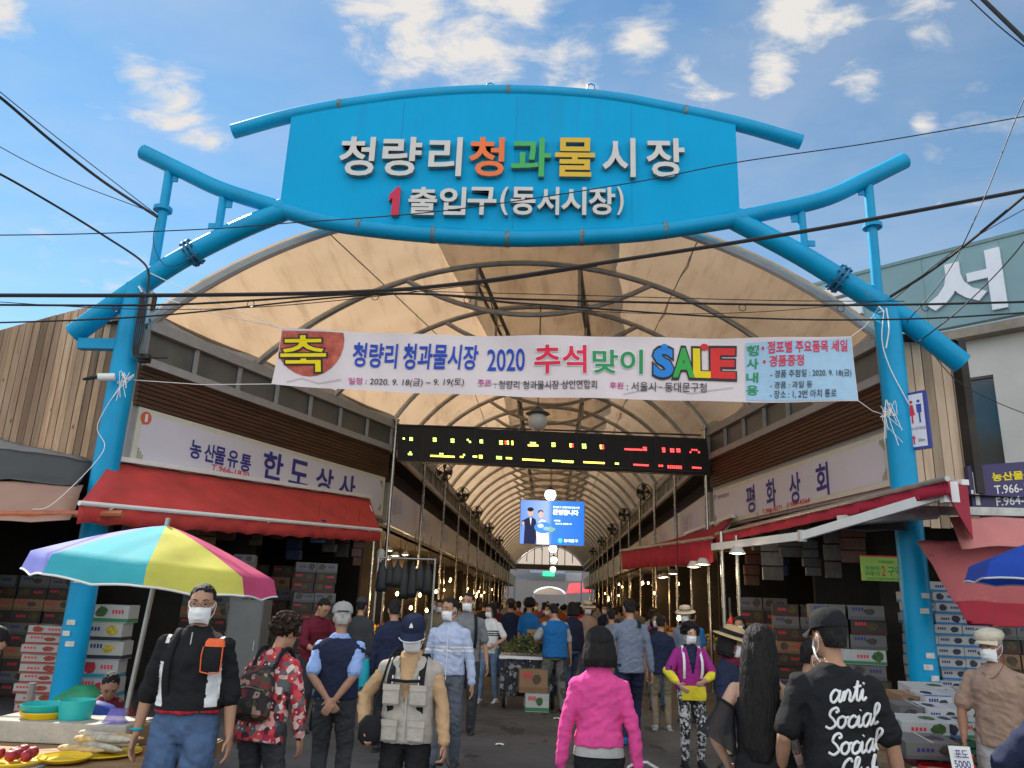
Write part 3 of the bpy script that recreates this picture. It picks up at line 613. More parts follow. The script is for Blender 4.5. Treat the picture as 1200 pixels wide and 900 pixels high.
for ch, px, py in (('평', 880, 585), ('화', 904, 578), ('상', 932, 572), ('회', 964, 562)):
    s, z = spos(PRf, WR, nR, px, py); wtext(RS, ch, PRf, -uR, s, z, .40, .54, M_SIGNINK, .022)
for tx, px, py, w_ in (('T.966-8271', 905, 597, .8), ('F.964-4564', 936, 589, .8)):
    s, z = spos(PRf, WR, nR, px, py); wtext(RS, tx, PRf, -uR, s, z, w_, .09, M_REDINK, .008)
s, z = spos(PRf, WR, nR, 848, 581); wtext(RS, '청량리청과물시장', PRf, -uR, s, z, .62, .09, M_NAVYINK, .004)
# deep fascia signs, faded lettering
M_FADE = mat('faded_violet_ink', (.34, .33, .50), .6, var=0)
M_SIGND = mat('sign_face_dusty', (.42, .40, .36), .4, var=.12, scale=1.5)
NAMES = ['상회', '농산', '유통', '청과', '상회', '물산', '상사', '농산', '유통', '상회', '청과', '상사', '농산', '상회', '유통']
for side, P, sg in (('left', PDL, 1), ('right', PDR, -1)):
    for k in range(15):
        s0 = .15+k*4.6; ud = V((0, sg, 0))
        t = empty('shop_sign', P(s0, 3.28, .02), f'dusty white shop sign on the {side} arcade fascia, {ORD[k]} one beyond the LED board', 'shop sign', 'dusty shop signs along the arcade')
        m = MB(); m.bar(P(s0, 3.8, -.02), P(s0+4.5, 3.8, -.02), .1, .94); m.build('panel', M_SIGND, t)
        if k < 4:
            m = MB(); text(m, NAMES[k], P(s0+(1.2 if side == 'left' else 2.8), 3.84, .034), ud, (0, 0, 1), 1.3, .46, bold=.0); m.build('lettering', M_FADE, t)
# ------------------------------------------------------------ red awnings
def awning(name, lab, back, front, col, val=.26, arms=3, scallop=True, stripe=True, sag=.03, cheek=True):
    b0, b1 = V(back[0]), V(back[1]); f0, f1 = V(front[0]), V(front[1])
    t = empty(name, (b0+b1)/2, lab, 'awning'); m = MB(); rows = []
    for i in range(7):
        f = i/6; rows.append([(b0+(f0-b0)*f)+((b1+(f1-b1)*f)-(b0+(f0-b0)*f))*(k/24)-V((0, 0, sag*sin(pi*f))) + V((0, 0, .008*sin(k*2.1+i))) for k in range(25)])
    m.sheet(rows, .012); m.build('fabric', col, t, smooth='all')
    m = MB(); rows = [[], [], []]; n = 96
    for k in range(n+1):
        p = f0+(f1-f0)*(k/n); dz = val-(.03*abs(sin(k*pi/6)) if scallop else 0)
        for i in range(3): rows[i].append(p-V((0, 0, .035+dz*i/2))+V((.012*sin(k*.7+i), .01*cos(k*.9), 0)))
    m.sheet(rows, .008, up=(0, 1, 0)); m.build('valance', col, t, smooth='all')
    m = MB(); m.tube([f0+V((0, 0, .0)), f1+V((0, 0, .0))], .032, 8); fb = m.build('front_bar', M_WHITE if stripe else M_STEEL, t)
    m = MB(); m.bar(b0+V((0, 0, .05)), b1+V((0, 0, .05)), .10, .07); m.build('cassette', M_WHITE, t)
    for k in range(arms):
        f = (k+.15)/(arms-.7) if arms > 1 else .5; p = b0+(b1-b0)*f-V((0, 0, .1)); q = f0+(f1-f0)*f-V((0, 0, .03)); el = (p+q)/2+(b1-b0).normalized()*.35-V((0, 0, .05))
        m = MB(); m.tube([p, el, q], .03, 6); m.build('folding_arm', M_WHITE, t)
    return t
M_RED = mat('red_awning_fabric', (.46, .045, .04), .8, var=.22, scale=2, bump=.1)
M_CRIM = mat('crimson_awning_fabric', (.40, .015, .045), .75, var=.12, scale=2, bump=.1)
awning('shop_awning', 'bright red awning with white piping under the left shop sign', ((-6.2, 10.75, 3.43), (-3.80, 16.9, 3.75)), ((-5.62, 9.2, 2.66), (-3.22, 15.6, 2.98)), M_RED, val=.22)
RA = awning('shop_awning', 'dark crimson awning with white folding arms under the right shop sign', ((5.35, 9.9, 3.30), (4.25, 15.9, 3.42)), ((4.25, 8.2, 3.10), (3.30, 14.9, 3.05)), M_CRIM, val=.13, arms=0, scallop=False, stripe=False)
for pa, pb, pc in (((835, 641, 13.4), (940, 628, 10.6), (1112, 577, 8.4)),):
    m = MB(); a, b, c = at(*pa), at(*pb), at(*pc); m.bar(a, b, .05, .11); m.bar(b, c, .05, .11); m.build('folding_arm', M_WHITE, RA)
    m = MB(); m.box(b, (.09, .09, .15)); m.build('elbow_joint', M_GREYP, RA)
    m = MB(); m.box(c, (.16, .1, .22)); m.build('end_cap', M_WHITE, RA)
m = MB(); m.sheet([[(4.25, 8.2, 3.09), (5.36, 9.88, 3.29)], [(4.35, 8.35, 2.86), (5.25, 9.7, 2.62)]], .01, up=(1, -.6, 0)); m.build('side_flap', M_CRIM, RA)
awning('shop_awning', 'red awning with plain valance beyond the right steel pole', ((3.78, 20.6, 3.5), (3.95, 16.2, 3.5)), ((2.0, 19.6, 3.0), (3.22, 14.8, 2.98)), M_CRIM, val=.42, arms=3, scallop=False, stripe=False)
# tarpaulins at both picture edges
def tarp(name, lab, corners, m_, nu=14, nv=10, amp=.03, sag=.06, cat='tarpaulin', thick=.01):
    a, b, c, d = [V(p) for p in corners]; rows = []
    for i in range(nv+1):
        r_ = []
        for k in range(nu+1):
            f, e = i/nv, k/nu; p = (a+(b-a)*e)*(1-f)+(d+(c-d)*e)*f
            nn = mnoise.noise(p*1.7)*amp+mnoise.noise(p*5)*amp*.35; r_.append(p+V((0, -nn, nn-sag*sin(pi*f)*sin(pi*e))))
        rows.append(r_)
    m = MB(); m.sheet(rows, thick); o = m.build(name, m_, None, smooth='all', off=(a+c)/2); tag(o, lab, cat); return o
M_TARPG = mat('grey_tarp', (.06, .062, .06), .7, var=.15, scale=3)
M_TARPL = mat('light_grey_tarp', (.19, .185, .175), .7, var=.12, scale=3)
M_TARPB = mat('faded_beige_tarp', (.34, .20, .145), .7, var=.10, scale=2)
M_TARPP = mat('faded_pink_tarp', (.55, .20, .185), .7, var=.10, scale=2)
M_TARPR = mat('brick_red_tarp', (.42, .10, .105), .7, var=.10, scale=2)
tarp('tarpaulin', 'pale grey tarp strip along the foot of the left timber wall', ((-9.6, 11.18, 4.05), (-6.9, 11.18, 3.55), (-6.55, 10.85, 3.42), (-9.6, 10.85, 3.78)), M_TARPL)
tarp('tarpaulin', 'dark grey tarp sagging above the beige one left of the gate', ((-9.6, 10.84, 3.76), (-6.50, 10.84, 3.42), (-6.32, 10.2, 3.02), (-9.6, 10.2, 3.12)), M_TARPG, amp=.05)
tarp('tarpaulin', 'faded beige tarp canopy sloping down over the left market bay', ((-9.6, 10.25, 3.12), (-6.25, 10.25, 3.02), (-5.75, 9.3, 2.46), (-9.3, 9.3, 2.42)), M_TARPB, amp=.04)
m = MB(); m.tube([(-9.3, 9.3, 2.41), (-5.25, 9.55, 2.58)], .045, 8); tag(m.build('tarp_pole', mat('rusty_orange_pipe', (.42, .13, .06), .6, var=.3), off=(-7.2, 9.4, 2.5)), 'rusty orange pipe along the front edge of the beige tarp', 'pole')
tarp('tarpaulin', 'brick red tarp hanging beside the right blue post', ((4.72, 10.0, 2.62), (6.6, 10.0, 2.60), (6.5, 9.85, 1.87), (5.02, 9.85, 1.86)), M_TARPR, amp=.05, sag=.0)
tarp('tarpaulin', 'dark red hem of tarp hanging lowest at the right edge', ((5.02, 9.83, 1.88), (6.5, 9.83, 1.90), (6.45, 9.82, 1.65), (5.12, 9.82, 1.62)), mat('deep_red_tarp', (.36, .02, .04), .7, var=.1), amp=.03, sag=0)
tarp('tarpaulin', 'faded pink tarp flap folded over the top of the brick red tarp', ((5.05, 9.8, 2.90), (6.6, 9.8, 2.92), (6.55, 9.7, 2.60), (5.10, 9.7, 2.50)), M_TARPP, amp=.04, sag=.0)
m = MB(); m.bar((4.4, 9.95, 2.98), (6.6, 9.95, 3.0), .12, .1); m.bar((3.9, 10.4, 2.86), (5.0, 9.98, 2.96), .3, .12); tag(m.build('tarp_beam', mat('old_white_timber', (.5, .5, .46), .7, var=.25), off=(5.3, 9.95, 3)), 'old white beam carrying the tarps right of the gate', 'beam')
tarp('tarpaulin', 'grey plastic sheet rolled under the beam beside the right blue post', ((3.95, 10.6, 2.86), (4.75, 10.3, 2.86), (4.7, 10.2, 2.74), (4.0, 10.4, 2.76)), M_TARPG, amp=.05)
# ------------------------------------------------------------ festival banner
BY = 10.35
c00, c10, c11, c01 = at(318, 450, BY), at(1006, 470, BY), at(999, 393, BY), at(330, 384, BY)
def bwarp(e, f):      # e along, f up
    p = (c00+(c10-c00)*e)*(1-f)+(c01+(c11-c01)*e)*f
    return p+V((0, .05*sin(e*9)+.022*sin(e*31+f*3)+.015*sin(e*17+f*2), -.085*sin(pi*e)))
ban = empty('festival_banner', bwarp(.5, .5), 'long white festival banner reading 추석맞이 SALE strung between the blue posts', 'banner')
m = MB(); m.sheet([[bwarp(k/120, f/6) for k in range(121)] for f in range(7)])
mb_ = mat('banner_cloth', (.70, .62, .63), .8, var=.08, scale=1.3); m.build('cloth', mb_, ban, smooth='all')
def bpx(px, py):      # photo position -> (e, f) on the banner
    r = at(px, py, BY); e = (r.x-c00.x)/(c10.x-c00.x)
    for _ in range(4):
        lo, hi = bwarp(e, 0), bwarp(e, 1); f = (r.z-lo.z)/(hi.z-lo.z); e += (r.x-bwarp(e, f).x)/(c10.x-c00.x)
    return e, f
def bput(mb, vs, fs, lift): 
    out = []
    for e, f in vs: p = bwarp(e, f); out.append(p-V((0, lift, 0)))
    mb.add(out, fs)
def bpoly(px_pts, m_, name, lift=.006):
    """filled polygon in photo pixels laid on the cloth"""
    mb = MB(); bm = bmesh.new(); vv = [bm.verts.new((x, y, 0)) for x, y in px_pts]; bm.faces.new(vv)
    bmesh.ops.triangulate(bm, faces=bm.faces[:]); bmesh.ops.subdivide_edges(bm, edges=bm.edges[:], cuts=7, use_grid_fill=True)
    bm.verts.index_update(); bput(mb, [bpx(v.co.x, v.co.y) for v in bm.verts], [[v.index for v in f.verts] for f in bm.faces], lift); bm.free()
    return mb.build(name, m_, ban)
def btext(body, x0, x1, y0, y1, m_, bold=.01, lift=.016, shear=0, yskew=None, name='lettering', keep=True):
    vs, fs = glyphs(body, bold, 0.); a0 = min(p.x for p in vs); a1 = max(p.x for p in vs); b0 = min(p.y for p in vs); b1 = max(p.y for p in vs)
    sk = yskew if yskew is not None else 0.
    pts = []
    for p in vs:
        u_, v_ = (p.x-a0)/(a1-a0), (p.y-b0)/(b1-b0); pts.append(bpx(x0+(x1-x0)*u_+shear*(v_-.5)*(y1-y0), y1+(y0-y1)*v_+sk*u_))
    mb = MB(); bput(mb, pts, fs, lift); return mb.build(name, m_, ban)
M_BB = mat('banner_blue_ink', (.015, .06, .42), .7, var=0); M_MAG = mat('banner_magenta_ink', (.5, .03, .25), .7, var=0)
M_BRED = mat('banner_red_ink', (.72, .02, .07), .7, var=0); M_BYEL = mat('banner_yellow_ink', (.85, .66, .0), .7, var=0)
M_BDISC = mat('banner_red_sun', (.52, .05, .04), .7, var=.45, scale=5, var2=(.62, .16, .10)); M_BSKY = mat('banner_pale_blue', (.36, .56, .74), .7, var=.05)
M_BSAL = {k: mat('banner_'+k, c, .6, var=0) for k, c in dict(sblue=(.01, .22, .66), sgreen=(.03, .36, .06), syellow=(.80, .58, .0), sred=(.66, .02, .02)).items()}
disc = [(362+41*cos(k*2*pi/28), 397+43*sin(k*2*pi/28)) for k in range(28)]
disc = [(max(x, 329-(y-386)*.17+1.5), max(y, 387+.03*(x-330))) for x, y in disc]
bpoly(disc, M_BDISC, 'sun_disc')
bpoly([(874, 401), (998, 395), (1005, 469), (876, 468)], M_BSKY, 'notice_panel')
for k, pts in enumerate(([(335, 446), (352, 441), (372, 447), (398, 443), (399, 445), (372, 449), (352, 443), (335, 448)], [(560, 452), (600, 446), (640, 452), (690, 446), (690, 448), (640, 454), (600, 448), (560, 454)], [(730, 462), (770, 452), (810, 460), (860, 452), (860, 454), (810, 462), (770, 454), (730, 464)])):
    bpoly(pts, mat('banner_grey_wave', (.52, .47, .48), .7, var=0), 'wave_line')
btext('축', 326, 384, 391, 437, M_INK, .045, .012); btext('축', 328, 382, 393, 435, M_BYEL, .010, .019)
btext('청량리', 413, 465, 400, 429, M_BB, .02, shear=.1, yskew=2); btext('청과물시장', 472, 560, 402, 432, M_BB, .02, shear=.1, yskew=2); btext('2020', 571, 615, 409, 435, M_BB, .012)
btext('추석', 625, 688, 405, 440, M_WHITE, .05, .012); btext('추석', 626, 687, 406, 439, M_BRED, .02, .018)
btext('맞이', 693, 754, 410, 440, M_WHITE, .05, .012); btext('맞이', 694, 753, 411, 439, M_GREENINK, .02, .018)
for ch, x0, x1, c, yo in (('S', 764, 790, 'sblue', 1), ('A', 787, 815, 'sgreen', 1), ('L', 811, 836, 'syellow', 1), ('E', 832, 864, 'sred', 0)):
    btext(ch, x0-1, x1+1, 404+yo, 446, M_INK, .085, .013); btext(ch, x0+1, x1-1, 407+yo, 443, M_BSAL[c], .045, .019)
bpoly([(826+5*cos(k*pi/6), 406+4*sin(k*pi/6)) for k in range(12)], M_BSAL['sred'], 'heart_dot', .022)
bpoly([(778+4*cos(k*pi/6), 407+3*sin(k*pi/6)) for k in range(12)], M_BSAL['sblue'], 'dot', .022)
btext('일정', 408, 424, 442, 450, M_MAG, .012); btext(': 2020. 9. 18(금) ~ 9. 19(토)', 428, 544, 442, 452, M_INK, .004, yskew=2, shear=.15)
btext('주관', 560, 576, 445, 453, M_MAG, .012); btext(': 청량리 청과물시장 상인연합회', 580, 699, 446, 456, M_INK, .006, yskew=1.5)
btext('후원', 714, 730, 449, 457, M_MAG, .012); btext(': 서울시 · 동대문구청', 734, 828, 448, 459, M_INK, .006, yskew=1)
for ch, y0 in (('행', 404), ('사', 419), ('내', 435), ('용', 450)): btext(ch, 876, 890, y0, y0+12, M_GREENINK, .025)
btext('• 점포별 주요품목 세일', 893, 994, 400, 414, M_BRED, .016, yskew=-3); btext('• 경품증정', 895, 942, 416, 429, M_BRED, .016, yskew=-1)
btext('- 경품 추첨일 : 2020. 9. 18(금)', 904, 998, 433, 443, M_INK, .006, yskew=-1); btext('- 경품 : 과일 등', 904, 952, 446, 454, M_INK, .006); btext('- 장소 : 1, 2번 아치 통로', 904, 980, 456, 466, M_INK, .006)
for (px, py), tgt in (((330, 384), (-6.05, GY, 5.98)), ((318, 450), (-6.05, GY, 4.62)), ((999, 393), (4.76, GY, 5.9)), ((1006, 470), (4.76, GY, 4.38))):
    e, f = bpx(px, py); a = bwarp(round(e), round(f)); b = V(tgt); mid = (a+b)/2-V((0, 0, .04))
    m = MB(); m.tube([a, mid, b], .006, 5)
    m.tube([b+V((.19*cos(k*pi/6), .19*sin(k*pi/6)-.0, .01*k-.06)) for k in range(13)] if 0 else [b, b+V((.03, -.2, -.05)), b+V((-.03, -.2, .03)), b], .012, 5)
    m.build('tie_rope', M_ROPE, ban)
m = MB()
for k in range(11):
    a = V((4.74, GY-.19, 4.36)); p = [a, a+V((random.uniform(-.16, .16), random.uniform(-.06, 0), random.uniform(-.12, .2))), a+V((random.uniform(-.16, .16), random.uniform(-.06, 0), random.uniform(-.5, .1)))]
    m.tube(arc_pts(p, 4), .0045, 4)
tag(m.build('rope_tangle', M_ROPE, off=(4.74, GY-.19, 4.36)), 'tangled white rope ends knotted on the right blue post', 'rope')
m = MB(); m.tube(arc_pts([(4.79, GY-.2, 5.85), (4.72, GY-.21, 5.4), (4.80, GY-.2, 5.0), (4.95, GY-.2, 4.62), (5.0, GY-.2, 4.5)], 6), .007, 5); m.tube(arc_pts([(4.83, GY-.2, 5.9), (4.83, GY-.22, 5.6), (4.77, GY-.2, 5.3)], 6), .01, 5)
tag(m.build('loose_rope', M_ROPE, off=(4.8, GY-.2, 5.2)), 'loose white rope dangling down the upper right blue post', 'rope')
m = MB()
for k in range(10):
    a = V((-6.03, GY-.18, 4.58)); p = [a, a+V((random.uniform(-.1, .16), -.03, random.uniform(-.15, .12))), a+V((random.uniform(-.16, .1), -.03, random.uniform(-.35, .1)))]
    m.tube(arc_pts(p, 4), .0045, 4)
m.tube(arc_pts([(-6.03, GY-.2, 4.6), (-6.3, GY-.22, 3.9), (-6.1, GY-.3, 3.5), (-6.2, GY-1, 2.7), (-6.5, GY-1.0, 2.6)], 6), .005, 4)
tag(m.build('rope_tangle', M_ROPE, off=(-6.03, GY-.18, 4.58)), 'tangled white rope and cord on the left blue post', 'rope')
# ------------------------------------------------------------ LED board
a, b = at(466, 498, 17.45), at(828, 514, 17.45); a2, b2 = at(466, 540, 17.45), at(826, 553, 17.45)
led = empty('led_board', (a+b2)/2, 'wide black LED message board with green and red text hung across the arcade', 'LED board')
uu = (b-a).normalized(); vv_ = (a-a2).normalized()
m = MB(); m.prism([(0, 0), ((b-a).length, 0), ((b-a).length, (a-a2).length), (0, (a-a2).length)], a2, uu, vv_, (0, .18, 0)); m.build('housing', mat('led_housing', (.012, .012, .013), .55, var=.2), led)
m = MB(); Lw, Hh = (b-a).length, (a-a2).length
for k in range(1, 12): m.box(a2+uu*(Lw*k/12)+vv_*(Hh/2)-V((0, .002, 0)), (.012, .006, Hh*.96))
for k in (0, 1): m.bar(a2+vv_*(Hh*k)-V((0, .01, 0)), b2+vv_*(Hh*k)-V((0, .01, 0)), .05, .03)
m.build('module_seam', mat('led_seam', (.03, .03, .032), .5, var=0), led)
E_G = mat('led_green', (.1, .3, .02), .5, var=0, emit=(.55, 1., .12), es=1.6); E_R = mat('led_red', (.3, .02, .02), .5, var=0, emit=(1., .04, .04), es=1.6); E_Y = mat('led_amber', (.3, .2, .02), .5, var=0, emit=(1., .75, .08), es=1.6)
segs = {'g': MB(), 'r': MB(), 'y': MB()}
def seg(c, x0, y0, x1, y1):
    """block of lit dots on a 6.2 mm pitch (photo zoom coordinates / 3)"""
    X0, X1 = (440+x0/3-466)/361*Lw, (440+x1/3-466)/361*Lw
    Y = lambda y, x: Hh*(1-((460+y/3)-(498+15*(440+x/3-466)/361))/42.)
    yt, yb = Y(y0, x0), Y(y1, x0); n = max(1, round((X1-X0)/.045)); q = max(1, round((yt-yb)/.045))
    for i in range(n):
        for j in range(q):
            o = a2+uu*(X0+(i+.5)*(X1-X0)/n)+vv_*(yb+(j+.5)*(yt-yb)/q)-V((0, .006, 0)); hw = .42*min((X1-X0)/n, (yt-yb)/q, .05)
            segs[c].quad(o-uu*hw-vv_*hw, o+uu*hw-vv_*hw, o+uu*hw+vv_*hw, o-uu*hw+vv_*hw)
for c, x0, y0, x1, y1 in (('g', 96, 157, 104, 167), ('g', 120, 157, 132, 170), ('g', 203, 158, 216, 173), ('g', 266, 161, 279, 177), ('g', 323, 162, 330, 170), ('g', 330, 168, 338, 178), ('g', 368, 164, 380, 178), ('g', 437, 167, 450, 183), ('r', 456, 168, 462, 182), ('g', 463, 168, 472, 182), ('y', 478, 168, 488, 184), ('g', 545, 172, 566, 180), ('y', 537, 180, 574, 188), ('g', 620, 174, 628, 190), ('y', 628, 174, 634, 190), ('y', 683, 177, 690, 191), ('r', 690, 177, 697, 191), ('g', 725, 178, 742, 195), ('y', 788, 181, 795, 197), ('r', 795, 181, 803, 197), ('r', 873, 192, 935, 201), ('r', 937, 188, 951, 202), ('r', 1003, 190, 1014, 207), ('r', 1030, 193, 1045, 207), ('r', 1052, 193, 1066, 207), ('r', 1097, 202, 1103, 210), ('r', 1103, 195, 1126, 201), ('r', 1126, 202, 1133, 210),
                      ('g', 118, 207, 128, 213), ('g', 114, 213, 130, 220), ('y', 193, 218, 279, 226), ('g', 225, 212, 240, 218), ('y', 297, 222, 310, 229), ('g', 308, 215, 316, 222), ('g', 342, 219, 358, 229), ('y', 364, 218, 377, 231), ('g', 424, 222, 445, 233), ('y', 458, 225, 480, 233), ('y', 515, 229, 592, 238), ('g', 620, 233, 694, 242), ('y', 650, 238, 692, 244), ('y', 727, 237, 801, 247), ('g', 836, 243, 850, 250), ('r', 899, 245, 952, 255), ('r', 985, 249, 1002, 257), ('r', 1015, 251, 1066, 262), ('r', 1100, 255, 1132, 263)):
    seg(c, x0, y0, x1, y1)
for c, mm in (('g', E_G), ('r', E_R), ('y', E_Y)): segs[c].build('led_text', mm, led)
# ------------------------------------------------------------ hanging advert screen
TY = 29.; ta, tb, tcn_ = at(610, 586, TY), at(684, 590, TY), at(609, 637, TY)
scr = empty('advert_screen', (ta+tb)/2, 'hanging blue advert screen showing a suited man and a woman with flowers', 'screen')
Wd, Hd = tb.x-ta.x, ta.z-tcn_.z; O = V((tcn_.x, TY, tcn_.z)); X, Z = V((1, 0, 0)), V((0, 0, 1))
m = MB(); m.prism([(-.03, -.03), (Wd+.03, -.03), (Wd+.03, Hd+.03), (-.03, Hd+.03)], O, X, Z, (0, .12, 0)); m.build('frame', M_GREYP, scr)
def glow(n, c, s=1.): return mat('screen_'+n, tuple(x*.3 for x in c), .4, var=0, emit=c, es=s)
ms = bpy.data.materials.new('screen_blue'); ms.use_nodes = True; t = ms.node_tree; bs = t.nodes['Principled BSDF']; bs.inputs['Base Color'].default_value = (.03, .1, .3, 1)
tcx = N(t, 'ShaderNodeTexCoord'); sx = N(t, 'ShaderNodeSeparateXYZ'); t.links.new(tcx.outputs['Generated'], sx.inputs[0])
rp = ramp(t, [(0, (.10, .20, .55)), (.42, (.24, .33, .62)), (.5, (.03, .16, .52)), (1, (.015, .12, .50))]); t.links.new(sx.outputs[0], rp.inputs[0]); t.links.new(rp.outputs[0], bs.inputs['Emission Color']); bs.inputs['Emission Strength'].default_value = .55
m = MB(); m.prism([(0, 0), (Wd, 0), (Wd, Hd), (0, Hd)], O-V((0, .004, 0)), X, Z, (0, .003, 0)); m.build('display', ms, scr)
def sh(name, pts, c, lift, s=.5):
    m = MB(); m.prism([(x*Wd, y*Hd) for x, y in pts], O-V((0, lift, 0)), X, Z, (0, .002, 0)); m.build(name, glow(name+'%d' % int(1000*c[0]+100*c[2]), c, s), scr)
el = lambda cx, cy, rx, ry, n=18: [(cx+rx*cos(2*pi*k/n), cy+ry*sin(2*pi*k/n)) for k in range(n)]
sh('suit_figure', [(.06, .0), (.25, .0), (.27, .35), (.24, .56), (.17, .62), (.12, .60), (.02, .52), (.02, .40), (.07, .42)], (.012, .016, .05), .008)
sh('shirt_front', [(.145, .60), (.175, .60), (.165, .42)], (.7, .72, .8), .010); sh('face', el(.155, .72, .045, .085), (.55, .33, .25), .010); sh('hair', el(.155, .79, .05, .05), (.012, .01, .012), .012); sh('hand', el(.045, .46, .02, .05), (.55, .33, .25), .011)
sh('white_dress', [(.27, .0), (.46, .0), (.44, .3), (.39, .55), (.33, .57), (.28, .5), (.25, .3)], (.75, .75, .85), .009); sh('face', el(.32, .68, .038, .075), (.60, .38, .30), .012); sh('hair', el(.315, .735, .042, .05), (.03, .015, .015), .011)
sh('bouquet', el(.36, .38, .14, .13), (.05, .22, .62), .014); sh('blossom', el(.32, .42, .05, .05), (.5, .6, .85), .016); sh('blossom', el(.41, .36, .05, .045), (.25, .42, .8), .016); sh('leaf_sprig', [(.46, .42), (.56, .36), (.50, .28), (.44, .30)], (.2, .38, .3), .015)
sh('emblem', el(.63, .10, .035, .055), (.05, .35, .85), .008, .9)
for body, cx, cy, ww, hh, bo in (('환영합니다', .71, .745, .40, .125, .03), ('동대문구 청량리청과물시장', .72, .86, .42, .05, .005), ('방문을', .58, .55, .10, .04, .004), ('진심으로 환영합니다', .68, .48, .26, .04, .004), ('동대문구', .80, .10, .22, .07, .01)):
    m = MB(); text(m, body, O+X*(cx*Wd)+Z*(cy*Hd)-V((0, .006, 0)), X, Z, ww*Wd, hh*Hd, bold=bo); m.build('lettering', glow('white', (.85, .88, 1.), .9), scr)
for k in (.2, .8):
    m = MB(); m.tube([O+X*(k*Wd)+Z*Hd, V((O.x+k*Wd, TY, APEX-.3))], .014, 6); m.build('hanger', M_STEEL, scr)
# ------------------------------------------------------------ small signs at the right
t = empty('toilet_sign', (5.1, 10.5, 3.9), 'white toilet sign with blue rim and man and woman symbols on the right post', 'toilet sign')
ua = V((.62, -.78, 0)).normalized(); oa = at(1062, 493, 10.55); 
def TS(x, z): return oa+ua*x+V((0, 0, z))
za = V((0, 0, 1)); na = ua.cross(za)
q0 = at(1061, 528, 10.55); wS, hS = .30, .80; o0 = V((oa.x-.0, oa.y, q0.z))
m = MB(); m.prism([(0, 0), (wS, 0), (wS, hS), (0, hS)], o0-na*.04, ua, za, na*.06); m.build('panel', mat('toilet_blue', (.03, .04, .26), .4, var=.05), t)
m = MB(); m.prism([(.035, .035), (wS-.035, .035), (wS-.035, hS-.035), (.035, hS-.035)], o0+na*.0205, ua, za, na*.003); m.build('face', mat('toilet_face', (.66, .68, .74), .4, var=.04), t)
for cx, c in ((.10, mat('pictogram_red', (.6, .03, .06), .5, var=0)), (.20, mat('pictogram_blue', (.03, .06, .35), .5, var=0))):
    m = MB(); O2 = o0+na*.0245
    m.prism([(cx+.022*cos(k*pi/8), .66+.022*sin(k*pi/8)) for k in range(16)], O2, ua, za, na*.002)
    bd = [(cx-.035, .62), (cx+.035, .62), (cx+.03, .50), (cx+.012, .50), (cx+.012, .36), (cx-.012, .36), (cx-.012, .50), (cx-.03, .50)] if cx > .15 else [(cx-.02, .62), (cx+.02, .62), (cx+.042, .47), (cx+.012, .47), (cx+.012, .36), (cx-.012, .36), (cx-.012, .47), (cx-.042, .47)]
    m.prism(bd, O2, ua, za, na*.002); m.build('pictogram', c, t)
m = MB(); text(m, '동서시장 화장실', o0+ua*.15+za*.285, ua, za, .22, .045, bold=.004, lift=.0255); m.build('lettering', M_NAVYINK, t)
m = MB(); text(m, '30m', o0+ua*.19+za*.12, ua, za, .09, .05, bold=.004, lift=.0255); m.build('lettering', M_NAVYINK, t)
m = MB(); m.prism([(.08, .07), (.10, .07), (.10, .15), (.12, .15), (.09, .20), (.06, .15), (.08, .15)], o0+na*.0245, ua, za, na*.002); m.build('arrow', mat('pictogram_red', (.6, .03, .06)), t)
for z in (.12, .70):
    m = MB(); m.box((5.02, 10.56, o0.z+z), (.2, .08, .09)); m.build('bracket', M_NAVYINK, t)
t = empty('shop_sign', (6.4, 11.0, 3.1), 'dark purple shop sign with phone numbers T.966 and F.964 at the right edge', 'shop sign')
pa, pb = at(1134, 546, 11.15), at(1240, 538, 11.15); pc = at(1134, 600, 11.15); uS = (pb-pa).normalized(); hS2 = pa.z-pc.z; wS2 = (pb-pa).length
m = MB(); m.prism([(0, 0), (wS2, 0), (wS2, hS2), (0, hS2)], pa-V((0, 0, hS2)), uS, (0, 0, 1), (0, .1, 0)); m.build('panel', mat('purple_sign_panel', (.045, .03, .115), .4, var=.06), t)
def S2(px, py): return on_plane(px, py, pa, (0, -1, 0))
for bd, x0, x1, y0, y1, mm, bo in (('농산물유통', 1161, 1225, 551, 563, M_BYEL, .03), ('T.966-1870', 1164, 1224, 566, 578, M_WHITE, .012), ('F.964-1871', 1166, 1226, 580, 592, M_WHITE, .012)):
    m = MB(); A, Bq = S2(x0, y0), S2(x1, y1); text(m, bd, (A+Bq)/2, uS, (0, 0, 1), Bq.x-A.x, A.z-Bq.z, bold=bo); m.build('lettering', mm, t)
m = MB()
for x0, x1, y0, y1 in ((1139, 1149, 553, 592), (1131, 1141, 574, 579)):
    A, Bq = S2(x0, y0), S2(x1, y1); m.prism([(A.x-pa.x, 0), (Bq.x-pa.x, 0), (Bq.x-pa.x, A.z-Bq.z), (A.x-pa.x, A.z-Bq.z)] if A.x > pa.x else [(0, 0), (Bq.x-pa.x, 0), (Bq.x-pa.x, A.z-Bq.z), (0, A.z-Bq.z)], V((pa.x, pa.y-.006, Bq.z)), (1, 0, 0), (0, 0, 1), (0, .004, 0))
m.build('logo', M_WHITE, t)
t = empty('zone_sign', (4.9, 11.6, 2.1), 'lime green zone sign reading 2구역 in the shadow beside the right blue post', 'zone sign')
pa, pb, pc = at(1009, 652, 11.4), at(1056, 653, 11.4), at(1010, 680, 11.4); wS2, hS2 = pb.x-pa.x, pa.z-pc.z; o2 = V((pa.x, 11.4, pc.z)); ex, ez = V((1, 0, 0)), V((0, 0, 1))
m = MB(); m.prism([(0, 0), (wS2, 0), (wS2, hS2), (0, hS2)], o2, ex, ez, (0, .05, 0)); m.build('panel', mat('lime_panel', (.33, .52, .10), .5, var=.05), t)
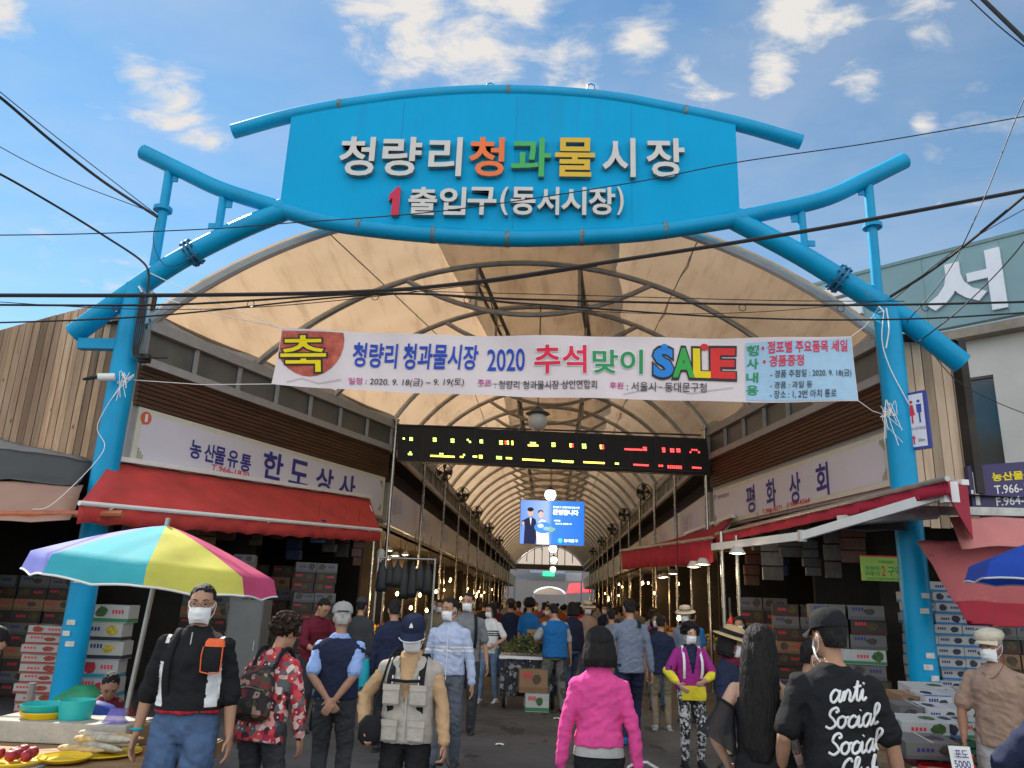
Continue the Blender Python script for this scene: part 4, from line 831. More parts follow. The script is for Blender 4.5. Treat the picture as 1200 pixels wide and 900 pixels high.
m = MB(); m.prism([(0, hS2), (wS2, hS2), (wS2, hS2+.02), (0, hS2+.02)], o2-V((0, .004, 0)), ex, ez, (0, .06, 0)); m.build('red_rim', M_REDINK, t)
for bd, cx, cy, ww, hh, mm in (('2', .53, .42, .09, .42, M_BRED), ('구역', .80, .42, .34, .40, M_GREENINK), ('청량리', .25, .52, .34, .18, M_GREENINK), ('청과물시장', .25, .30, .38, .18, M_GREENINK), ('고객안내센터', .6, .80, .4, .13, M_GREENINK), ('동대문구 청량리청과물시장', .5, .09, .8, .10, M_GREENINK)):
    m = MB(); text(m, bd, o2+ex*(cx*wS2)+ez*(cy*hS2), ex, ez, ww*wS2, hh*hS2, bold=.01); m.build('lettering', mm, t)
# ------------------------------------------------------------ overhead cables
def cable(lab, pts, r, mm=M_CABLE, rings=0, name='overhead_cable'):
    P = arc_pts([at(*p) for p in pts], 8); m = MB()
    if not 0 <= pts[0][0] <= 1200 or pts[0][1] < 0: P = [P[0]+(P[0]-P[4]).normalized()*14]+P
    if not 0 <= pts[-1][0] <= 1200: P = P+[P[-1]+(P[-1]-P[-5]).normalized()*14]
    m.tube(P, r, 6)
    if rings:
        for k in range(2, len(P)-2, rings): c = P[k]; m.tube([c+V((.05*cos(a*pi/4), 0, .05*sin(a*pi/4)-.05)) for a in range(9)], .006, 4)
    o = m.build(name, mm, off=P[len(P)//2]); tag(o, lab, 'cable', 'overhead cables')
cable('thickest black cable bundle crossing in front of the membrane and rising to the right edge', [(-60, 346, 9.6), (200, 346, 9.7), (420, 342, 9.8), (560, 330, 9.8), (720, 306, 9.8), (960, 268, 9.8), (1270, 210, 9.6)], .028)
cable('thick cable hung on small rings just below the thickest bundle', [(-60, 357, 9.9), (200, 357, 9.95), (440, 344, 10), (620, 351, 10), (900, 357, 10), (1060, 357, 10), (1270, 352, 9.9)], .016, rings=5)
cable('thin lower cable sloping up from the left edge across the tan membrane', [(-60, 380, 9.9), (170, 371, 10), (450, 345, 10.05), (620, 356, 10.05), (860, 372, 10.05), (1060, 374, 10), (1270, 362, 9.9)], .012)
cable('hairline upper wire level across the middle of the membrane', [(440, 340, 10.1), (640, 345, 10.1), (900, 352, 10.1), (1060, 353, 10)], .006)
cable('grey twisted cable bundle falling from the upper left edge to the left strut', [(-40, 88, 8.5), (0, 114, 9), (60, 165, 9.7), (120, 212, 10.3), (184, 254, 10.55)], .022)
cable('thin wire falling beside the grey bundle from the left edge', [(-40, 75, 8.5), (60, 156, 9.7), (184, 252, 10.55)], .007)
cable('thin straight wire below the grey bundle at the upper left', [(-40, 150, 8.5), (60, 203, 9.6), (176, 248, 10.5)], .006)
cable('black cable falling from the left edge to the joint of the left post', [(-40, 188, 8.5), (0, 204, 9), (70, 244, 9.7), (120, 275, 10.2), (165, 305, 10.45), (174, 322, 10.45), (172, 345, 10.42), (168, 380, 10.42)], .016)
cable('hairline wire stretched across the name board from the left edge', [(-40, 276, 9.3), (100, 274, 9.6), (250, 268, 10), (330, 262, 10.1), (520, 247, 10.1), (735, 215, 10.1), (865, 190, 10), (1030, 166, 9.8), (1260, 126, 9.3)], .008)
cable('black cable from the right post rising to the right edge', [(1043, 348, 10.45), (1090, 318, 10.2), (1140, 280, 9.8), (1210, 222, 9.2), (1260, 180, 8.8)], .020)
cable('short thick black cable in the upper right corner', [(1130, -22, 8), (1165, 12, 8), (1200, 46, 8), (1250, 95, 8)], .026)
cable('thin wire in the upper right corner beside the thick one', [(1125, -12, 8.2), (1170, 30, 8.2), (1215, 66, 8.2)], .008)
cable('thin wire falling steeply past the teal parapet from the right edge', [(1225, 60, 8.6), (1190, 140, 9), (1150, 240, 9.4), (1110, 320, 9.8), (1062, 378, 10.3)], .007)
cable('thin slack wire crossing in front of the cream building', [(1225, 235, 8.9), (1195, 290, 9.2), (1130, 358, 9.6), (1075, 402, 10.2)], .008)
cable('thin wire from the pale planks down to the right edge across the cream building', [(1088, 408, 10.9), (1120, 445, 10.6), (1165, 470, 10.2), (1220, 492, 9.6)], .006)
cable('thin wire sagging below the thickest bundle on the left half', [(-60, 350, 9.75), (150, 362, 9.8), (330, 358, 9.85), (560, 333, 9.85), (700, 312, 9.85)], .006)
cable('hairline wire dipping across the right half of the membrane to the right post', [(560, 352, 10.1), (720, 366, 10.1), (880, 366, 10.15), (1044, 352, 10.4)], .005)
cable('thin wire rising from the right post past the teal parapet top', [(1046, 352, 10.4), (1110, 300, 10.1), (1170, 262, 9.8), (1260, 214, 9.4)], .006)
cable('hairline wire from the left strut down to the left boom flange', [(184, 254, 10.5), (180, 285, 10.4), (196, 312, 10.4), (232, 300, 10.42)], .006)
cable('white cord sloping from the left post down to the banner corner', [(176, 320, 10.45), (230, 345, 10.4), (290, 368, 10.36), (330, 385, 10.34)], .006, M_ROPE, name='cord')
# coiled cable on the left post
m = MB()
for k in range(5):
    m.tube(arc_pts([(-6.02+.01*k, GY-.20, 5.9), (-6.0+.03*k, GY-.22, 5.3), (-5.97+.02*k, GY-.22, 4.95), (-5.85+.03*k, GY-.2, 4.9), (-5.7+.02*k, GY+.1, 5.0)], 6), .011, 5)
m.box((-5.86, GY-.1, 4.92), (.16, .1, .12)); tag(m.build('cable_loop', M_CABLE, off=(-6, GY-.2, 5.3)), 'black cable loop with junction box hanging on the left blue post', 'cable')
t = empty('security_camera', (-6.3, GY-.3, 4.55), 'small white security camera on the left blue post', 'security camera')
m = MB(); m.tube([(-6.34, GY-.36, 4.55), (-6.14, GY-.28, 4.58)], .055, 12); m.build('body', M_WHITE, t); m = MB(); m.tube([(-6.52, GY-.40, 4.50), (-6.42, GY-.38, 4.53), (-6.34, GY-.36, 4.55)], [.02, .03, .03], 8); m.build('lens_hood', M_BLACK, t)
# ------------------------------------------------------------ poles, lamps, fans, bulbs
M_POLE = mat('stainless_pole', (.42, .40, .36), .25, .9, var=.15)
for side, s in (('left', -1), ('right', 1)):
    for k in range(13):
        Y = 17.5+4.4*k; x = arc_c(max(17.6, Y))+s*(3.72-.14); m = MB(); m.tube([(x, Y, 0), (x, Y, EAVE-.05)], .042, 10); m.tube([(x, Y, 0), (x, Y, .03)], .09, 10)
        m.tube([(x, Y, EAVE-.09), (x, Y, EAVE-.04)], .07, 10)
        tag(m.build('steel_pole', M_POLE, smooth=True, off=(x, Y, 0)), f'steel pole on the {side} of the arcade, ' + ('beside the LED board' if k == 0 else f'{ORD[k-1]} one beyond the LED board'), 'pole', 'steel poles along the arcade eaves')
    for k in range(10):
        Y = 19.2+4.4*k; x = arc_c(max(17.6, Y))+s*(3.72+.55); m = MB(); m.tube([(x, Y, 0), (x, Y, 3.24)], .032, 8); m.tube([(x, Y, 0), (x, Y, .03)], .07, 8)
        tag(m.build('awning_pole', M_POLE, smooth=True, off=(x, Y, 0)), f'slim awning pole under the {side} arcade fascia, {ORD[k]} one inward', 'pole', 'slim poles under the arcade fascia')
for i, (px, yb, Y, zt) in enumerate(((848, 745, 13.3, 2.95), (866, 735, 13.9, 2.95))):
    p = at(px, 700, Y); m = MB(); m.tube([(p.x, Y, 0), (p.x, Y, zt)], .036, 10); m.tube([(p.x, Y, 0), (p.x, Y, .03)], .08, 10)
    tag(m.build('awning_pole', M_POLE, smooth=True, off=(p.x, Y, 0)), f'shiny pole under the right crimson awning, {["nearer the street", "nearer the shop"][i]}', 'pole')
M_GLOBE = mat('globe_glass', (.55, .53, .48), .3, var=.05); M_GLOBEL = mat('globe_glass_lit', (.7, .68, .6), .3, var=0, emit=(1, .93, .82), es=2.2)
GL_ = [(630, 494, 14.6, .19, 0), (645, 580, 27.7, .20, 1), (646, 590, 33, .18, 1), (648, 643, 40, .20, 1), (649, 656, 48, .20, 1), (648, 667, 58, .2, 1)]
for i, (px, py, Y, r_, lit) in enumerate(GL_):
    p = at(px, py, Y); t = empty('globe_lamp', (p.x, Y, p.z), ('unlit grey globe lamp hanging nearest the banner' if not lit else f'lit white globe lamp hanging along the arcade axis, {ORD[i-1]} behind the unlit one'), 'lamp', 'globe lamps along the arcade axis')
    m = MB(); m.ell(p, r_, nu=20, nv=14); m.build('globe', M_GLOBEL if lit else M_GLOBE, t, smooth='all')
    m = MB(); m.lathe([(.03, .30), (.07, .26), (.16, .20), (.23, .165), (.24, .15), (.10, .155)], p, 20); m.build('cap', M_DGREY, t, smooth=True)
    m = MB(); m.tube([p+V((0, 0, .3)), (p.x, Y, APEX-.35)], .012, 6); m.build('chain', M_DGREY, t)
fan_spots = [(-1, 24.2), (-1, 29.5), (-1, 35.5), (-1, 43), (-1, 52), (1, 27.2), (1, 34.5), (1, 41.5), (1, 50), (1, 60)]
def make_fan():
    t = empty('wall_fan', (0, 0, 0), '', 'fan', 'round fans fixed along the arcade eaves')
    m = MB(); R0 = .30
    for q in (R0, R0*.97, R0*.6): m.tube([(q*cos(a*pi/12), -.05-(.10*(1-q/R0)), q*sin(a*pi/12)) for a in range(25)], .012, 5)
    for k in range(16): a = k*pi/8; m.tube([(.04*cos(a), -.16, .04*sin(a)), (R0*.7*cos(a), -.13, R0*.7*sin(a)), (R0*cos(a), -.04, R0*sin(a)), (R0*.7*cos(a), .07, R0*.7*sin(a)), (.08*cos(a), .1, .08*sin(a))], .005, 4)
    m.build('cage', M_DGREY, t)
    m = MB()
    for k in range(4):
        a = k*pi/2; u = V((cos(a), 0, sin(a))); v_ = V((-sin(a), 0, cos(a))); m.sheet([[u*.05-v_*.02+V((0, -.03, 0)), u*.26-v_*.10+V((0, -.05, 0))], [u*.05+v_*.03, u*.26+v_*.09+V((0, .02, 0))]], .006, up=(0, 1, 0))
    m.build('blade', M_BLACK, t)
    m = MB(); m.ell((0, .10, 0), (.09, .12, .09)); m.build('motor', M_BLACK, t, smooth='all')
    m = MB(); m.tube([(0, .15, -.02), (0, .25, -.25), (0, .3, -.5)], .025, 6); m.build('bracket', M_DGREY, t); return t
fan = make_fan()
for i, (s, Y) in enumerate(fan_spots):
    f = fan if i == 0 else copy_tree(fan); n_ = sum(1 for a, b in fan_spots[:i+1] if a == s)
    f.location = (arc_c(Y)+s*3.32, Y, 5.55); f.rotation_euler = (0, 0, s*.35); f['label'] = f"dark round fan on the {'left' if s < 0 else 'right'} arcade eave, {ORD[n_-1]} from the entrance"
# bulbs
M_BULB = mat('warm_bulb_glass', (.9, .6, .3), .3, var=0, emit=(1., .60, .20), es=11.0)
def make_bulb():
    t = empty('hanging_bulb', (0, 0, 0), '', 'light bulb', 'warm bulbs hanging over the stalls')
    m = MB(); m.lathe([(.004, -.05), (.022, -.045), (.034, -.025), (.036, -.01), (.028, .015), (.016, .035), (.014, .05)], (0, 0, 0), 12); m.build('bulb', M_BULB, t, smooth='all')
    m = MB(); m.lathe([(.016, .045), (.018, .05), (.018, .10), (.008, .11)], (0, 0, 0), 10); m.build('socket', M_BLACK, t)
    m = MB(); m.tube([(0, 0, .1), (0, 0, 1.0)], .006, 4); m.build('cord', M_BLACK, t); return t
bulb = make_bulb(); random.seed(5); nb_ = 0
def put_bulb(p, lab, z1=3.25, light=0.):
    global nb_
    b = bulb if nb_ == 0 else copy_tree(bulb); nb_ += 1; b.location = p; b['label'] = lab
    cd_ = [c for c in b.children if c.name.startswith('cord')][0]; cd_.scale = (1, 1, max(.1, z1-p[2])/1.0)
    if light:
        l = bpy.data.lights.new('bulb_glow', 'POINT'); l.energy = light; l.color = (1, .62, .28); l.shadow_soft_size = .04; lo = bpy.data.objects.new('bulb_glow', l); COL.objects.link(lo); lo.parent = b; lo.location = (0, 0, -.08)
near_l = [(465.5, 695.5, 19.6), (472, 694, 20.4), (489, 689, 21.5), (492, 697, 20.6), (481.5, 712, 18.6), (500, 715, 20.2), (511, 693, 24), (528, 679, 27), (540, 701, 28), (558, 699, 33), (564, 698, 36)]
for i, (px, py, Y) in enumerate(near_l): put_bulb(at(px, py, Y), f'warm glowing bulb over the left stalls, {ORD[i]} counted inward from the LED board pole', light=(4 if i < 8 else 0))
near_r = [(795.5, 724, 16.0), (753, 683, 24), (727, 712, 30), (713, 703, 36), (693, 712, 44)]
for i, (px, py, Y) in enumerate(near_r): put_bulb(at(px, py, Y), f'warm glowing bulb over the right stalls, {ORD[i]} counted inward from the crimson awning', z1=3.2, light=(4 if 0 < i < 4 else 0))
for sd, s in (('left', -1), ('right', 1)):
    for k in range(20):
        Y = 23+k*2.4+random.uniform(-.9, .9); p = (arc_c(Y)+s*(3.72+random.uniform(-.2, 1.8)), Y, random.uniform(2.0, 2.75)); put_bulb(p, f'small warm bulb deep under the {sd} fascia, {ORD[k]} counted inward', light=(4 if k % 4 == 0 else 0))
# zone of red bulbs / ceiling spots under the fascia
M_SPOT = mat('spot_lens', (.9, .7, .45), .3, var=0, emit=(1, .72, .4), es=7.)
def make_spot():
    t = empty('ceiling_spot', (0, 0, 0), '', 'ceiling lamp', 'round ceiling lamps under the fascias')
    m = MB(); m.lathe([(.06, .10), (.075, .08), (.12, .0), (.125, -.01), (.10, -.005)], (0, 0, 0), 16); m.build('reflector', M_GREYP, t, smooth=True)
    m = MB(); m.lathe([(.002, -.02), (.06, -.015), (.085, .0), (.06, .01), (.002, .012)], (0, 0, 0), 14); m.build('lens', M_SPOT, t); return t
spot = make_spot(); ns = 0
for sd, lst in (('right', [(864, 648, 12.0), (824, 661, 13.6), (813, 664, 14.6), (789, 672, 19), (779, 676, 21), (775, 677, 24)]), ('left', [(455, 645, 19), (463, 651, 21), (475, 650, 22.5), (452, 655, 19.5)])):
    for i, (px, py, Y) in enumerate(lst):
        o = spot if ns == 0 else copy_tree(spot); ns += 1; o.location = at(px, py, Y); o['label'] = f'round ceiling lamp under the {sd} fascia, {ORD[i]} counted inward'
        if i < 2: l = bpy.data.lights.new('spot_glow', 'POINT'); l.energy = 2.5; l.color = (1, .75, .45); l.shadow_soft_size = .06; lo = bpy.data.objects.new('spot_glow', l); COL.objects.link(lo); lo.parent = o; lo.location = (0, 0, -.1)
# ------------------------------------------------------------ parasols
def parasol(lab, c, R0, drop, cols, tilt, n=8, phase=0., val=.12, pole_foot=None, ribc=M_WHITE):
    """c = apex; radial panels with a scalloped valance"""
    t = empty('parasol', (c[0], c[1], 0), lab, 'parasol'); c = V(c); Rm = Matrix.Rotation(tilt[0], 3, 'X') @ Matrix.Rotation(tilt[1], 3, 'Y')
    def P(r, a, dz=0.): 
        f = r/R0; z = -drop*(f**1.25); return c+Rm @ V((r*cos(a), r*sin(a), z+dz))
    for k in range(n):
        a0, a1 = phase+2*pi*k/n, phase+2*pi*(k+1)/n; m = MB(); rows = []
        for i in range(9):
            f = i/8; row = []
            for j in range(9):
                u = j/8; a = a0+(a1-a0)*u; ch = 1-(1-cos(pi/n)/max(.01, cos((u-.5)*2*pi/n)))*1.0; row.append(P(max(.01, R0*f)*ch, a, -.03*f*sin(pi*u)))
            rows.append(row)
        last = rows[-1]; rv = []
        for i in range(1, 4): rv.append([p+V((0, 0, -val*(i/3)*(1-.28*sin(pi*j/8)*0+(-.18*abs(cos(pi*j/8))))))+V(((p-c).x*.015*i, (p-c).y*.015*i, 0)) for j, p in enumerate(last)])
        m.sheet(rows+rv); m.build('canopy_panel', cols[k % len(cols)], t, smooth='all')
        m = MB(); m.tube([q+V((0, 0, -.003)) for q in rv[-1]], .008, 5); m.build('piping', M_WHITE, t)
        m = MB(); m.tube([P(.05, a0, -.025), P(R0*.5, a0, -.035), P(R0*.98, a0, -.02)], .008, 5); m.build('rib', ribc, t)
    m = MB(); ft = V(pole_foot or (c.x, c.y, 0)); m.tube([ft, c+V((0, 0, .06))], .019, 10); m.build('pole', M_STEEL, t, smooth=True)
    m = MB(); m.tube([ft, ft+V((0, 0, .10))], .20, 20); m.build('base', mat('parasol_base_concrete', (.25, .25, .24), .8), t); return t
def fabric(n_, c): 
    m = mat('parasol_'+n_, c, .75, var=.16, scale=3); b = m.node_tree.nodes['Principled BSDF']; t = m.node_tree
    tl = N(t, 'ShaderNodeBsdfTranslucent'); mx = N(t, 'ShaderNodeMixShader', i_0=.35); tl.inputs[0].default_value = (*c, 1); t.links.new(b.outputs[0], mx.inputs[1]); t.links.new(tl.outputs[0], mx.inputs[2]); t.links.new(mx.outputs[0], t.nodes['Material Output'].inputs[0]); return m
PY = fabric('yellow', (.74, .70, .13)); PK = fabric('pink', (.68, .09, .22)); PB_ = fabric('periwinkle', (.24, .26, .70)); PT = fabric('turquoise', (.06, .50, .58)); PG = fabric('green', (.05, .42, .26))
ap = at(196, 616, 6.2)
parasol('striped parasol with blue turquoise yellow and pink panels over the left stall', ap, .905, .32, [PK, PG, PT, PB_, PB_, PT, PY, PK], (.0, .085), n=8, phase=R(22), val=.16, pole_foot=(ap.x-.22, 6.35, 0))
PR = fabric('royal', (.03, .10, .55))
parasol('royal blue parasol cut off by the right edge of the picture', (4.80, 6.7, 2.55), 1.12, .40, [PR], (.0, .0), n=8, phase=R(5), val=.16)
# ------------------------------------------------------------ cartons
def carton_mats(n_, base, strip, fruit): return [mat('carton_'+n_, base, .7, var=.08, scale=4), mat('carton_strip_'+n_, strip, .6, var=.05), mat('carton_print_'+n_, fruit, .6, var=.5, scale=22)]
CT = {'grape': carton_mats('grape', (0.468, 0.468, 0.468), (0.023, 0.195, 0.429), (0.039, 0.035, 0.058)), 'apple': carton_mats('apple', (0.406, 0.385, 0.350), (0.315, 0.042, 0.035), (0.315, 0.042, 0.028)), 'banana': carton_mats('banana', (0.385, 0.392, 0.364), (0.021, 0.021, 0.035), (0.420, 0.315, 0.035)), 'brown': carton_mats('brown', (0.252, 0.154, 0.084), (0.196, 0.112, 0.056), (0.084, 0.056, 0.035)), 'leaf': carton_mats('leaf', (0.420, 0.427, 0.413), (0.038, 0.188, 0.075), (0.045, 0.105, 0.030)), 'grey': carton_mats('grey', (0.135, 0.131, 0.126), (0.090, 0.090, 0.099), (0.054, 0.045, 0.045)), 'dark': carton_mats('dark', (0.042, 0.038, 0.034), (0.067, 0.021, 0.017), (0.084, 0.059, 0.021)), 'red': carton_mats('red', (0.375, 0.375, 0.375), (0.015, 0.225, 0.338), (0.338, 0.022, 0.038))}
_cp = {}
def carton(kind, dims, loc, rz, lab, group, rx=0.):
    vr = random.randrange(4); key = (kind, tuple(round(d, 3) for d in dims), vr)
    if key in _cp: o = copy_tree(_cp[key])
    else:
        w_, d_, h_ = dims; b, st, fr = CT[kind]; o = empty('fruit_carton', (0, 0, 0), lab, 'carton')
        m = MB(); m.box((0, 0, h_/2), (w_, d_, h_)); bd = m.build('box', b, o, bevel=.004)
        m = MB(); e = .0015
        m.box((0, 0, .14*h_), (w_+2*e, d_+2*e, .20*h_)); m.build('printed_strip', st, o)
        m = MB(); rng = random.Random(vr*7+len(kind)); tall = (.30, .34, .24, .36)[vr]
        for sg in (-1,):
            cx = w_*(.22, -.24, .10, .27)[vr]
            m.prism([(cx+.17*w_*cos(a*pi/7)*rng.uniform(.75, 1.1), h_*.58+tall*h_*sin(a*pi/7)*rng.uniform(.75, 1.1)) for a in range(14)], (0, sg*(d_/2+.001), 0), (1, 0, 0), (0, 0, 1), (0, sg*.0012, 0))
        m.build('fruit_print', fr, o)
        m = MB(); m.prism([(w_*(.20 if vr % 2 else -.20)+.20*w_*cos(a*pi/7)*rng.uniform(.7, 1.1), .24*d_*sin(a*pi/7)*rng.uniform(.7, 1.1)) for a in range(14)], (0, 0, h_+.0004), (1, 0, 0), (0, 1, 0), (0, 0, .0012)); m.build('lid_print', fr, o)
        if vr in (1, 2):
            m = MB(); m.prism([(-w_*.5, -d_*.5), (w_*.5, -d_*.5), (w_*.5, -d_*.34), (-w_*.5, -d_*.34)], (0, 0, h_+.0003), (1, 0, 0), (0, 1, 0), (0, 0, .0008)); m.build('lid_strip', st, o)
        m = MB()
        for k in range(4): m.prism([(0, 0), (.055*w_, 0), (.055*w_, .22*h_), (0, .22*h_)], (w_*((-.42, .05, -.38, -.30)[vr]+.085*k), -d_/2-.001, h_*(.55, .5, .62, .45)[vr]), (1, 0, 0), (0, 0, 1), (0, -.0012, 0))
        m.build('print_mark', M_NAVYINK if kind in ('grape', 'banana', 'grey') else M_REDINK, o)
        m = MB(); m.prism([(-w_*.02, -d_/2), (w_*.02, -d_/2), (w_*.02, d_/2), (-w_*.02, d_/2)], (0, 0, h_+.0005), (1, 0, 0), (0, 1, 0), (0, 0, .001)); m.build('tape', M_GREYP, o)
        _cp[key] = o
    o.location = loc; o.rotation_euler = (rx, 0, rz); tag(o, lab, 'carton', group); return o
random.seed(11)
def stack(kind, dims, x, y, z0, rz, ncol, nrow, desc, group, jit=.03, kinds=None):
    for c in range(ncol):
        for r_ in range(nrow):
            k_ = kinds[r_ % len(kinds)] if kinds else kind
            col_ = {1: '', 2: ['left column', 'right column'][c] if ncol == 2 else '', 3: ['left column', 'middle column', 'right column'][c] if ncol == 3 else ''}[ncol]
            lv = ['lowest', 'second lowest'] + [q+' lowest' for q in ORD[2:]]; lab = f"{desc}, {lv[r_] if r_ < nrow-1 else 'topmost'}" + (f" of the {col_}" if col_ else '')
            carton(k_, dims, (x+cos(rz)*dims[0]*1.015*(c-(ncol-1)/2)+random.uniform(-jit, jit), y+sin(rz)*dims[0]*1.015*(c-(ncol-1)/2)+random.uniform(-jit, jit), z0+r_*(dims[2]+.002)), rz+random.uniform(-.07, .07), lab, group)
p = at(1118, 760, 11.3)
stack('grape', (.34, .40, .143), p.x+.02, 11.55, 0, -.12, 3, 15, 'white and blue grape carton behind the right blue post', 'grape cartons stacked behind the right blue post')
p = at(40, 800, 11.0); stack('apple', (.52, .38, .125), p.x, 11.2, 0, .1, 1, 9, 'pale apple carton left of the left blue post', 'apple cartons left of the left blue post')
p = at(108, 780, 10.9); stack('banana', (.50, .36, .24), p.x+.02, 11.2, .0, .12, 1, 6, 'banana carton right of the left blue post', 'banana cartons beside the left blue post', kinds=['red', 'red', 'red', 'banana', 'banana', 'leaf'])
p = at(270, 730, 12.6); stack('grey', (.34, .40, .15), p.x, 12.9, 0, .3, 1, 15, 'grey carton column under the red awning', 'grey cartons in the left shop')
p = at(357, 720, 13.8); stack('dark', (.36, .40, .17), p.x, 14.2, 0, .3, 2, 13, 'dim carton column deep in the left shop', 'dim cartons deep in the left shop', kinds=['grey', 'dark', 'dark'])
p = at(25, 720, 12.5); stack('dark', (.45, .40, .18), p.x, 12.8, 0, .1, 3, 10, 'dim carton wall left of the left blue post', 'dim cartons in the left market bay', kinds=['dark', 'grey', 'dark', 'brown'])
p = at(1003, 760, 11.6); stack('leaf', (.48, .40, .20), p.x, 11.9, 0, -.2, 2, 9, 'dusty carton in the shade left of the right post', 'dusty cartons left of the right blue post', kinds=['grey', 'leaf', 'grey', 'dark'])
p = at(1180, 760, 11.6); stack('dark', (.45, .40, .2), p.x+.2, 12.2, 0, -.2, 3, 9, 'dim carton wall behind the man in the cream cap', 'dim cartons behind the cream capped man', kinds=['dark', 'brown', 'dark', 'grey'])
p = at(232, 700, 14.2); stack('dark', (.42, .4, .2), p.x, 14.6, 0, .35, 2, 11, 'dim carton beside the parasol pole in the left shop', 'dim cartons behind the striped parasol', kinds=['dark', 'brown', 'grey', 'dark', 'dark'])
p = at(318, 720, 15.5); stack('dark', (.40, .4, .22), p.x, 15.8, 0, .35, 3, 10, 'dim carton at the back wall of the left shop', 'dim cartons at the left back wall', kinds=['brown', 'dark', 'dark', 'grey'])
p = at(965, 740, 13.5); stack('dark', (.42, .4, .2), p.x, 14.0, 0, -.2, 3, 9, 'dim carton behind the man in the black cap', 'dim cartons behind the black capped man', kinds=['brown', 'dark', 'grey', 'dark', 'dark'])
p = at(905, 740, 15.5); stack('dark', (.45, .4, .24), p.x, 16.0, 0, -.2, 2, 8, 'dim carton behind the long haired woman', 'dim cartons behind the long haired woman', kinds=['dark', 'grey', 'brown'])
random.seed(17)
HG = [mat('hanging_pack_'+n_, c_, .5, var=.4, scale=15) for n_, c_ in (('ochre', (.11, .065, .02)), ('brown', (.055, .032, .02)), ('rust', (.07, .025, .015)), ('dun', (.05, .043, .036)), ('blue', (.01, .02, .07)), ('grey', (.03, .03, .03)))]
for sd, lst in (('left', [(215, 11.9), (240, 12.4), (262, 13.2), (300, 13.4), (322, 13.8), (345, 14.4), (370, 14.0), (385, 14.6), (402, 15.0), (418, 15.2), (120, 11.9), (150, 12.2)]), ('right', [(890, 13.6), (905, 13.0), (925, 12.6), (950, 12.4), (975, 12.2), (1000, 12.0), (1150, 11.9), (1175, 12.0), (880, 15.2), (915, 14.8)])):
    for i, (px, Y) in enumerate(lst):
        c = at(px, 640, Y); m = MB(); hh = random.uniform(.35, .8); w_ = random.uniform(.10, .2); z = 3.2; zt = random.uniform(2.75, 3.1); rz_ = random.uniform(-.5, .5)
        m.tube([(c.x, Y, 3.33), (c.x, Y, zt)], .006, 4); n_ = random.randrange(2, 5)
        for k in range(n_): m.box((c.x+random.uniform(-.02, .02), Y+random.uniform(-.02, .02), zt-hh*(k+.5)/n_), (w_*2*random.uniform(.8, 1.1), .09, hh/n_*.92), rz=rz_+random.uniform(-.2, .2))
        tag(m.build('hanging_pack', random.choice(HG), off=(c.x, Y, zt), bevel=.015), f'string of dim goods hanging from the {sd} shop ceiling, {ORD[i]} along the row', 'hanging goods', f'goods hanging in the {sd} shop')
# right display of fruit cartons on a low table
tb_ = empty('display_table', (3.75, 7.9, 0), 'low wooden display table under the fruit cartons at the right', 'table')
m = MB(); m.box((3.75, 7.9, .50), (1.75, 1.6, .04)); m.build('tabletop', mat('rough_board', (.25, .17, .10), .8, var=.3), tb_)
for sx in (-.8, .8):
    for sy in (-.7, .7): m = MB(); m.box((3.75+sx, 7.9+sy, .24), (.06, .06, .48)); m.build('leg', mat('rough_board', (.25, .17, .1)), tb_)
DISP = [('grape', 1092, 822, 7.7, .26, 'top row'), ('grape', 1095, 837, 7.45, .26, 'second row'), ('grape', 1099, 852, 7.2, .26, 'third row'), ('leaf', 1122, 823, 7.7, .26, 'top row, right of the grape one'), ('leaf', 1126, 838, 7.45, .26, 'second row, right of the grape one'), ('leaf', 1130, 853, 7.2, .26, 'third row, right of the grape one'), ('leaf', 1075, 852, 7.1, .38, 'beside the lettered t-shirt'), ('grey', 1070, 835, 7.5, .36, 'behind the leafy one'), ('brown', 1066, 822, 7.8, .3, 'lying open'), ('leaf', 1085, 812, 8.1, .40, 'at the back'), ('red', 1140, 818, 7.9, .26, 'beside the tan t-shirt'), ('red', 1142, 833, 7.6, .26, 'below the one beside the tan t-shirt'), ('grey', 1082, 876, 6.75, .42, 'lowest in front')]
for kind, px, py, Y, w_, pos in DISP:
    p = at(px, py, Y); carton(kind, (w_, .30, .125), (p.x, Y, max(.52, p.z-.05)), random.uniform(-.2, .1), f'tilted fruit carton on the right display, {pos}', 'cartons on the right display', rx=.10)
m = MB()   # filled steps under the tilted cartons
tag(MB().box((3.8, 8.05, .66), (1.5, .7, .27)).box((3.8, 8.3, .86), (1.5, .35, .16)).build('display_step', mat('rough_board', (.25, .17, .1)), off=(3.8, 8.05, .52)), 'stepped plank stand carrying the tilted fruit cartons', 'stand')
for i, (px, py, Y, cn) in enumerate(((1112, 872, 6.95, 'green'), (1090, 866, 7.05, 'maroon'))):
    p = at(px, py, Y); cr = empty('plastic_crate', (p.x, Y, .52), f'dark {cn} plastic crate in front of the right display', 'crate'); mm = mat('crate_'+cn, (.015, .09, .04) if cn == 'green' else (.13, .02, .03), .5, var=.1)
    m = MB(); w_, d_, h_ = .34, .26, .22
    m.box((p.x, Y, .53), (w_, d_, .02)); m.build('floor', mm, cr)
    for dx, dy, ww, dd in ((0, -d_/2, w_, .02), (0, d_/2, w_, .02), (-w_/2, 0, .02, d_), (w_/2, 0, .02, d_)):
        m = MB()
        for k in range(4): m.box((p.x+dx, Y+dy, .56+k*.055), (ww+.015, dd+.001, .038))
        for e in (-.45, 0, .45): m.box((p.x+dx+e*(ww if ww > .05 else 0), Y+dy+e*(dd if dd > .05 else 0), .64), (.024, .024, h_))
        m.build('side', mm, cr)
pc = at(1127, 892, 6.3); t = empty('price_card', pc, 'white handwritten price card standing among the fruit cartons', 'price card')
m = MB(); m.box(pc, (.15, .006, .20), rz=-.1, rx=-.25); m.build('card', M_WHITE, t)
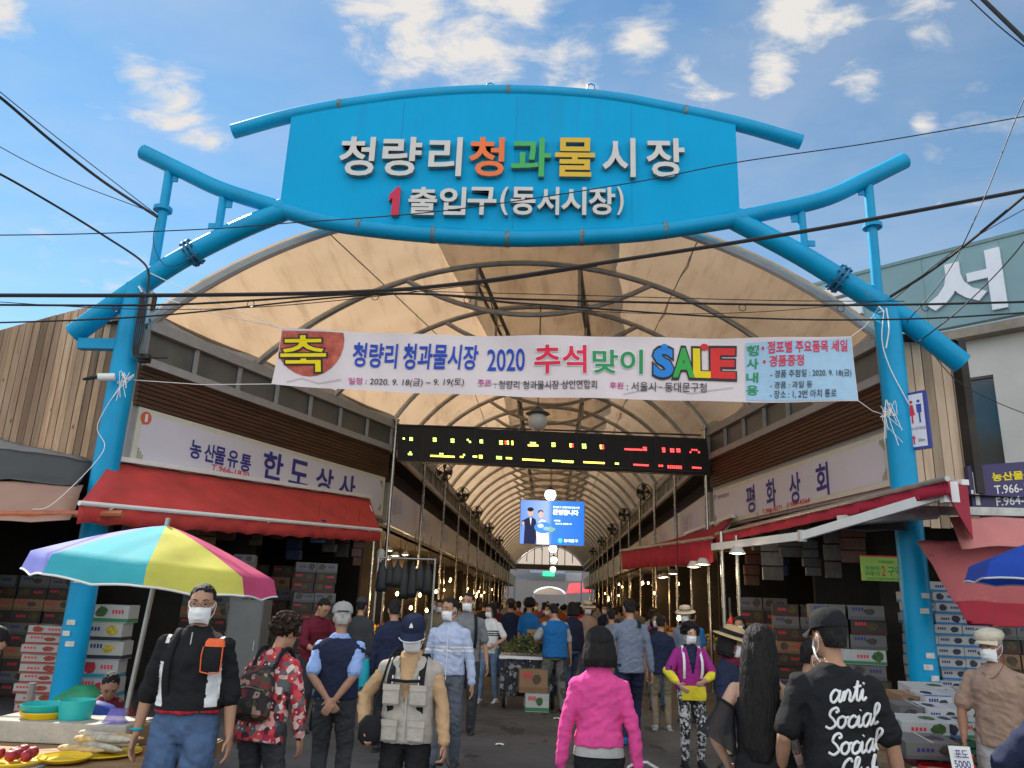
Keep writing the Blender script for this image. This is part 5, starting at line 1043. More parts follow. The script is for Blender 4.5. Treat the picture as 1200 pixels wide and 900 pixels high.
m = MB(); text(m, '포도', pc+V((0, -.006, .05)), (1, -.1, 0), (0, .25, 1), .09, .05); text(m, '5000', pc+V((0, -.006, -.02)), (1, -.1, 0), (0, .25, 1), .11, .05); m.build('lettering', M_NAVYINK, t)
m = MB(); m.tube([pc+V((0, .01, -.1)), (pc.x, pc.y+.03, .50)], .006, 5); m.build('stick', M_STEEL, t)
def dish(name, lab, c, r_, h_, m_, cat='basket', rim=.006, lat=False):
    m = MB(); m.lathe([(.001, .004), (r_*.78, .004), (r_*.82, .01), (r_*.97, h_), (r_, h_+rim), (r_*1.02, h_), (r_*.86, .0), (r_*.78, -.002), (.001, -.002)], c, 28)
    o = m.build(name, m_, smooth=True, off=c); return tag(o, lab, cat)
M_TQ = mat('turquoise_plastic', (.02, .42, .40), .4, var=.1); M_YP = mat('yellow_plastic', (.75, .50, .01), .4, var=.08); M_RP = mat('red_plastic', (.55, .02, .03), .4, var=.08)
pp = at(1100, 886, 6.6); dish('plate', 'red plastic plate in front of the right fruit display', (pp.x, 6.6, .56), .15, .03, M_RP, 'plate'); pp = at(1096, 893, 6.5); dish('plate', 'beige bowl below the red plate at the right display', (pp.x, 6.5, .52), .17, .05, mat('beige_plastic', (.5, .42, .3), .5), 'bowl')
# ------------------------------------------------------------ left stall
M_BOARD = mat('stall_board', (.30, .18, .085), .75, var=.35, scale=3, stretch=(1, 6, 1))
before_stall = set(COL.objects)
st = empty('market_stall', (-3.45, 5.45, 0), 'rough wooden market stall table with a green sheet below at the left', 'stall table')
m = MB()
for k in range(7): m.box((-3.45, 4.78+k*.235, .735), (2.1, .228, .03))
m.build('tabletop', M_BOARD, st); m = MB(); m.box((-2.40, 5.48, .69), (.03, 1.66, .10)); m.box((-3.45, 4.65, .69), (2.1, .03, .10)); m.build('edge_board', M_BOARD, st)
for sx in (-.98, .98):
    for sy in (-.72, .72): m = MB(); m.box((-3.45+sx, 5.48+sy, .43), (.07, .07, .58)); m.build('leg', M_BOARD, st)
m = MB(); rows = [[V((-2.385+.03*sin(k*1.9)*(1-i/5), 4.75+k*.075, .12+i*.10)) for k in range(20)] for i in range(6)]; m.sheet(rows); m.build('green_sheet', mat('green_tarp', (.02, .22, .12), .6, var=.15), st, smooth='all')
m = MB(); rows = [[V((-4.2+1.15*i/10+.0, 4.72+.62*j/8, .757+.006*mnoise.noise(V((i*.7, j*.9, 2))))) for i in range(11)] for j in range(9)]; m.sheet(rows, .004)
tag(m.build('tablecloth', mat('pale_cloth', (.62, .62, .68), .8, var=.08), smooth='all', off=(-3.6, 5, .757)), 'pale cloth spread over the front of the left stall table', 'cloth')
m = MB(); m.box((-3.42, 6.0, .825), (1.05, .42, .14)); tag(m.build('foam_box', mat('foam_white', (.44, .41, .35), .9, var=.15, scale=12, bump=.3), off=(-3.42, 6.0, .76), bevel=.01), 'long off-white foam block at the back of the left stall', 'foam box')
for i, (px, py, r_, h_, mm, lab, z) in enumerate(((90, 836, .125, .125, M_TQ, 'tall turquoise basket stack on the foam block', .897), (52, 846, .16, .04, M_YP, 'yellow basket under the turquoise one at the left stall', .897), (52, 842, .16, .05, M_TQ, 'shallow turquoise basket beside the tall stack', .937))):
    Y = 6.0; p = at(px, py, Y); dish('basket', lab, (p.x, Y-.02, z), r_, h_, mm)
Y = 5.25; p = at(70, 872, Y); dish('plate', 'bright yellow round plate on the pale cloth', (p.x+.05, Y, .768), .155, .02, M_YP, 'plate'); q0 = at(20, 884, 5.1); dish('plate', 'yellow plate of red fruit at the left picture edge', (q0.x, 5.1, .768), .17, .02, M_YP, 'plate')
random.seed(3); M_APPLE = mat('red_fruit_skin', (.24, .014, .02), .45, var=.4, scale=12)
def fruit(c, r_, m_, lab, grp):
    m = MB(); m.lathe([(.001, -.82*r_), (.4*r_, -.9*r_), (.85*r_, -.55*r_), (r_, .0), (.88*r_, .55*r_), (.45*r_, .88*r_), (.12*r_, .72*r_), (.01, .66*r_)], c, 14); o = m.build('fruit', m_, smooth='all', off=c); return tag(o, lab, 'fruit', grp)
for i in range(7): a = i*2.4; fruit((q0.x+.075*sqrt(i)*cos(a)*.7, 5.1+.06*sqrt(i)*sin(a)*.8, .822), .036, M_APPLE, 'dark red fruit on the yellow plate at the left edge', 'red fruit on the yellow plate')
ty = at(118, 876, 5.55); dish('plate', 'yellow tray under the pale dried produce on the left stall', (ty.x+.02, 5.55, .756), .24, .015, M_YP, 'tray')
M_HUSK = mat('pale_husk', (.50, .36, .17), .7, var=.35, scale=20, stretch=(1, 1, 3)); M_HUSK2 = mat('silver_husk', (.42, .38, .30), .5, var=.35, scale=20)
for i in range(9):
    a = random.uniform(-.5, -.2); c = V((ty.x+.02+random.uniform(-.1, .1), 5.55+random.uniform(-.12, .12), .80+.026*(i//3))); d = V((cos(a), sin(a), random.uniform(-.05, .06))); m = MB()
    m.tube(arc_pts([c-d*.19, c-d*.12, c, c+d*.13, c+d*.20], 3), [.006+.024*sin(pi*min(1, .12+k/13.)) for k in range(13)], 9); tag(m.build('dried_fish', M_HUSK if i % 2 else M_HUSK2, smooth='all', off=c), 'long dried fish in the heap on the yellow tray', 'fish', 'dried fish heaped on the yellow tray')
bg_ = at(134, 852, 5.9); m = MB(); m.loft([((bg_.x, 5.9, .755), .09, .06), ((bg_.x, 5.9, .80), .12, .09), ((bg_.x, 5.9, .87), .11, .085), ((bg_.x, 5.9, .93), .06, .04), ((bg_.x+.02, 5.9, .99), .055, .045)], 20)
for i, q in enumerate(m.v): m.v[i] = q+V((mnoise.noise(q*25)*.02, mnoise.noise(q*31)*.02, 0))
mp_ = mat('violet_plastic_film', (.22, .18, .62), .25, var=.1); mp_.node_tree.nodes['Principled BSDF'].inputs['Alpha'].default_value = .55
tag(m.build('plastic_bag', mp_, smooth='all', off=(bg_.x, 5.9, .755)), 'violet plastic bag of red apples on the left stall', 'bag')
for i, (dx, dz) in enumerate(((-.045, .805), (.04, .80), (0, .865))): fruit((bg_.x+dx, 5.87, dz), .042, M_APPLE, 'red apple inside the violet plastic bag', 'apples in the violet bag')
p = at(160, 845, 6.0); carton('brown', (.26, .22, .13), (p.x, 6.0, .752), -.3, 'small brown carton beside the violet bag on the left stall', None)
m = MB(); c = at(118, 828, 6.3); m.loft([((c.x, 6.3, .76), .22, .12), ((c.x, 6.3, .86), .20, .11), ((c.x-.02, 6.3, .96), .12, .07), ((c.x-.03, 6.3, .99), .03, .02)], 18); 
for i, q in enumerate(m.v): m.v[i] = q+V((1, 1, .6))*(mnoise.noise(q*9)*.05)
tag(m.build('blue_cover', mat('blue_tarp', (.02, .05, .30), .6, var=.2), smooth='all', off=(c.x, 6.3, .76)), 'crumpled blue sheet behind the tall turquoise basket', 'cover')
for o in set(COL.objects)-before_stall:
    if o.parent is None: o.location.z -= .14
for i, (px, py, c_, lab) in enumerate(((30, 848, (.10, .3, .5), 'cloudy blue plastic sack beside the left blue post'), (95, 815, (.02, .22, .10), 'green netting sack at the foot of the left blue post'))):
    Y = 7.6+i*1.5; c = at(px, py, Y); m = MB(); m.loft([((c.x, Y, 0), .30, .22), ((c.x, Y, .3), .34, .26), ((c.x, Y, c.z-.02), .26, .2), ((c.x, Y, c.z+.1), .10, .08)], 18)
    for k, q in enumerate(m.v): m.v[k] = q+V((1, 1, .2))*(mnoise.noise(q*6)*.05)
    tag(m.build('sack', mat('sack%d' % i, c_, .5, var=.25), smooth='all', off=(c.x, Y, 0)), lab, 'sack')
m = MB(); a, b = at(38, 835, 6.6), at(33, 800, 6.6); m.tube([(a.x-.02, 6.6, .0), (b.x+.04, 6.6, b.z)], .03, 8); tag(m.build('stall_post', mat('grey_wood', (.25, .24, .23), .8, var=.2), off=(a.x, 6.6, 0)), 'short leaning grey stake at the back of the left stall', 'stake')
# ------------------------------------------------------------ cart of greens
ct = empty('hand_cart', (-.15, 13.85, 0), 'vendor hand cart covered with dark cloth and loaded with greens in the arcade mouth', 'cart')
m = MB(); m.box((-.15, 13.9, .80), (1.0, .8, .05)); m.build('deck', M_WHITE, ct)
m = MB(); rows = [[V((-.62+.94*k/24, 13.50+.02*sin(k*1.7)+.03*sin(i*2+k), .78-.58*i/6)) for k in range(25)] for i in range(7)]; m.sheet(rows, .006, up=(0, -1, 0)); m.build('cloth_skirt', print_cloth('dark_patterned_cloth', [(.02, .02, .025), (.05, .05, .06), (.02, .02, .025), (.03, .03, .04), (.25, .25, .25)], 14), ct, smooth='all')
for sx in (-.42, .32):
    for sy in (-.3, .3): m = MB(); m.tube([(-.10+sx, 13.9+sy, .06), (-.10+sx, 13.9+sy, .78)], .02, 8); m.build('leg', M_STEEL, ct)
for sx in (-.45, .35): m = MB(); m.lathe([(.02, -.03), (.16, -.03), (.18, 0), (.16, .03), (.02, .03)], (-.10+sx, 13.62, .18), 18, Matrix.Rotation(pi/2, 3, 'Y')); m.build('wheel', M_BLACK, ct)
random.seed(9); m = MB(); G = [mat('leaf_pale_green', (.16, .20, .07), .6, var=.3), mat('leaf_green', (.06, .11, .025), .6, var=.3), mat('stem_pale', (.34, .33, .17), .6, var=.2)]
for i in range(1500):
    x = random.gauss(-.15, .24); y = random.gauss(13.8, .2)
    if abs(x+.15) > .52 or abs(y-13.85) > .42: continue
    h_ = .30*max(0, 1-((x+.15)/.6)**2)*max(.1, 1-((y-13.85)/.55)**2); z = .83+h_*random.uniform(.2, 1.15); m.m = random.choice([0, 0, 1, 1, 2]); a = random.uniform(0, 2*pi); L_ = random.uniform(.04, .10); d = V((cos(a), sin(a), random.uniform(-.5, .6))); u, v_ = frame(d); c = V((x, y, z)); wd_ = .012 if m.m == 2 else random.uniform(.014, .03)
    m.add([c, c+d*L_*.5+u*wd_, c+d*L_, c+d*L_*.5-u*wd_+v_*.008], [(0, 1, 2, 3)])
tag(m.build('leafy_greens', G, off=(-.15, 13.85, .83)), 'heap of loose leafy greens piled on the hand cart', 'greens', kind='stuff')
m = MB(); a = at(612, 757, 14.1); m.box((.08, 14.15, 1.08), (.55, .015, .34), rx=-.5, rz=.3); tag(m.build('cardboard_sheet', CT['brown'][0], off=(.08, 14.15, .95)), 'sheet of brown cardboard propped behind the greens on the cart', 'cardboard')
p = at(625, 806, 13.3); carton('leaf', (.38, .36, .28), (p.x+.05, 13.45, .002), .1, 'white and green carton on the ground below the brown one', None); carton('brown', (.46, .36, .36), (p.x-.02, 13.45, .286), .12, 'brown cardboard carton stacked beside the hand cart', None)
# ------------------------------------------------------------ left shop fittings
cb = at(279, 765, 12.2); cbn = empty('cabinet', (cb.x, 12.3, 0), 'grey metal cabinet standing under the left red awning', 'cabinet'); m = MB(); m.box((cb.x, 12.5, .80), (.55, .4, 1.55)); m.build('body', mat('cabinet_grey', (.13, .135, .13), .5, var=.1), cbn, bevel=.01)
m = MB(); m.box((cb.x+.01, 12.292, .82), (.50, .012, 1.42)); dr_ = m.build('door', mat('cabinet_door_grey', (.15, .155, .15), .5, var=.1), cbn); m = MB(); m.box((cb.x+.2, 12.275, .9), (.02, .02, .14)); m.build('handle', M_STEEL, dr_)
for sx in (-.22, .22): m = MB(); m.box((cb.x+sx, 12.4, .012), (.06, .3, .024)); m.build('foot', M_BLACK, cbn)
c = at(285, 805, 11.2); m = MB(); m.lathe([(.20, 0), (.24, .02), (.27, .5), (.28, .52), (.255, .52), (.22, .05), (.01, .04)], (c.x, 11.4, 0), 24); tag(m.build('bin', mat('bin_blue', (.02, .07, .28), .4, var=.1), smooth=True, off=(c.x, 11.4, 0)), 'dark blue plastic tub on the ground under the red awning', 'tub')
rk = at(490, 640, 14.2); rack = empty('hanging_rack', (rk.x, 14.4, 2.45), 'steel hanging rail for dark bags at the corner of the left shop', 'rail'); m = MB(); m.tube([(rk.x-.75, 14.4, 2.38), (rk.x+.3, 14.4, 2.38)], .018, 8); m.build('rail', M_STEEL, rack)
for sx in (-.75, .3): m = MB(); m.tube([(rk.x+sx, 14.4, 0), (rk.x+sx, 14.4, 2.4)], .02, 8); m.build('upright', M_STEEL, rack)
for i in range(7):
    x = rk.x-.66+i*.14; z = 2.36; m = MB(); hh = random.uniform(.42, .72); w_ = random.uniform(.07, .11)
    m.loft([((x, 14.4, z-hh), w_, .05), ((x, 14.4, z-hh*.85), w_*1.1, .07), ((x, 14.4, z-hh*.4), w_, .06), ((x, 14.4, z-.12), w_*.5, .03), ((x, 14.4, z-.01), .012, .012)], 14)
    for k, q in enumerate(m.v): m.v[k] = q+V((mnoise.noise(q*14), mnoise.noise(q*15), 0))*.02
    tag(m.build('hanging_bag', M_PLB if (M_PLB := mat('dark_bag_nylon', (.018, .02, .022), .5, var=.3)) else None, smooth='all', off=(x, 14.4, z)), f'dark nylon bag on the hanging rail, {ORD[i]} counted from the cabinet side', 'bag', 'dark bags on the hanging rail')
m = MB(); fx = at(861, 735, 14.6); t = empty('fire_extinguisher', (fx.x, 14.8, 1.1), 'red fire extinguisher hung among the poles under the right awning', 'fire extinguisher'); m.lathe([(.01, 0), (.075, .005), (.08, .03), (.08, .36), (.06, .42), (.025, .45), (.02, .47)], (fx.x, 14.8, 1.1), 18); m.build('cylinder', mat('extinguisher_red', (.5, .01, .02), .3), t, smooth=True)
m = MB(); m.box((fx.x, 14.8, 1.60), (.03, .10, .05)); m.tube(arc_pts([(fx.x+.02, 14.78, 1.58), (fx.x+.11, 14.77, 1.5), (fx.x+.10, 14.76, 1.25)], 5), .011, 6); m.build('valve_hose', M_BLACK, t); m = MB(); m.box((fx.x, 14.718, 1.30), (.09, .004, .12)); m.build('paper_label', M_WHITE, t); m = MB(); m.tube([(fx.x, 14.9, 0), (fx.x, 14.9, 1.9)], .02, 6); m.box((fx.x, 14.86, 1.35), (.18, .06, .03)); m.build('stand', M_DGREY, t)
hp_ = at(446, 650, 16.6); t = empty('hanging_lamp', (hp_.x, 16.6, hp_.z), 'white caged lamp hanging at the inner end of the left red awning', 'lamp'); m = MB(); m.lathe([(.02, -.16), (.07, -.15), (.085, -.05), (.085, .06), (.05, .12)], hp_, 14); m.build('shade', mat('lamp_white_plastic', (.7, .74, .72), .4), t, smooth=True); m = MB(); m.tube([hp_+V((0, 0, .1)), hp_+V((-.05, -.1, .5)), hp_+V((-.25, -.3, 1.0))], .012, 6); m.build('cord', M_ROPE, t)
# counters and shelves along both sides of the arcade
M_CTR = mat('counter_board', (.10, .07, .05), .7, var=.3)
PROD = [('orange', (.60, .22, .02)), ('red', (.42, .03, .03)), ('green', (.12, .22, .04)), ('yellow', (.6, .42, .04)), ('purple', (.10, .03, .12)), ('brown', (.24, .13, .06))]
def make_counter(ci):
    t = empty('produce_counter', (0, 0, 0), '', 'market counter', 'produce counters along the arcade')
    m = MB(); m.box((0, 0, .70), (1.1, 3.2, .06)); m.build('tabletop', M_CTR, t)
    m = MB(); m.box((-.5, 0, .34), (.04, 3.2, .66)); m.build('front_panel', M_CTR, t)
    m = MB()
    for z in (1.2, 1.7, 2.2): m.box((1.35, 0, z), (.4, 3.2, .03))
    for y in (-1.55, 1.55): m.box((1.35, y, 1.15), (.4, .05, 2.3))
    m.build('shelf', M_CTR, t)
    rng = random.Random(ci)
    for k in range(5):
        m = MB(); m.box((-.05, -1.25+.62*k, .80), (.75, .52, .14)); nm_, cc = PROD[(k+ci) % 6]; tr_ = m.build('tray', CT['brown'][0] if k % 2 else CT['grape'][0], t)
        m = MB()
        for j in range(26): m.ell((-.05+rng.uniform(-.32, .32), -1.25+.62*k+rng.uniform(-.2, .2), .89+rng.uniform(0, .06)), .05, nu=8, nv=5)
        m.build('produce', mat('produce_'+nm_, cc, .5, var=.25), tr_, smooth='all')
    for k in range(14):
        m = MB(); z = (.9, 1.22, 1.72, 2.22)[k % 4]; hh = rng.uniform(.18, .34); m.box((1.32, -1.4+.215*k, z+hh/2), (.3, .19, hh)); nm_, cc = PROD[rng.randrange(6)]; m.build('packet', mat('packet_'+nm_, tuple(c_*.5+.05 for c_ in cc), .6, var=.3), t)
    return t
cps = [make_counter(0), make_counter(3)]; used = [False, False]; 
for sd, s in (('left', -1), ('right', 1)):
    for k in range(9):
        i = k % 2; o = copy_tree(cps[i]) if used[i] else cps[i]; used[i] = True; Y = 20.2+k*4.4
        o.location = (arc_c(Y)+s*4.55, Y, 0); o.rotation_euler.z = 0 if s > 0 else pi; o['label'] = f'dark produce counter with shelves on the {sd} side of the arcade, {ORD[k]} counted inward'
# pieces of litter on the asphalt
for i, (x, y) in enumerate(((-.5, 10.2), (.9, 11.4), (-1.6, 12.1), (.25, 12.6))):
    m = MB(); m.sheet([[V((x+.05*a+.01*b, y+.04*b, .006+.012*((a+b) % 2))) for a in range(3)] for b in range(3)]); tag(m.build('paper_scrap', M_WHITE, off=(x, y, 0)), ['small paper scrap on the asphalt before the utility vest man', 'small paper scrap on the asphalt beside the pink jacket', 'small paper scrap on the asphalt near the pale blue shirt', 'small paper scrap on the asphalt in front of the cart cartons'][i], 'litter')
# ------------------------------------------------------------ people
SKIN = {k: mat('skin_'+k, c, .55, var=.10, scale=14, spec=.3) for k, c in dict(light=(.52, .31, .22), tan=(.40, .22, .14), deep=(.30, .155, .095)).items()}
HAIRM = {'black': mat('hair_black', (.012, .010, .010), .62, spec=.25, var=.4, scale=30, stretch=(1, 1, .15), bump=.8), 'brown': mat('hair_darkbrown', (.03, .02, .016), .8, spec=.1, var=.5, scale=30), 'grey': mat('hair_grey', (.38, .37, .36), .6, var=.3, scale=25)}
M_MASK = mat('white_face_mask', (.82, .82, .82), .8, var=.04)
M_EYE = mat('dark_eye', (.015, .012, .01), .25, var=0); M_EYEW = mat('eye_white', (.6, .56, .52), .3, var=0)
def remesh(mb, vox, smooth=2, bump=0., bs=6., seed=0., keep=.5):
    """merge the closed pieces of mb into one continuous skin"""
    me = bpy.data.meshes.new('r'); me.from_pydata([tuple(p) for p in mb.v], [], mb.f)
    bm = bmesh.new(); bm.from_mesh(me); bmesh.ops.recalc_face_normals(bm, faces=bm.faces); bm.to_mesh(me); bm.free()
    o = bpy.data.objects.new('r', me)
    md = o.modifiers.new('r', 'REMESH'); md.mode = 'VOXEL'; md.voxel_size = vox; md.adaptivity = 0
    if smooth: s = o.modifiers.new('s', 'SMOOTH'); s.factor = .6; s.iterations = smooth
    r = evaluated(o); bpy.data.meshes.remove(me)
    if bump:
        nv_ = len(r.vertices); nf = [0.]*(3*nv_); r.vertices.foreach_get('normal', nf); cf = [0.]*(3*nv_); r.vertices.foreach_get('co', cf); sx = V((seed, seed*2, 0))
        for i in range(nv_):
            p = V(cf[3*i:3*i+3]); n = V(nf[3*i:3*i+3])
            a = mnoise.noise(V((p.x*bs, p.y*bs, p.z*bs*.8))+sx); b = mnoise.noise(V((p.x*bs*1.6+p.z*bs*1.2, p.y*bs*1.6, p.z*bs*1.5-p.x*bs))+sx)
            c_ = mnoise.noise(V((p.x*6, p.y*6, p.z*24+p.x*9))+sx); msk = max(0., min(1., .5+1.8*mnoise.noise(V((p.x*4, p.y*4, p.z*3.2))+sx*.5)))
            cf[3*i:3*i+3] = p + n*bump*(a*.6+(abs(b)*-1.5+.45)+msk*(.35-1.3*abs(c_)))
        r.vertices.foreach_set('co', cf)
    r.polygons.foreach_set('use_smooth', [True]*len(r.polygons)); return r
def link(me, name, m, parent, mats=None):
    me.name = name; me.materials.clear()
    for k in (mats or [m]): me.materials.append(k)
    o = bpy.data.objects.new(name, me); COL.objects.link(o); o.parent = parent; return o
def limb(mb, pts, rs, n=10, balls=True):
    mb.tube(pts, rs, n)
    if balls:
        for p, r in zip(pts, rs): mb.ell(p, r*1.0, nu=10, nv=6)
def ik(a, b, l1, l2, pole):
    a, b = V(a), V(b); d = b-a; L_ = min(d.length, (l1+l2)*.995); dn = d.normalized(); b = a+dn*L_
    x = (l1*l1-l2*l2+L_*L_)/(2*L_); h = sqrt(max(0, l1*l1-x*x)); p = V(pole); p = p-dn*p.dot(dn); p.normalize()
    return a+dn*x+p*h, b
def person(label, x, y, h=1.70, face=0., fem=False, lean=0., twist=0., head=(0, 0), arms=None, legs=None, skin='light', top=None, topcol=None, sleeve='short', hem=.86,
           pants=None, hair='short', hairc='black', mask=False, hat=None, build=1., vox=.0085, shoes=None, crowd=False, group=None, z0=0., glasses=False, seated=0., extra=None, skirt=False, neck=True):
    k = h/1.70; lod = 2.2 if crowd else 1.0
    root = empty('person', (x, y, z0), label, 'person', group)
    W = .95 if fem else 1.; W *= build; sw = (.152 if fem else .172)*(1+.5*(build-1)); hipz = .90
    Rl = Matrix.Rotation(lean, 3, 'X'); Rt = Matrix.Rotation(twist, 3, 'Z'); piv = V((0, .02, .95))
    def T(p): p = V(p); return (piv + Rl @ (Rt @ (p-piv)))          # lean forward (towards -y) about the hips
    if lean: Rl = Matrix.Rotation(lean, 3, 'X')
    hy, hp = head
    nb = T((0, .015, 1.462)); Rh = Rl @ Rt @ Matrix.Rotation(hy, 3, 'Z') @ Matrix.Rotation(hp, 3, 'X')
    hc = nb + Rh @ V((0, -.025, .135))
    def H(p): return hc + Rh @ V(p)
    S = lambda q: V(q)
    # --- joints
    shl = {s: T((s*sw, .012, 1.348)) for s in (-1, 1)}
    arms = arms or {}; A = {}
    for s in (-1, 1):
        tgt, pole = arms.get(s, ((s*(sw+.075), -.02, .80), (s*.3, .8, 0)))
        el, wr = ik(shl[s], V(tgt), .275, .245, pole); A[s] = (shl[s], el, wr)
    legs = legs or {}; Lg = {}
    for s in (-1, 1):
        ft = V(legs.get(s, (s*.10, 0, .075))); hj = V((s*.088*W, .01, hipz)); kn, an = ik(hj, ft, .425, .42, (s*.15, -1, 0)); Lg[s] = (hj, kn, an)
    if seated:
        for s in (-1, 1):
            hj = V((s*.10, .0, hipz)); kn = V((s*.16, -.40, hipz+.02)); an = V((s*.15, -.34, hipz-.38)); Lg[s] = (hj, kn, an)
    # --- body, one continuous surface
    mb = MB()
    TR = [((0, .012, .84), .135*W, .090*W), ((0, .012, .92), .140*W, .094*W), ((0, .008, 1.02), .132*W, .088*W), ((0, .0, 1.12), .140*W, .094*W), ((0, -.004, 1.24), .152*W, .102*W), ((0, .004, 1.33), .155*W, .092*W), ((0, .01, 1.39), .135*W, .072*W), ((0, .014, 1.43), .085, .058), ((0, .016, 1.46), .058, .05)]
    mb.loft(TR, 18, T)
    limb(mb, [T((0, .016, 1.42)), T((0, .012, 1.48)), H((0, .02, -.04))], [.058, .050, .048])
    for s in (-1, 1):
        a, e, wv = A[s]; limb(mb, [a, a+(e-a)*.5, e, e+(wv-e)*.35, wv], [.046*W, .043*W, .036*W, .037*W, .024*W])
        hj, kn, an = Lg[s]; limb(mb, [hj, hj+(kn-hj)*.5, kn, kn+(an-kn)*.35, an], [.085*W, .072*W, .052*W, .05*W, .034*W])
    # head
    mb.ell(H((0, .014, .035)), (.074, .093, .084), Rh, 16, 10)
    rings = [((0, -.045, -.112), .022, .018), ((0, -.036, -.100), .042, .044), ((0, -.022, -.075), .055, .064), ((0, -.012, -.04), .064, .078), ((0, -.004, .0), .069, .086), ((0, 0, .04), .070, .088), ((0, .004, .08), .055, .07)]
    mb.loft(rings, 16, H, 2.2)
    if not crowd:
        mb.add([H(p) for p in ((-.017, -.084, -.036), (.017, -.084, -.036), (0, -.112, -.030), (0, -.094, .018), (-.010, -.082, .016), (.010, -.082, .016), (0, -.070, -.04))], [(0, 2, 3, 4), (1, 5, 3, 2), (0, 6, 1, 2), (4, 3, 5), (0, 4, 5, 1, 6)])
        mb.ell(H((0, -.087, -.062)), (.024, .012, .007), Rh, 10, 6)
        for s in (-1, 1): mb.ell(H((s*.033, -.076, .022)), (.022, .016, .007), Rh, 8, 6)
    for s in (-1, 1): mb.ell(H((s*.075, .012, -.008)), (.011, .019, .032), Rh, 8, 6)
    # hands
    hk = arms.get('hand', {})
    for s in (-1, 1):
        a, e, wv = A[s]; d = (wv-e).normalized(); side = V((s, 0, 0)); side = hk.get(s, side); side = V(side); 
        nrm = side-d*side.dot(d)                               # back of the hand
        nrm = nrm.normalized() if nrm.length > 1e-3 else V((0, -1, 0)); across = d.cross(nrm)
        if crowd: limb(mb, [wv, wv+d*.10, wv+d*.17], [.024, .036, .018]); continue
        if across.y > 0: across = -across                        # thumb side towards the front
        Mx = Matrix((across, nrm, d)).transposed()
        mb.ell(wv+d*.052, (.042, .018, .058), Mx, 12, 8)
        curl = arms.get('curl', .55)
        for i, (off, ln) in enumerate(((.031, .072), (.011, .082), (-.011, .076), (-.030, .058))):
            b = wv+d*.092+across*off; p1 = b+(d*cos(curl*.5)-nrm*sin(curl*.5))*ln*.5; p2 = p1+(d*cos(curl*1.5)-nrm*sin(curl*1.5))*ln*.5
            limb(mb, [wv+d*.055+across*off*.8, b, p1, p2], [.012, .0105, .0098, .0085], 8)
        b = wv+d*.03+across*.028; limb(mb, [b, b+across*.030+d*.022-nrm*.01, b+across*.036+d*.058-nrm*.018], [.014, .0115, .009], 8)
    sc = lambda me: me.transform(Matrix.Scale(k, 4))
    me = remesh(mb, vox*lod if not crowd else .02, 2); sc(me); body = link(me, 'body', SKIN[skin], root)
    if not crowd:
        for s in (-1, 1):
            q = MB(); q.ell(H((s*.031, -.0835, .004)), (.0115, .005, .0040), Rh, 10, 6); me = remesh(q, .002, 1); sc(me); ey = link(me, 'eye', M_EYE, root)
            q = MB(); q.tube([H((s*.014, -.0915, .026)), H((s*.034, -.088, .032)), H((s*.052, -.075, .026))], [.0032, .0045, .0025], 6); me = remesh(q, .003, 0); sc(me); link(me, 'eyebrow', HAIRM[hairc], root)
    # --- trousers
    if pants:
        q = MB(); hz = .98
        q.loft([((0, .012, .80), .130*W, .098*W), ((0, .012, .86), .157*W, .114*W), ((0, .012, .91), .156*W, .112*W), ((0, .010, .97), .145*W, .101*W)], 18, T if not seated else None)
        for s in (-1, 1):
            hj, kn, an = Lg[s]; wl = .92 if fem else 1.05
            an2 = an+(kn-an)*(-.02 if not fem else .06)
            limb(q, [hj, hj+(kn-hj)*.5, kn, kn+(an2-kn)*.5, an2], [.098*W, .086*W*wl, .069*W*wl, .062*W*wl, .055*W*wl], 12)
        me = remesh(q, .011*lod if not crowd else .024, 2, .0 if crowd else .010, 8, x); sc(me); link(me, 'trousers', pants, root)
    for s in (-1, 1):
        hj, kn, an = Lg[s]; q = MB(); dr = V((s*.12, -1, 0)).normalized()
        limb(q, [an+V((0, .03, -.03)), an+dr*.07+V((0, 0, -.045)), an+dr*.16+V((0, 0, -.052))], [.042, .038, .030], 10); q.box(an+dr*.06+V((0, 0, -.070)), (.075, .25, .016), rz=atan2(dr.x, -dr.y)*-1)
        me = remesh(q, .011 if not crowd else .022, 1); sc(me); link(me, 'shoe', shoes or M_BLACK, root)
    # --- top
    if top:
        e = .017 if not crowd else .02; q = MB(); loose = .012 if fem else .016
        TS_ = [((0, .012, hem), .168*W+loose, .118*W+loose), ((0, .010, hem+.08), .160*W+loose, .112*W+loose), ((0, .004, 1.05), .152*W+loose, .105*W+loose), ((0, 0, 1.15), .150*W+loose*.8, .106*W+loose*.6), ((0, -.004, 1.26), .164*W+e*.6, .114*W+e*.4), ((0, .004, 1.335), .166*W+e*.3, .100*W+e*.3), ((0, .010, 1.395), .146*W+e*.4, .078*W+e*.3), ((0, .014, 1.438), .092, .064), ((0, .014, 1.468), .062, .058)]
        if sleeve == 'off': TS_ = [(c_, a_*(.80 if c_[2] > 1.30 else .96), b_) for c_, a_, b_ in TS_ if c_[2] < 1.41]
        q.loft(TS_, 20, T)
        for s in (-1, 1):
            if sleeve == 'off': continue
            a, el, wv = A[s]; a0 = a
            if sleeve == 'short': pts = [a0, a+(el-a)*.5, a+(el-a)*.82]; rr = [.057*W, .060*W, .064*W]
            elif sleeve == 'cap': pts = [a0, a+(el-a)*.3]; rr = [.058*W, .058*W]
            elif sleeve == 'none': pts = [a0, a+(el-a)*.12]; rr = [.054*W, .054*W]
            elif sleeve == 'elbow': pts = [a0, a+(el-a)*.5, el, el+(wv-el)*.12]; rr = [.057*W, .060*W, .058*W, .058*W]
            else: pts = [a0, a+(el-a)*.5, el, el+(wv-el)*.5, el+(wv-el)*.95]; rr = [.057*W, .056*W, .050*W, .047*W, .041*W]
            limb(q, pts, rr, 12)
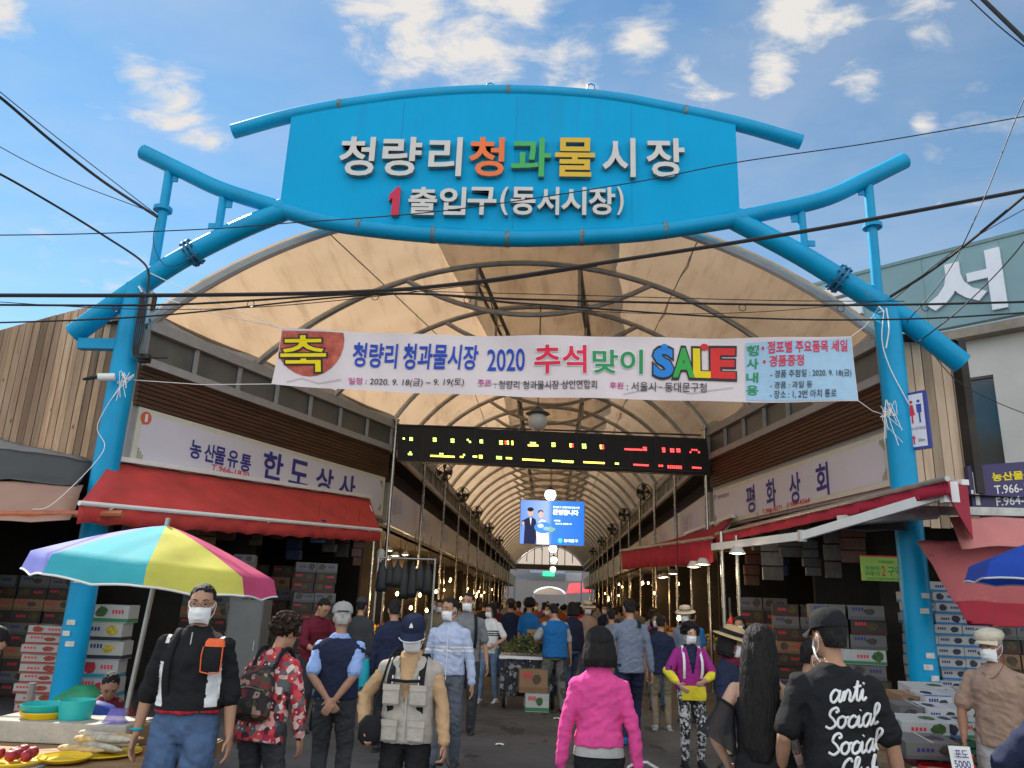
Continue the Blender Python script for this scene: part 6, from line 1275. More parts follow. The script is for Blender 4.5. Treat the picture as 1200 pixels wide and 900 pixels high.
        me = remesh(q, .0105*lod if not crowd else .023, 2, .0 if crowd else .011, 7, y+x); sc(me)
        sh_ = link(me, 'shirt' if sleeve in ('short', 'cap', 'none', 'elbow', 'off') else 'jacket', top, root)
    # --- hair
    q = MB(); hm = HAIRM[hairc]
    if hair in ('short', 'fade'):
        q.ell(H((0, .020, .047)), (.080, .094, .082), Rh, 16, 10); q.loft([((0, .052, -.055), .052, .050), ((0, .045, -.01), .068, .064), ((0, .03, .04), .079, .075)], 14, H)
        cut = lambda p: (p.y < -.030 and p.z < .070) or (p.z < -.02 and p.y < .03) or (p.y < .02 and p.z < .022)
    elif hair == 'bob':
        q.ell(H((0, .022, .045)), (.100, .118, .097), Rh, 16, 10); q.loft([((0, .036, -.128), .112, .092), ((0, .038, -.08), .120, .104), ((0, .030, .0), .108, .110), ((0, .024, .05), .096, .098)], 18, H)
        cut = lambda p: (p.y < -.035 and p.z < .065 and abs(p.x) < .092) or (p.y < -.055 and p.z < .08) or (p.y < -.02 and p.z < -.02)
    elif hair == 'curly':
        random.seed(int(x*100))
        for i in range(260):
            a = random.uniform(0, 2*pi); b = random.uniform(-.45, 1.5); d = V((cos(a)*cos(b), sin(a)*cos(b), sin(b)))
            if d.y < -.55 and d.z < .5: continue
            q.ell(H(V((d.x*.112, d.y*.120+.026, d.z*.108+.042))), random.uniform(.011, .020), Rh, 8, 6)
        q.ell(H((0, .030, .044)), (.102, .110, .100), Rh, 14, 8); cut = None
    elif hair == 'long':
        q.ell(H((0, .020, .045)), (.090, .106, .090), Rh, 18, 12)
        q.loft([((.0, .105, -.62), .050, .022), ((0.01, .11, -.55), .085, .040), ((0, .105, -.42), .105, .052), ((0, .095, -.28), .112, .060), ((0, .07, -.14), .112, .078), ((0, .045, -.02), .100, .092), ((0, .03, .05), .088, .085)], 26, H)
        cut = lambda p: (p.y < -.045 and p.z < .07) or (p.y < -.01 and p.z < -.05 and abs(p.x) < .07)
    elif hair == 'bun':
        q.ell(H((0, .022, .042)), (.080, .096, .084), Rh, 16, 10); q.ell(H((0, .105, .03)), .034, Rh, 10, 8)
        cut = lambda p: (p.y < -.045 and p.z < .075) or (p.z < -.03 and p.y < .05) or (p.y < .0 and p.z < .02)
    if hair != 'none':
        me = remesh(q, (.006 if hair == 'curly' else .009) if not crowd else .018, 1)
        inv = Rh.transposed()
        bm = bmesh.new(); bm.from_mesh(me)
        if cut:
            kill = [v for v in bm.verts if cut(inv @ (v.co-hc))]; bmesh.ops.delete(bm, geom=kill, context='VERTS')
        bm.normal_update(); NV = [v.normal.copy() for v in bm.verts]
        for v, vn in zip(bm.verts, NV):
            p = inv @ (v.co-hc); ang = atan2(p.x, p.y)
            if hair in ('long', 'bob'): v.co += vn*(.006*mnoise.noise(V((ang*9, p.z*2.2, x)))+.0018*sin(ang*70+mnoise.noise(V((p.z*5, ang*2, y)))*8))
            elif hair == 'curly': v.co += vn*(.016*mnoise.noise(p*48)+.008*mnoise.noise(p*95))
            else: v.co += vn*.005*mnoise.noise(V((p.x*60, p.y*60, p.z*30)))
        bm.to_mesh(me); bm.free(); me.polygons.foreach_set('use_smooth', [True]*len(me.polygons)); sc(me); link(me, 'hair', hm, root)
    # --- hats
    def piece(q, name, m, par=None, sm=True):
        o = q.build(name, m, None, smooth=sm); o.data.transform(Matrix.Scale(k, 4)); o.parent = par or root; return o
    if hat:
        kind, hm_, hm2 = hat; q = MB(); tilt = Rh @ Matrix.Rotation(.10, 3, 'X')
        if kind in ('cap', 'cap_back'):
            Mz = tilt; q.lathe([(.093, .0), (.094, .03), (.088, .06), (.072, .085), (.045, .101), (.015, .107), (.004, .108)], H((0, .014, .045)), 24, Mz, 1.12)
            o = piece(q, 'cap', hm_)
            f = -1
            q = MB(); rows = []
            for i in range(7):
                fr = i/6; row = []
                for j in range(13):
                    a = (j/12-.5)*2.3; r = .095+.078*fr*cos(a*.62); row.append(hc + Rh @ Vector_(sin(a)*(.094+.010*fr), -(cos(a)*r*1.10)+.016, .046-.030*fr-.018*(sin(a)**2)*(.4+fr)))
                rows.append(row)
            q.sheet(rows, .006, up=Rh @ V((0, 0, 1))); piece(q, 'cap_brim', hm2, o)
            q = MB(); q.ell(H((0, .022, .152)), .009, Rh, 8, 6); piece(q, 'button', hm2, o)
        elif kind == 'newsboy':
            q.lathe([(.090, 0), (.104, .02), (.108, .045), (.095, .072), (.05, .092), (.01, .097)], H((0, .014, .05)), 24, tilt, 1.15); o = piece(q, 'cap', hm_)
            q = MB(); rows = []
            for i in range(6):
                fr = i/5; rows.append([hc + Rh @ Vector_(sin((j/12-.5)*2.2)*(.095+.008*fr), -(cos((j/12-.5)*2.2)*(.102+.065*fr*cos((j/12-.5)*1.6)))+.016, .056-.022*fr-.014*(sin((j/12-.5)*2.2)**2)*(.4+fr)) for j in range(13)])
            q.sheet(rows, .006, up=Rh @ V((0, 0, 1))); piece(q, 'cap_brim', hm_, o)
        elif kind == 'straw':
            q.lathe([(.165, -.012), (.155, .0), (.12, .008), (.094, .012), (.090, .06), (.078, .085), (.04, .098), (.005, .10)], H((0, .012, .048)), 28, tilt, 1.1); o = piece(q, 'straw_hat', hm_)
            q = MB(); q.lathe([(.0955, .014), (.0965, .02), (.0945, .048), (.093, .05)], H((0, .012, .048)), 28, tilt, 1.1); piece(q, 'hat_band', hm2, o)
    if mask:
        q = MB(); rows = []
        for i in range(9):
            f = i/8; zz_ = -.014-.094*f; row = []
            for j in range(15):
                a = (j/14-.5)*2*1.18; ry = .097+.012*sin(pi*min(1, f*1.15))-.030*max(0, f-.72)*2; rx = .070-.022*max(0, f-.55)
                nose = .016*math.exp(-((j-7)/1.7)**2)*max(0, 1-f*1.6); row.append(H((sin(a)*rx, -cos(a)*(ry+nose)+.004+.003*sin(f*14), zz_+.016*(abs(a)/1.18)**2*(f-.5)*-1.5)))
            rows.append(row)
        q.sheet(rows, .003, up=Rh @ V((0, -1, 0))); mo = piece(q, 'face_mask', M_MASK)
        for s in (-1, 1):
            q = MB(); q.tube([H((s*.068, -.03, -.020)), H((s*.082, .012, .014)), H((s*.085, .03, .0)), H((s*.078, .018, -.05)), H((s*.062, -.032, -.088))], .0022, 5); piece(q, 'ear_loop', M_MASK, mo)
    if glasses:
        q = MB()
        for s in (-1, 1):
            q.tube([H((s*.033+.025*cos(a*pi/8), -.097-.0*a, .004+.018*sin(a*pi/8))) for a in range(17)], .0018, 5); q.tube([H((s*.058, -.094, .008)), H((s*.078, .01, .01))], .0016, 5)
        q.tube([H((-.008, -.099, .006)), H((.008, -.099, .006))], .0016, 5); piece(q, 'glasses', M_DGREY)
    root.rotation_euler.z = face
    J = dict(A=A, H=H, T=T, root=root, k=k, L=Lg, hc=hc, Rh=Rh, W=W)
    return root, J
def Vector_(a, b, c): return V((a, b, c))
def world(J, p):
    r = J['root']; return r.location + Matrix.Rotation(r.rotation_euler.z, 3, 'Z') @ (V(p)*J['k'])
def wear(J, mb, name, m, parent=None, smooth=True, thing=None):
    """attach a piece modelled in body coordinates: a child, or (thing=label) a top-level object standing where it is"""
    o = mb.build(name, m, None, smooth=smooth); o.data.transform(Matrix.Scale(J['k'], 4))
    if thing:
        o.location = J['root'].location; o.rotation_euler = J['root'].rotation_euler; tag(o, *thing)
        c = V((0, 0, 0)); 
        for v in o.data.vertices: c += v.co
        c /= max(1, len(o.data.vertices)); o.data.transform(Matrix.Translation(-c)); o.location = o.location + Matrix.Rotation(J['root'].rotation_euler.z, 3, 'Z') @ c
    elif parent and parent.parent is None:
        M = parent.matrix_basis.inverted() @ (Matrix.Translation(J['root'].location) @ Matrix.Rotation(J['root'].rotation_euler.z, 4, 'Z')); o.data.transform(M); o.parent = parent
    else: o.parent = parent or J['root']
    return o
from mathutils.bvhtree import BVHTree
def paint(o, m, fn):
    me = o.data; me.materials.append(m); i = len(me.materials)-1; q = 1/1.
    for p in me.polygons:
        if fn(p.center): p.material_index = i
def part_of(J, name): return [c for c in J['root'].children if c.name.split('.')[0] == name][0]
def shell(J, name, m, z0, z1, ex, vox=.0105, arm=0., bump=.007, front_gap=0.):
    """a waistcoat over the top"""
    W = J['W']; q = MB(); T = J['T']; R_ = [(.84, .185, .135), (.92, .182, .132), (1.05, .172, .122), (1.15, .172, .122), (1.26, .182, .128), (1.335, .176, .114), (1.39, .150, .092), (1.43, .098, .078)]
    R_ = [(z, a, b) for z, a, b in R_ if z0 <= z <= z1]
    q.loft([((0, .006, z), a*W+ex, b*W+ex*.8) for z, a, b in R_], 20, T)
    for s in (-1, 1): a, el, wv = J['A'][s]; limb(q, [a-V((s*.05, 0, 0)), a+(el-a)*.10], [.060*W+ex*.4, .060*W+ex*.4], 12)
    me = remesh(q, vox, 2, bump, 7, z0)
    if front_gap:
        bm = bmesh.new(); bm.from_mesh(me); bmesh.ops.delete(bm, geom=[v for v in bm.verts if v.co.y < 0 and abs(v.co.x) < front_gap*max(0, v.co.z-1.10)*4.5], context='VERTS'); bm.to_mesh(me); bm.free()
    me.transform(Matrix.Scale(J['k'], 4)); return link(me, name, m, J['root'])
def strap(J, s, m, name='strap', w=.02, front=True, out=.135, back=True, thing=None):
    T = J['T']; pts = [T((s*.105, -.10, 1.02)), T((s*.115, -out, 1.15)), T((s*.115, -out-.002, 1.27)), T((s*.11, -.095, 1.365)), T((s*.105, -.02, 1.445)), T((s*.105, .06, 1.43)), T((s*.10, .125, 1.36))]
    P = arc_pts(pts, 4); q = MB(); u = V((1, 0, 0)); rows = [[p-u*w, p, p+u*w] for p in P]; q.sheet(rows, .006, up=(0, -1, 0))
    return wear(J, q, name, m, smooth='all') if not thing else q
def plastic_bag(J, s, lab, m, size=.15, drop=.1, name='plastic_bag'):
    a, el, wv = J['A'][s]; h = wv+V((0, 0, -.09)); q = MB(); random.seed(int(abs(h.x)*1000))
    rings = [((h.x, h.y, h.z), .012, .010), ((h.x, h.y, h.z-drop*.6), .03, .022), ((h.x, h.y, h.z-drop), .06, .045), ((h.x, h.y, h.z-drop-size*.5), size*.62, size*.48), ((h.x, h.y, h.z-drop-size*1.1), size*.72, size*.55), ((h.x, h.y, h.z-drop-size*1.6), size*.6, size*.45), ((h.x, h.y, h.z-drop-size*1.75), size*.25, size*.2)]
    q.loft(rings, 22, None, 2.2); 
    for i, p in enumerate(q.v): n_ = mnoise.noise(p*22)*.016+mnoise.noise(p*50)*.006; d = (p-h); d.z = 0; q.v[i] = p+d*(n_*8) if d.length > .001 else p
    return wear(J, q, name, m, thing=(lab, 'bag'))
M_PLBLK = mat('black_plastic_film', (.012, .012, .013), .22, var=.2, spec=.5)
M_JEAN = mat('denim', (.055, .10, .19), .85, var=.35, scale=7, bump=.3); M_JEANL = mat('denim_light', (.13, .21, .32), .85, var=.3, scale=7, bump=.3)
C = {k: cloth(k, c) for k, c in dict(black=(.014, .014, .016), offblack=(.03, .03, .034), navy=(.018, .024, .055), white=(.72, .72, .72), skyblue=(.27, .40, .72), palblue=(.42, .48, .64), grey=(.17, .18, .19), lgrey=(.34, .34, .33), beige=(.47, .31, .17), stone=(.40, .37, .32), pink=(.66, .07, .27), denimsh=(.16, .19, .25), magenta=(.30, .025, .20), yellow=(.72, .60, .04), maroon=(.12, .012, .025), tan=(.34, .23, .17), char=(.045, .047, .052), slate=(.10, .115, .14), blue=(.015, .13, .36), khaki=(.22, .18, .12), teal=(.02, .32, .40), cream=(.58, .52, .40), olive=(.10, .10, .06), rust=(.3, .08, .03), red=(.42, .02, .03), straw=(.46, .33, .17), orange=(.75, .14, .05)).items()}
C['camo'] = print_cloth('camouflage_cloth', [(.09, .10, .09), (.14, .14, .13), (.05, .055, .05), (.11, .12, .10)], 9)
C['floral'] = print_cloth('red_floral_cloth', [(.42, .03, .04), (.55, .06, .07), (.06, .015, .02), (.60, .30, .28), (.10, .12, .12), (.35, .02, .05), (.7, .55, .5)], 26)
C['darkfloral'] = print_cloth('dark_floral_canvas', [(.03, .022, .025), (.16, .03, .03), (.03, .022, .025), (.05, .06, .03), (.32, .2, .16), (.02, .02, .02)], 30)
C['maroonfl'] = print_cloth('maroon_floral_cloth', [(.16, .012, .02), (.10, .01, .02), (.22, .03, .03), (.3, .12, .1), (.12, .01, .02)], 30)
C['bwprint'] = print_cloth('black_white_print', [(.02, .02, .02), (.5, .5, .5), (.02, .02, .02), (.05, .05, .06), (.4, .4, .4)], 34)
# 1 man in black polo
r, J = person('man in a black polo shirt with white side panels and jeans beside the striped parasol', -2.16, 5.05, 1.715, face=.12, head=(.15, .03), build=1.07, skin='tan', top=C['black'], sleeve='elbow', hem=.965, pants=M_JEAN, hair='short', mask=True, glasses=True, shoes=C['char'],
              arms={1: ((.275, .0, .80), (.5, .6, 0)), -1: ((-.29, .0, .79), (-.5, .6, 0))})
sh_ = part_of(J, 'shirt'); k = J['k']
paint(sh_, C['white'], lambda c: (abs(c.x) > .125*k and abs(c.x) < .185*k and 1.0*k < c.z < 1.25*k and c.y < .03) or (.150*k < abs(c.x) < .172*k and c.z > 1.36*k))
paint(sh_, C['red'], lambda c: c.z < .978*k)
q = MB(); q.tube([J['T']((0, -.108, 1.43)), J['T']((.0, -.118, 1.36))], .004, 5); wear(J, q, 'zip', M_STEEL)
q = MB(); q.tube([J['A'][-1][2]+V((.030*cos(a*pi/6), .030*sin(a*pi/6), .02)) for a in range(13)], .009, 6); wear(J, q, 'bracelet', C['teal'])
q = MB(); q.loft([((.15, -.150, 1.21), .055, .022), ((.15, -.158, 1.25), .062, .032), ((.155, -.155, 1.34), .060, .032), ((.155, -.145, 1.385), .050, .022)], 16, J['T']); pch = wear(J, q, 'shoulder_pouch', C['black'], thing=('small black pouch with orange trim on the shoulder of the man in the black polo', 'pouch'))
q = MB(); q.loft([((.155, -.150, 1.355), .062, .034), ((.155, -.148, 1.385), .056, .028), ((.155, -.138, 1.40), .045, .018)], 16, J['T']); wear(J, q, 'flap', C['orange'], pch)
q = MB(); q.tube([J['T'](p) for p in ((.095, -.176, 1.21), (.092, -.185, 1.30), (.098, -.182, 1.355))], .004, 5); q.tube([J['T'](p) for p in ((.208, -.170, 1.21), (.212, -.178, 1.30), (.210, -.175, 1.355))], .004, 5); q.tube([J['T'](p) for p in ((.095, -.176, 1.21), (.15, -.178, 1.20), (.208, -.170, 1.21))], .004, 5); wear(J, q, 'piping', C['orange'], pch)
strap(J, -1, C['black'], 'bag_strap')
# 2 woman in floral blouse
r, J = person('stooping woman with curly hair in a red floral blouse walking away', -1.86, 5.6, 1.54, face=pi-.25, lean=.22, head=(-.35, .15), fem=True, build=1.12, skin='tan', top=C['floral'], sleeve='long', hem=.80, pants=C['char'], hair='curly', hairc='brown',
              arms={1: ((.30, -.10, .86), (.6, .5, 0)), -1: ((-.26, -.10, .84), (-.5, .5, 0))})
q = MB(); T = J['T']; q.loft([((0, .175, .93), .12, .05), ((0, .20, .97), .155, .09), ((0, .205, 1.10), .15, .10), ((0, .19, 1.22), .135, .085), ((0, .165, 1.31), .09, .05)], 20, T); bp = wear(J, q, 'backpack', C['darkfloral'], thing=('dark floral backpack on the back of the stooping curly haired woman', 'backpack'))
q = MB(); q.loft([((0, .285, .97), .09, .02), ((0, .30, 1.02), .10, .03), ((0, .29, 1.10), .09, .02)], 14, T); wear(J, q, 'front_pocket', C['darkfloral'], bp)
q = MB(); q.tube([T((-.12, .27, 1.135)), T((0, .312, 1.15)), T((.12, .27, 1.135))], .004, 5); wear(J, q, 'zip', M_STEEL, bp)
for s in (-1, 1):
    q = MB(); q.tube(arc_pts([T((s*.09, .16, 1.30)), T((s*.10, .10, 1.43)), T((s*.10, .0, 1.468)), T((s*.11, -.11, 1.36)), T((s*.13, -.13, 1.2))], 4), .016, 6); wear(J, q, 'shoulder_strap', C['black'], bp)
# 3 old man with clasped hands
r, J = person('old man in a pale cap and navy vest with hands clasped behind his back', -1.70, 6.9, 1.60, face=pi+.05, head=(.25, .05), build=1.02, skin='tan', top=C['skyblue'], sleeve='short', hem=.92, pants=C['char'], hair='short', hairc='grey', hat=('cap', C['lgrey'], C['grey']), shoes=C['offblack'],
              arms={1: ((.035, .185, .93), (1, .45, 0)), -1: ((-.03, .20, .915), (-1, .45, 0)), 'hand': {1: (0, 1, .2), -1: (0, 1, .2)}, 'curl': .9})
vs_ = shell(J, 'vest', C['navy'], .90, 1.46, .018)
q = MB(); q.tube([J['H']((sx*.07, .10, .055)) if 0 else J['H']((.062*sin(a), .118*cos(a*.6)-.0, .062)) for a in [(-1+i/4) for i in range(9)]], .007, 5); wear(J, q, 'cap_strap', C['char'])
# 4 man in utility vest
r, J = person('man in a navy cap and grey utility vest over a beige shirt', -.87, 5.6, 1.56, face=-.08, head=(.1, .33), build=1.0, skin='tan', top=C['beige'], sleeve='long', hem=.88, pants=C['black'], hair='short', hairc='black', mask=True, hat=('cap', C['navy'], C['navy']), shoes=C['char'],
              arms={1: ((.30, -.10, .84), (.7, .5, 0)), -1: ((-.29, -.13, .93), (-.9, .4, 0)), 'curl': 1.1})
shell(J, 'utility_vest', C['stone'], .84, 1.45, .022, front_gap=.05); T = J['T']
q = MB(); q.tube([T((.012, -.147, .88)), T((.010, -.142, 1.0)), T((.012, -.140, 1.15))], .006, 5); wear(J, q, 'zip', M_GREYP)
for sx, z in ((-1, .93), (1, .93), (-1, 1.17), (1, 1.17)):
    q = MB(); q.loft([((sx*.10, -.148, z-.075), .055, .014), ((sx*.10, -.155, z-.06), .062, .020), ((sx*.10, -.155, z+.05), .062, .020), ((sx*.10, -.148, z+.06), .055, .014)], 12, T, 5); pk = wear(J, q, 'pocket', C['stone'])
    q = MB(); q.loft([((sx*.10, -.158, z+.03), .066, .022), ((sx*.10, -.156, z+.07), .066, .020)], 12, T, 5); wear(J, q, 'pocket_flap', C['stone'], pk) if 0 else wear(J, q, 'pocket_flap', C['stone'])
for s in (-1, 1):
    strap(J, s, C['black'], 'backpack_strap', .024, out=.155)
    q = MB(); q.tube([T((s*.098, -.150, 1.30)), T((s*.098, -.158, 1.25)), T((s*.098, -.160, 1.20))], .006, 5); wear(J, q, 'strap_trim', C['white'])
q = MB(); q.tube([T((-.12, -.155, 1.27)), T((0, -.168, 1.262)), T((.12, -.155, 1.27))], .012, 6); wear(J, q, 'chest_strap', C['black'])
cp = part_of(J, 'cap'); paint(cp, C['lgrey'], lambda c: False)
q = MB(); q.tube([J['hc']+J['Rh'] @ V((sin((j/12-.5)*2.3)*.106, -(cos((j/12-.5)*2.3)*.176*1.1*(.55+.45*cos((j/12-.5)*1.4)))+.016, .012-.018*sin((j/12-.5)*2.3)**2)) for j in range(13)], .004, 5); wear(J, q, 'brim_piping', C['white'])
q = MB(); q.prism([(-.014, -.012), (.014, -.012), (.012, .004), (.0, .022), (-.010, .006)], J['H']((.0, -.101, .105)), J['Rh'] @ V((1, 0, 0)), J['Rh'] @ V((0, .3, 1)), J['Rh'] @ V((0, -.004, 0))); wear(J, q, 'cap_emblem', C['white'], smooth=False)
q = MB(); q.loft([((-.235, -.16, .83), .05, .04), ((-.235, -.165, .87), .085, .06), ((-.235, -.165, .97), .085, .06), ((-.22, -.155, 1.02), .06, .04)], 18, T); wear(J, q, 'hip_bag', C['black'], thing=('black hip bag at the side of the man in the utility vest', 'bag'))
q = MB(); q.tube(arc_pts([T((-.22, -.15, 1.0)), T((-.205, -.12, 1.15)), T((-.15, -.05, 1.42)), T((-.10, .02, 1.47))], 4), .009, 5); wear(J, q, 'bag_cord', C['black'])
plastic_bag(J, 1, 'black plastic bag carried low by the man in the utility vest', M_PLBLK, .13, .06)
# 5 man in pale blue shirt
r, J = person('man in a pale blue long sleeved shirt with white mask looking to the left', -.97, 8.8, 1.69, face=-.05, head=(-.55, .05), skin='tan', top=C['palblue'], sleeve='long', hem=.92, pants=C['slate'], mask=True, legs={1: (.10, .10, .08), -1: (-.10, -.16, .075)}, shoes=C['char'],
              arms={1: ((.28, -.04, .80), (.4, .8, 0)), -1: ((-.27, .06, .80), (-.4, .8, 0))})
q = MB(); T = J['T']; q.tube([T((0, -.120, 1.42)), T((0, -.134, 1.26)), T((0, -.132, 1.0)), T((0, -.142, .88))], .0045, 5); wear(J, q, 'button_placket', C['white'])
paint(part_of(J, 'jacket'), C['white'], lambda c: abs(c.z-1.17*J['k']) < .008 or abs(c.z-1.21*J['k']) < .006)
# 6 man in grey tee
r, J = person('tall man in a grey t-shirt behind the man in pale blue', -.98, 11, 1.77, face=.1, head=(-.3, .0), skin='tan', top=C['grey'], sleeve='short', pants=C['char'], mask=True, arms={1: ((.28, -.06, .82), (.4, .8, 0))}); strap(J, 1, C['black'], 'bag_strap')
# 7 woman with striped top
r, J = person('woman in a white t-shirt with navy chest stripes and jeans inside the arcade mouth', -.86, 14.3, 1.62, face=-.25, head=(-.45, .15), fem=True, skin='light', top=C['white'], sleeve='short', hem=.84, pants=M_JEANL, hair='bob', mask=True, shoes=C['white'], legs={1: (.14, .05, .075), -1: (-.12, -.12, .075)},
              arms={1: ((.16, -.20, 1.0), (.9, .5, -.3)), -1: ((-.24, -.08, .85), (-.5, .6, 0))})
paint(part_of(J, 'shirt'), C['navy'], lambda c: any(abs(c.z-z*J['k']) < .0095 for z in (1.16, 1.195, 1.23)) and c.y < .2 and abs(c.x) < .17)
q = MB(); q.loft([((-.25, -.06, .60), .07, .05), ((-.25, -.06, .66), .11, .06), ((-.25, -.06, .80), .10, .05), ((-.25, -.06, .86), .05, .03)], 16); wear(J, q, 'shoulder_bag', C['black'], thing=('black shoulder bag of the woman in the striped t-shirt', 'bag'))
# 8 vendor in blue vest
r, J = person('vendor in a bright blue vest and camouflage trousers beside the cart of greens', .27, 13.4, 1.68, face=pi+.35, head=(.1, .3), lean=.08, build=1.08, skin='tan', top=C['lgrey'], sleeve='short', pants=C['camo'], hair='short', shoes=C['black'], arms={1: ((.20, -.30, 1.0), (.8, .5, -.3)), -1: ((-.30, -.05, .84), (-.6, .5, 0))}, legs={1: (.13, -.02, .075), -1: (-.14, .08, .075)})
shell(J, 'vest', C['blue'], .84, 1.46, .02)
# 9 woman in pink jacket
r, J = person('woman with a black bob in a bright pink jacket seen from behind', .38, 5.1, 1.535, face=pi-.04, head=(.12, .05), fem=True, build=.98, skin='light', top=C['pink'], sleeve='long', hem=.975, pants=C['black'], hair='bob', shoes=C['black'], arms={1: ((.262, .02, .80), (.5, .6, 0)), -1: ((-.272, .03, .80), (-.5, .6, 0)), 'curl': .8})
q = MB(); T = J['T']; q.loft([((0, .012, .915), .170, .121), ((0, .012, .955), .166, .117), ((0, .012, 1.02), .140, .095)], 24, T); wear(J, q, 'tee_hem', C['lgrey'])
q = MB(); W = J['W']; q.loft([((0, .014, 1.445), .080, .068), ((0, .016, 1.485), .068, .062)], 20, T); wear(J, q, 'collar', C['pink'])
wp = world(J, J['A'][-1][2]+V((0, 0, -.11)))
tr = empty('shopping_trolley', (wp.x+.02, wp.y-.22, 0), 'black shopping trolley bag pulled by the woman in the pink jacket', 'trolley')
bx, by = wp.x+.02, wp.y-.20
q = MB(); q.loft([((bx, by, .12), .16, .10), ((bx, by, .16), .18, .125), ((bx, by, .52), .18, .125), ((bx, by, .60), .165, .11), ((bx, by, .625), .10, .06)], 24, None, 4); q.build('bag', C['offblack'], tr, smooth=True)
q = MB()
for s in (-1, 1): q.tube([(bx+s*.12, by+.14, .08), (bx+s*.12, by+.14, .66), (bx+s*.085, by+.17, .775), (bx+s*.03, by+.19, .80)], .010, 8)
q.tube([(bx-.035, by+.19, .80), (bx+.035, by+.19, .80)], .012, 8); q.build('handle', M_STEEL, tr, smooth=True)
for s in (-1, 1):
    q = MB(); q.lathe([(.0, -.02), (.075, -.02), (.08, 0), (.075, .02), (.0, .02)], (bx+s*.19, by+.10, .08), 20, Matrix.Rotation(pi/2, 3, 'Y')); q.build('wheel', M_BLACK, tr, smooth=True)
# 10 man in denim shirt
r, J = person('tall man in a grey blue denim shirt walking into the arcade', 1.21, 10.8, 1.77, face=pi+.1, head=(.15, .12), skin='tan', top=C['denimsh'], sleeve='long', hem=.82, pants=C['navy'], hair='short', shoes=C['blue'], legs={1: (.11, .18, .10), -1: (-.09, -.12, .075)}, arms={1: ((.24, -.16, .92), (.7, .6, 0)), -1: ((-.27, .02, .82), (-.5, .7, 0))}); strap(J, -1, C['black'], 'bag_strap')
# 11 person in navy tee
r, J = person('person in a navy t-shirt and beige trousers behind the man in denim', 1.80, 12., 1.56, face=pi, head=(-.1, .1), skin='tan', top=C['navy'], sleeve='short', hem=.82, pants=C['khaki'], hair='short', shoes=C['lgrey'], fem=True)
# 12 woman with yellow sleeves
r, J = person('woman in a purple waistcoat with yellow sleeve guards and white mask facing the street', 1.74, 9.4, 1.50, face=.05, head=(.15, .1), fem=True, build=1.05, skin='light', top=C['navy'], sleeve='short', hem=.84, pants=C['bwprint'], hair='curly', hairc='black', mask=True, shoes=C['black'], arms={1: ((.12, -.24, 1.04), (.9, .5, -.4)), -1: ((-.20, -.22, .99), (-.9, .5, -.4))})
shell(J, 'waistcoat', C['magenta'], .90, 1.46, .02, front_gap=.045)
for s in (-1, 1):
    a, el, wv = J['A'][s]; q = MB(); limb(q, [el+(wv-el)*(-.12), el+(wv-el)*.3, el+(wv-el)*.72], [.056, .056, .046], 12); me = remesh(q, .011, 1, .006, 12); me.transform(Matrix.Scale(J['k'], 4)); link(me, 'sleeve_guard', C['yellow'], r)
    q = MB(); limb(q, [a, a+(el-a)*.5, el+(a-el)*.1], [.073, .070, .066], 12); me = remesh(q, .011, 1, .004, 12); me.transform(Matrix.Scale(J['k'], 4)); link(me, 'waistcoat_sleeve', C['magenta'], r)
    strap(J, s, C['white'], 'backpack_strap', .016, out=.158)
q = MB(); q.loft([((0, -.145, .80), .15, .02), ((0, -.155, .86), .16, .025), ((0, -.15, .97), .15, .02)], 14, J['T']); wear(J, q, 'waist_pouch', C['yellow'])
# 13 woman with straw hat
r, J = person('woman in a straw hat with black band and navy jacket in profile', 1.54, 6.6, 1.54, face=1.05, head=(.25, .18), fem=True, build=1.1, skin='tan', top=C['navy'], sleeve='long', hem=.78, pants=C['char'], hair='bob', hairc='black', mask=True, hat=('straw', C['straw'], C['black']), arms={1: ((.24, -.22, .95), (.8, .5, -.3)), -1: ((-.32, -.05, .86), (-.8, .4, 0)), 'curl': 1.})
q = MB(); a, el, wv = J['A'][-1]; d = (wv-el).normalized(); limb(q, [wv-d*.05, wv+d*.03, wv+d*.10], [.036, .046, .040], 10); me = remesh(q, .009, 1, .004, 14); me.transform(Matrix.Scale(J['k'], 4)); link(me, 'work_glove', C['cream'], r)
q = MB(); q.loft([((0, .0, 1.40), .105, .095), ((0, -.01, 1.44), .098, .09), ((0, .0, 1.475), .07, .066)], 18, J['T']); wear(J, q, 'neckerchief', C['maroon'])
plastic_bag(J, -1, 'large black plastic bag held by the woman in the straw hat', M_PLBLK, .19, .06)
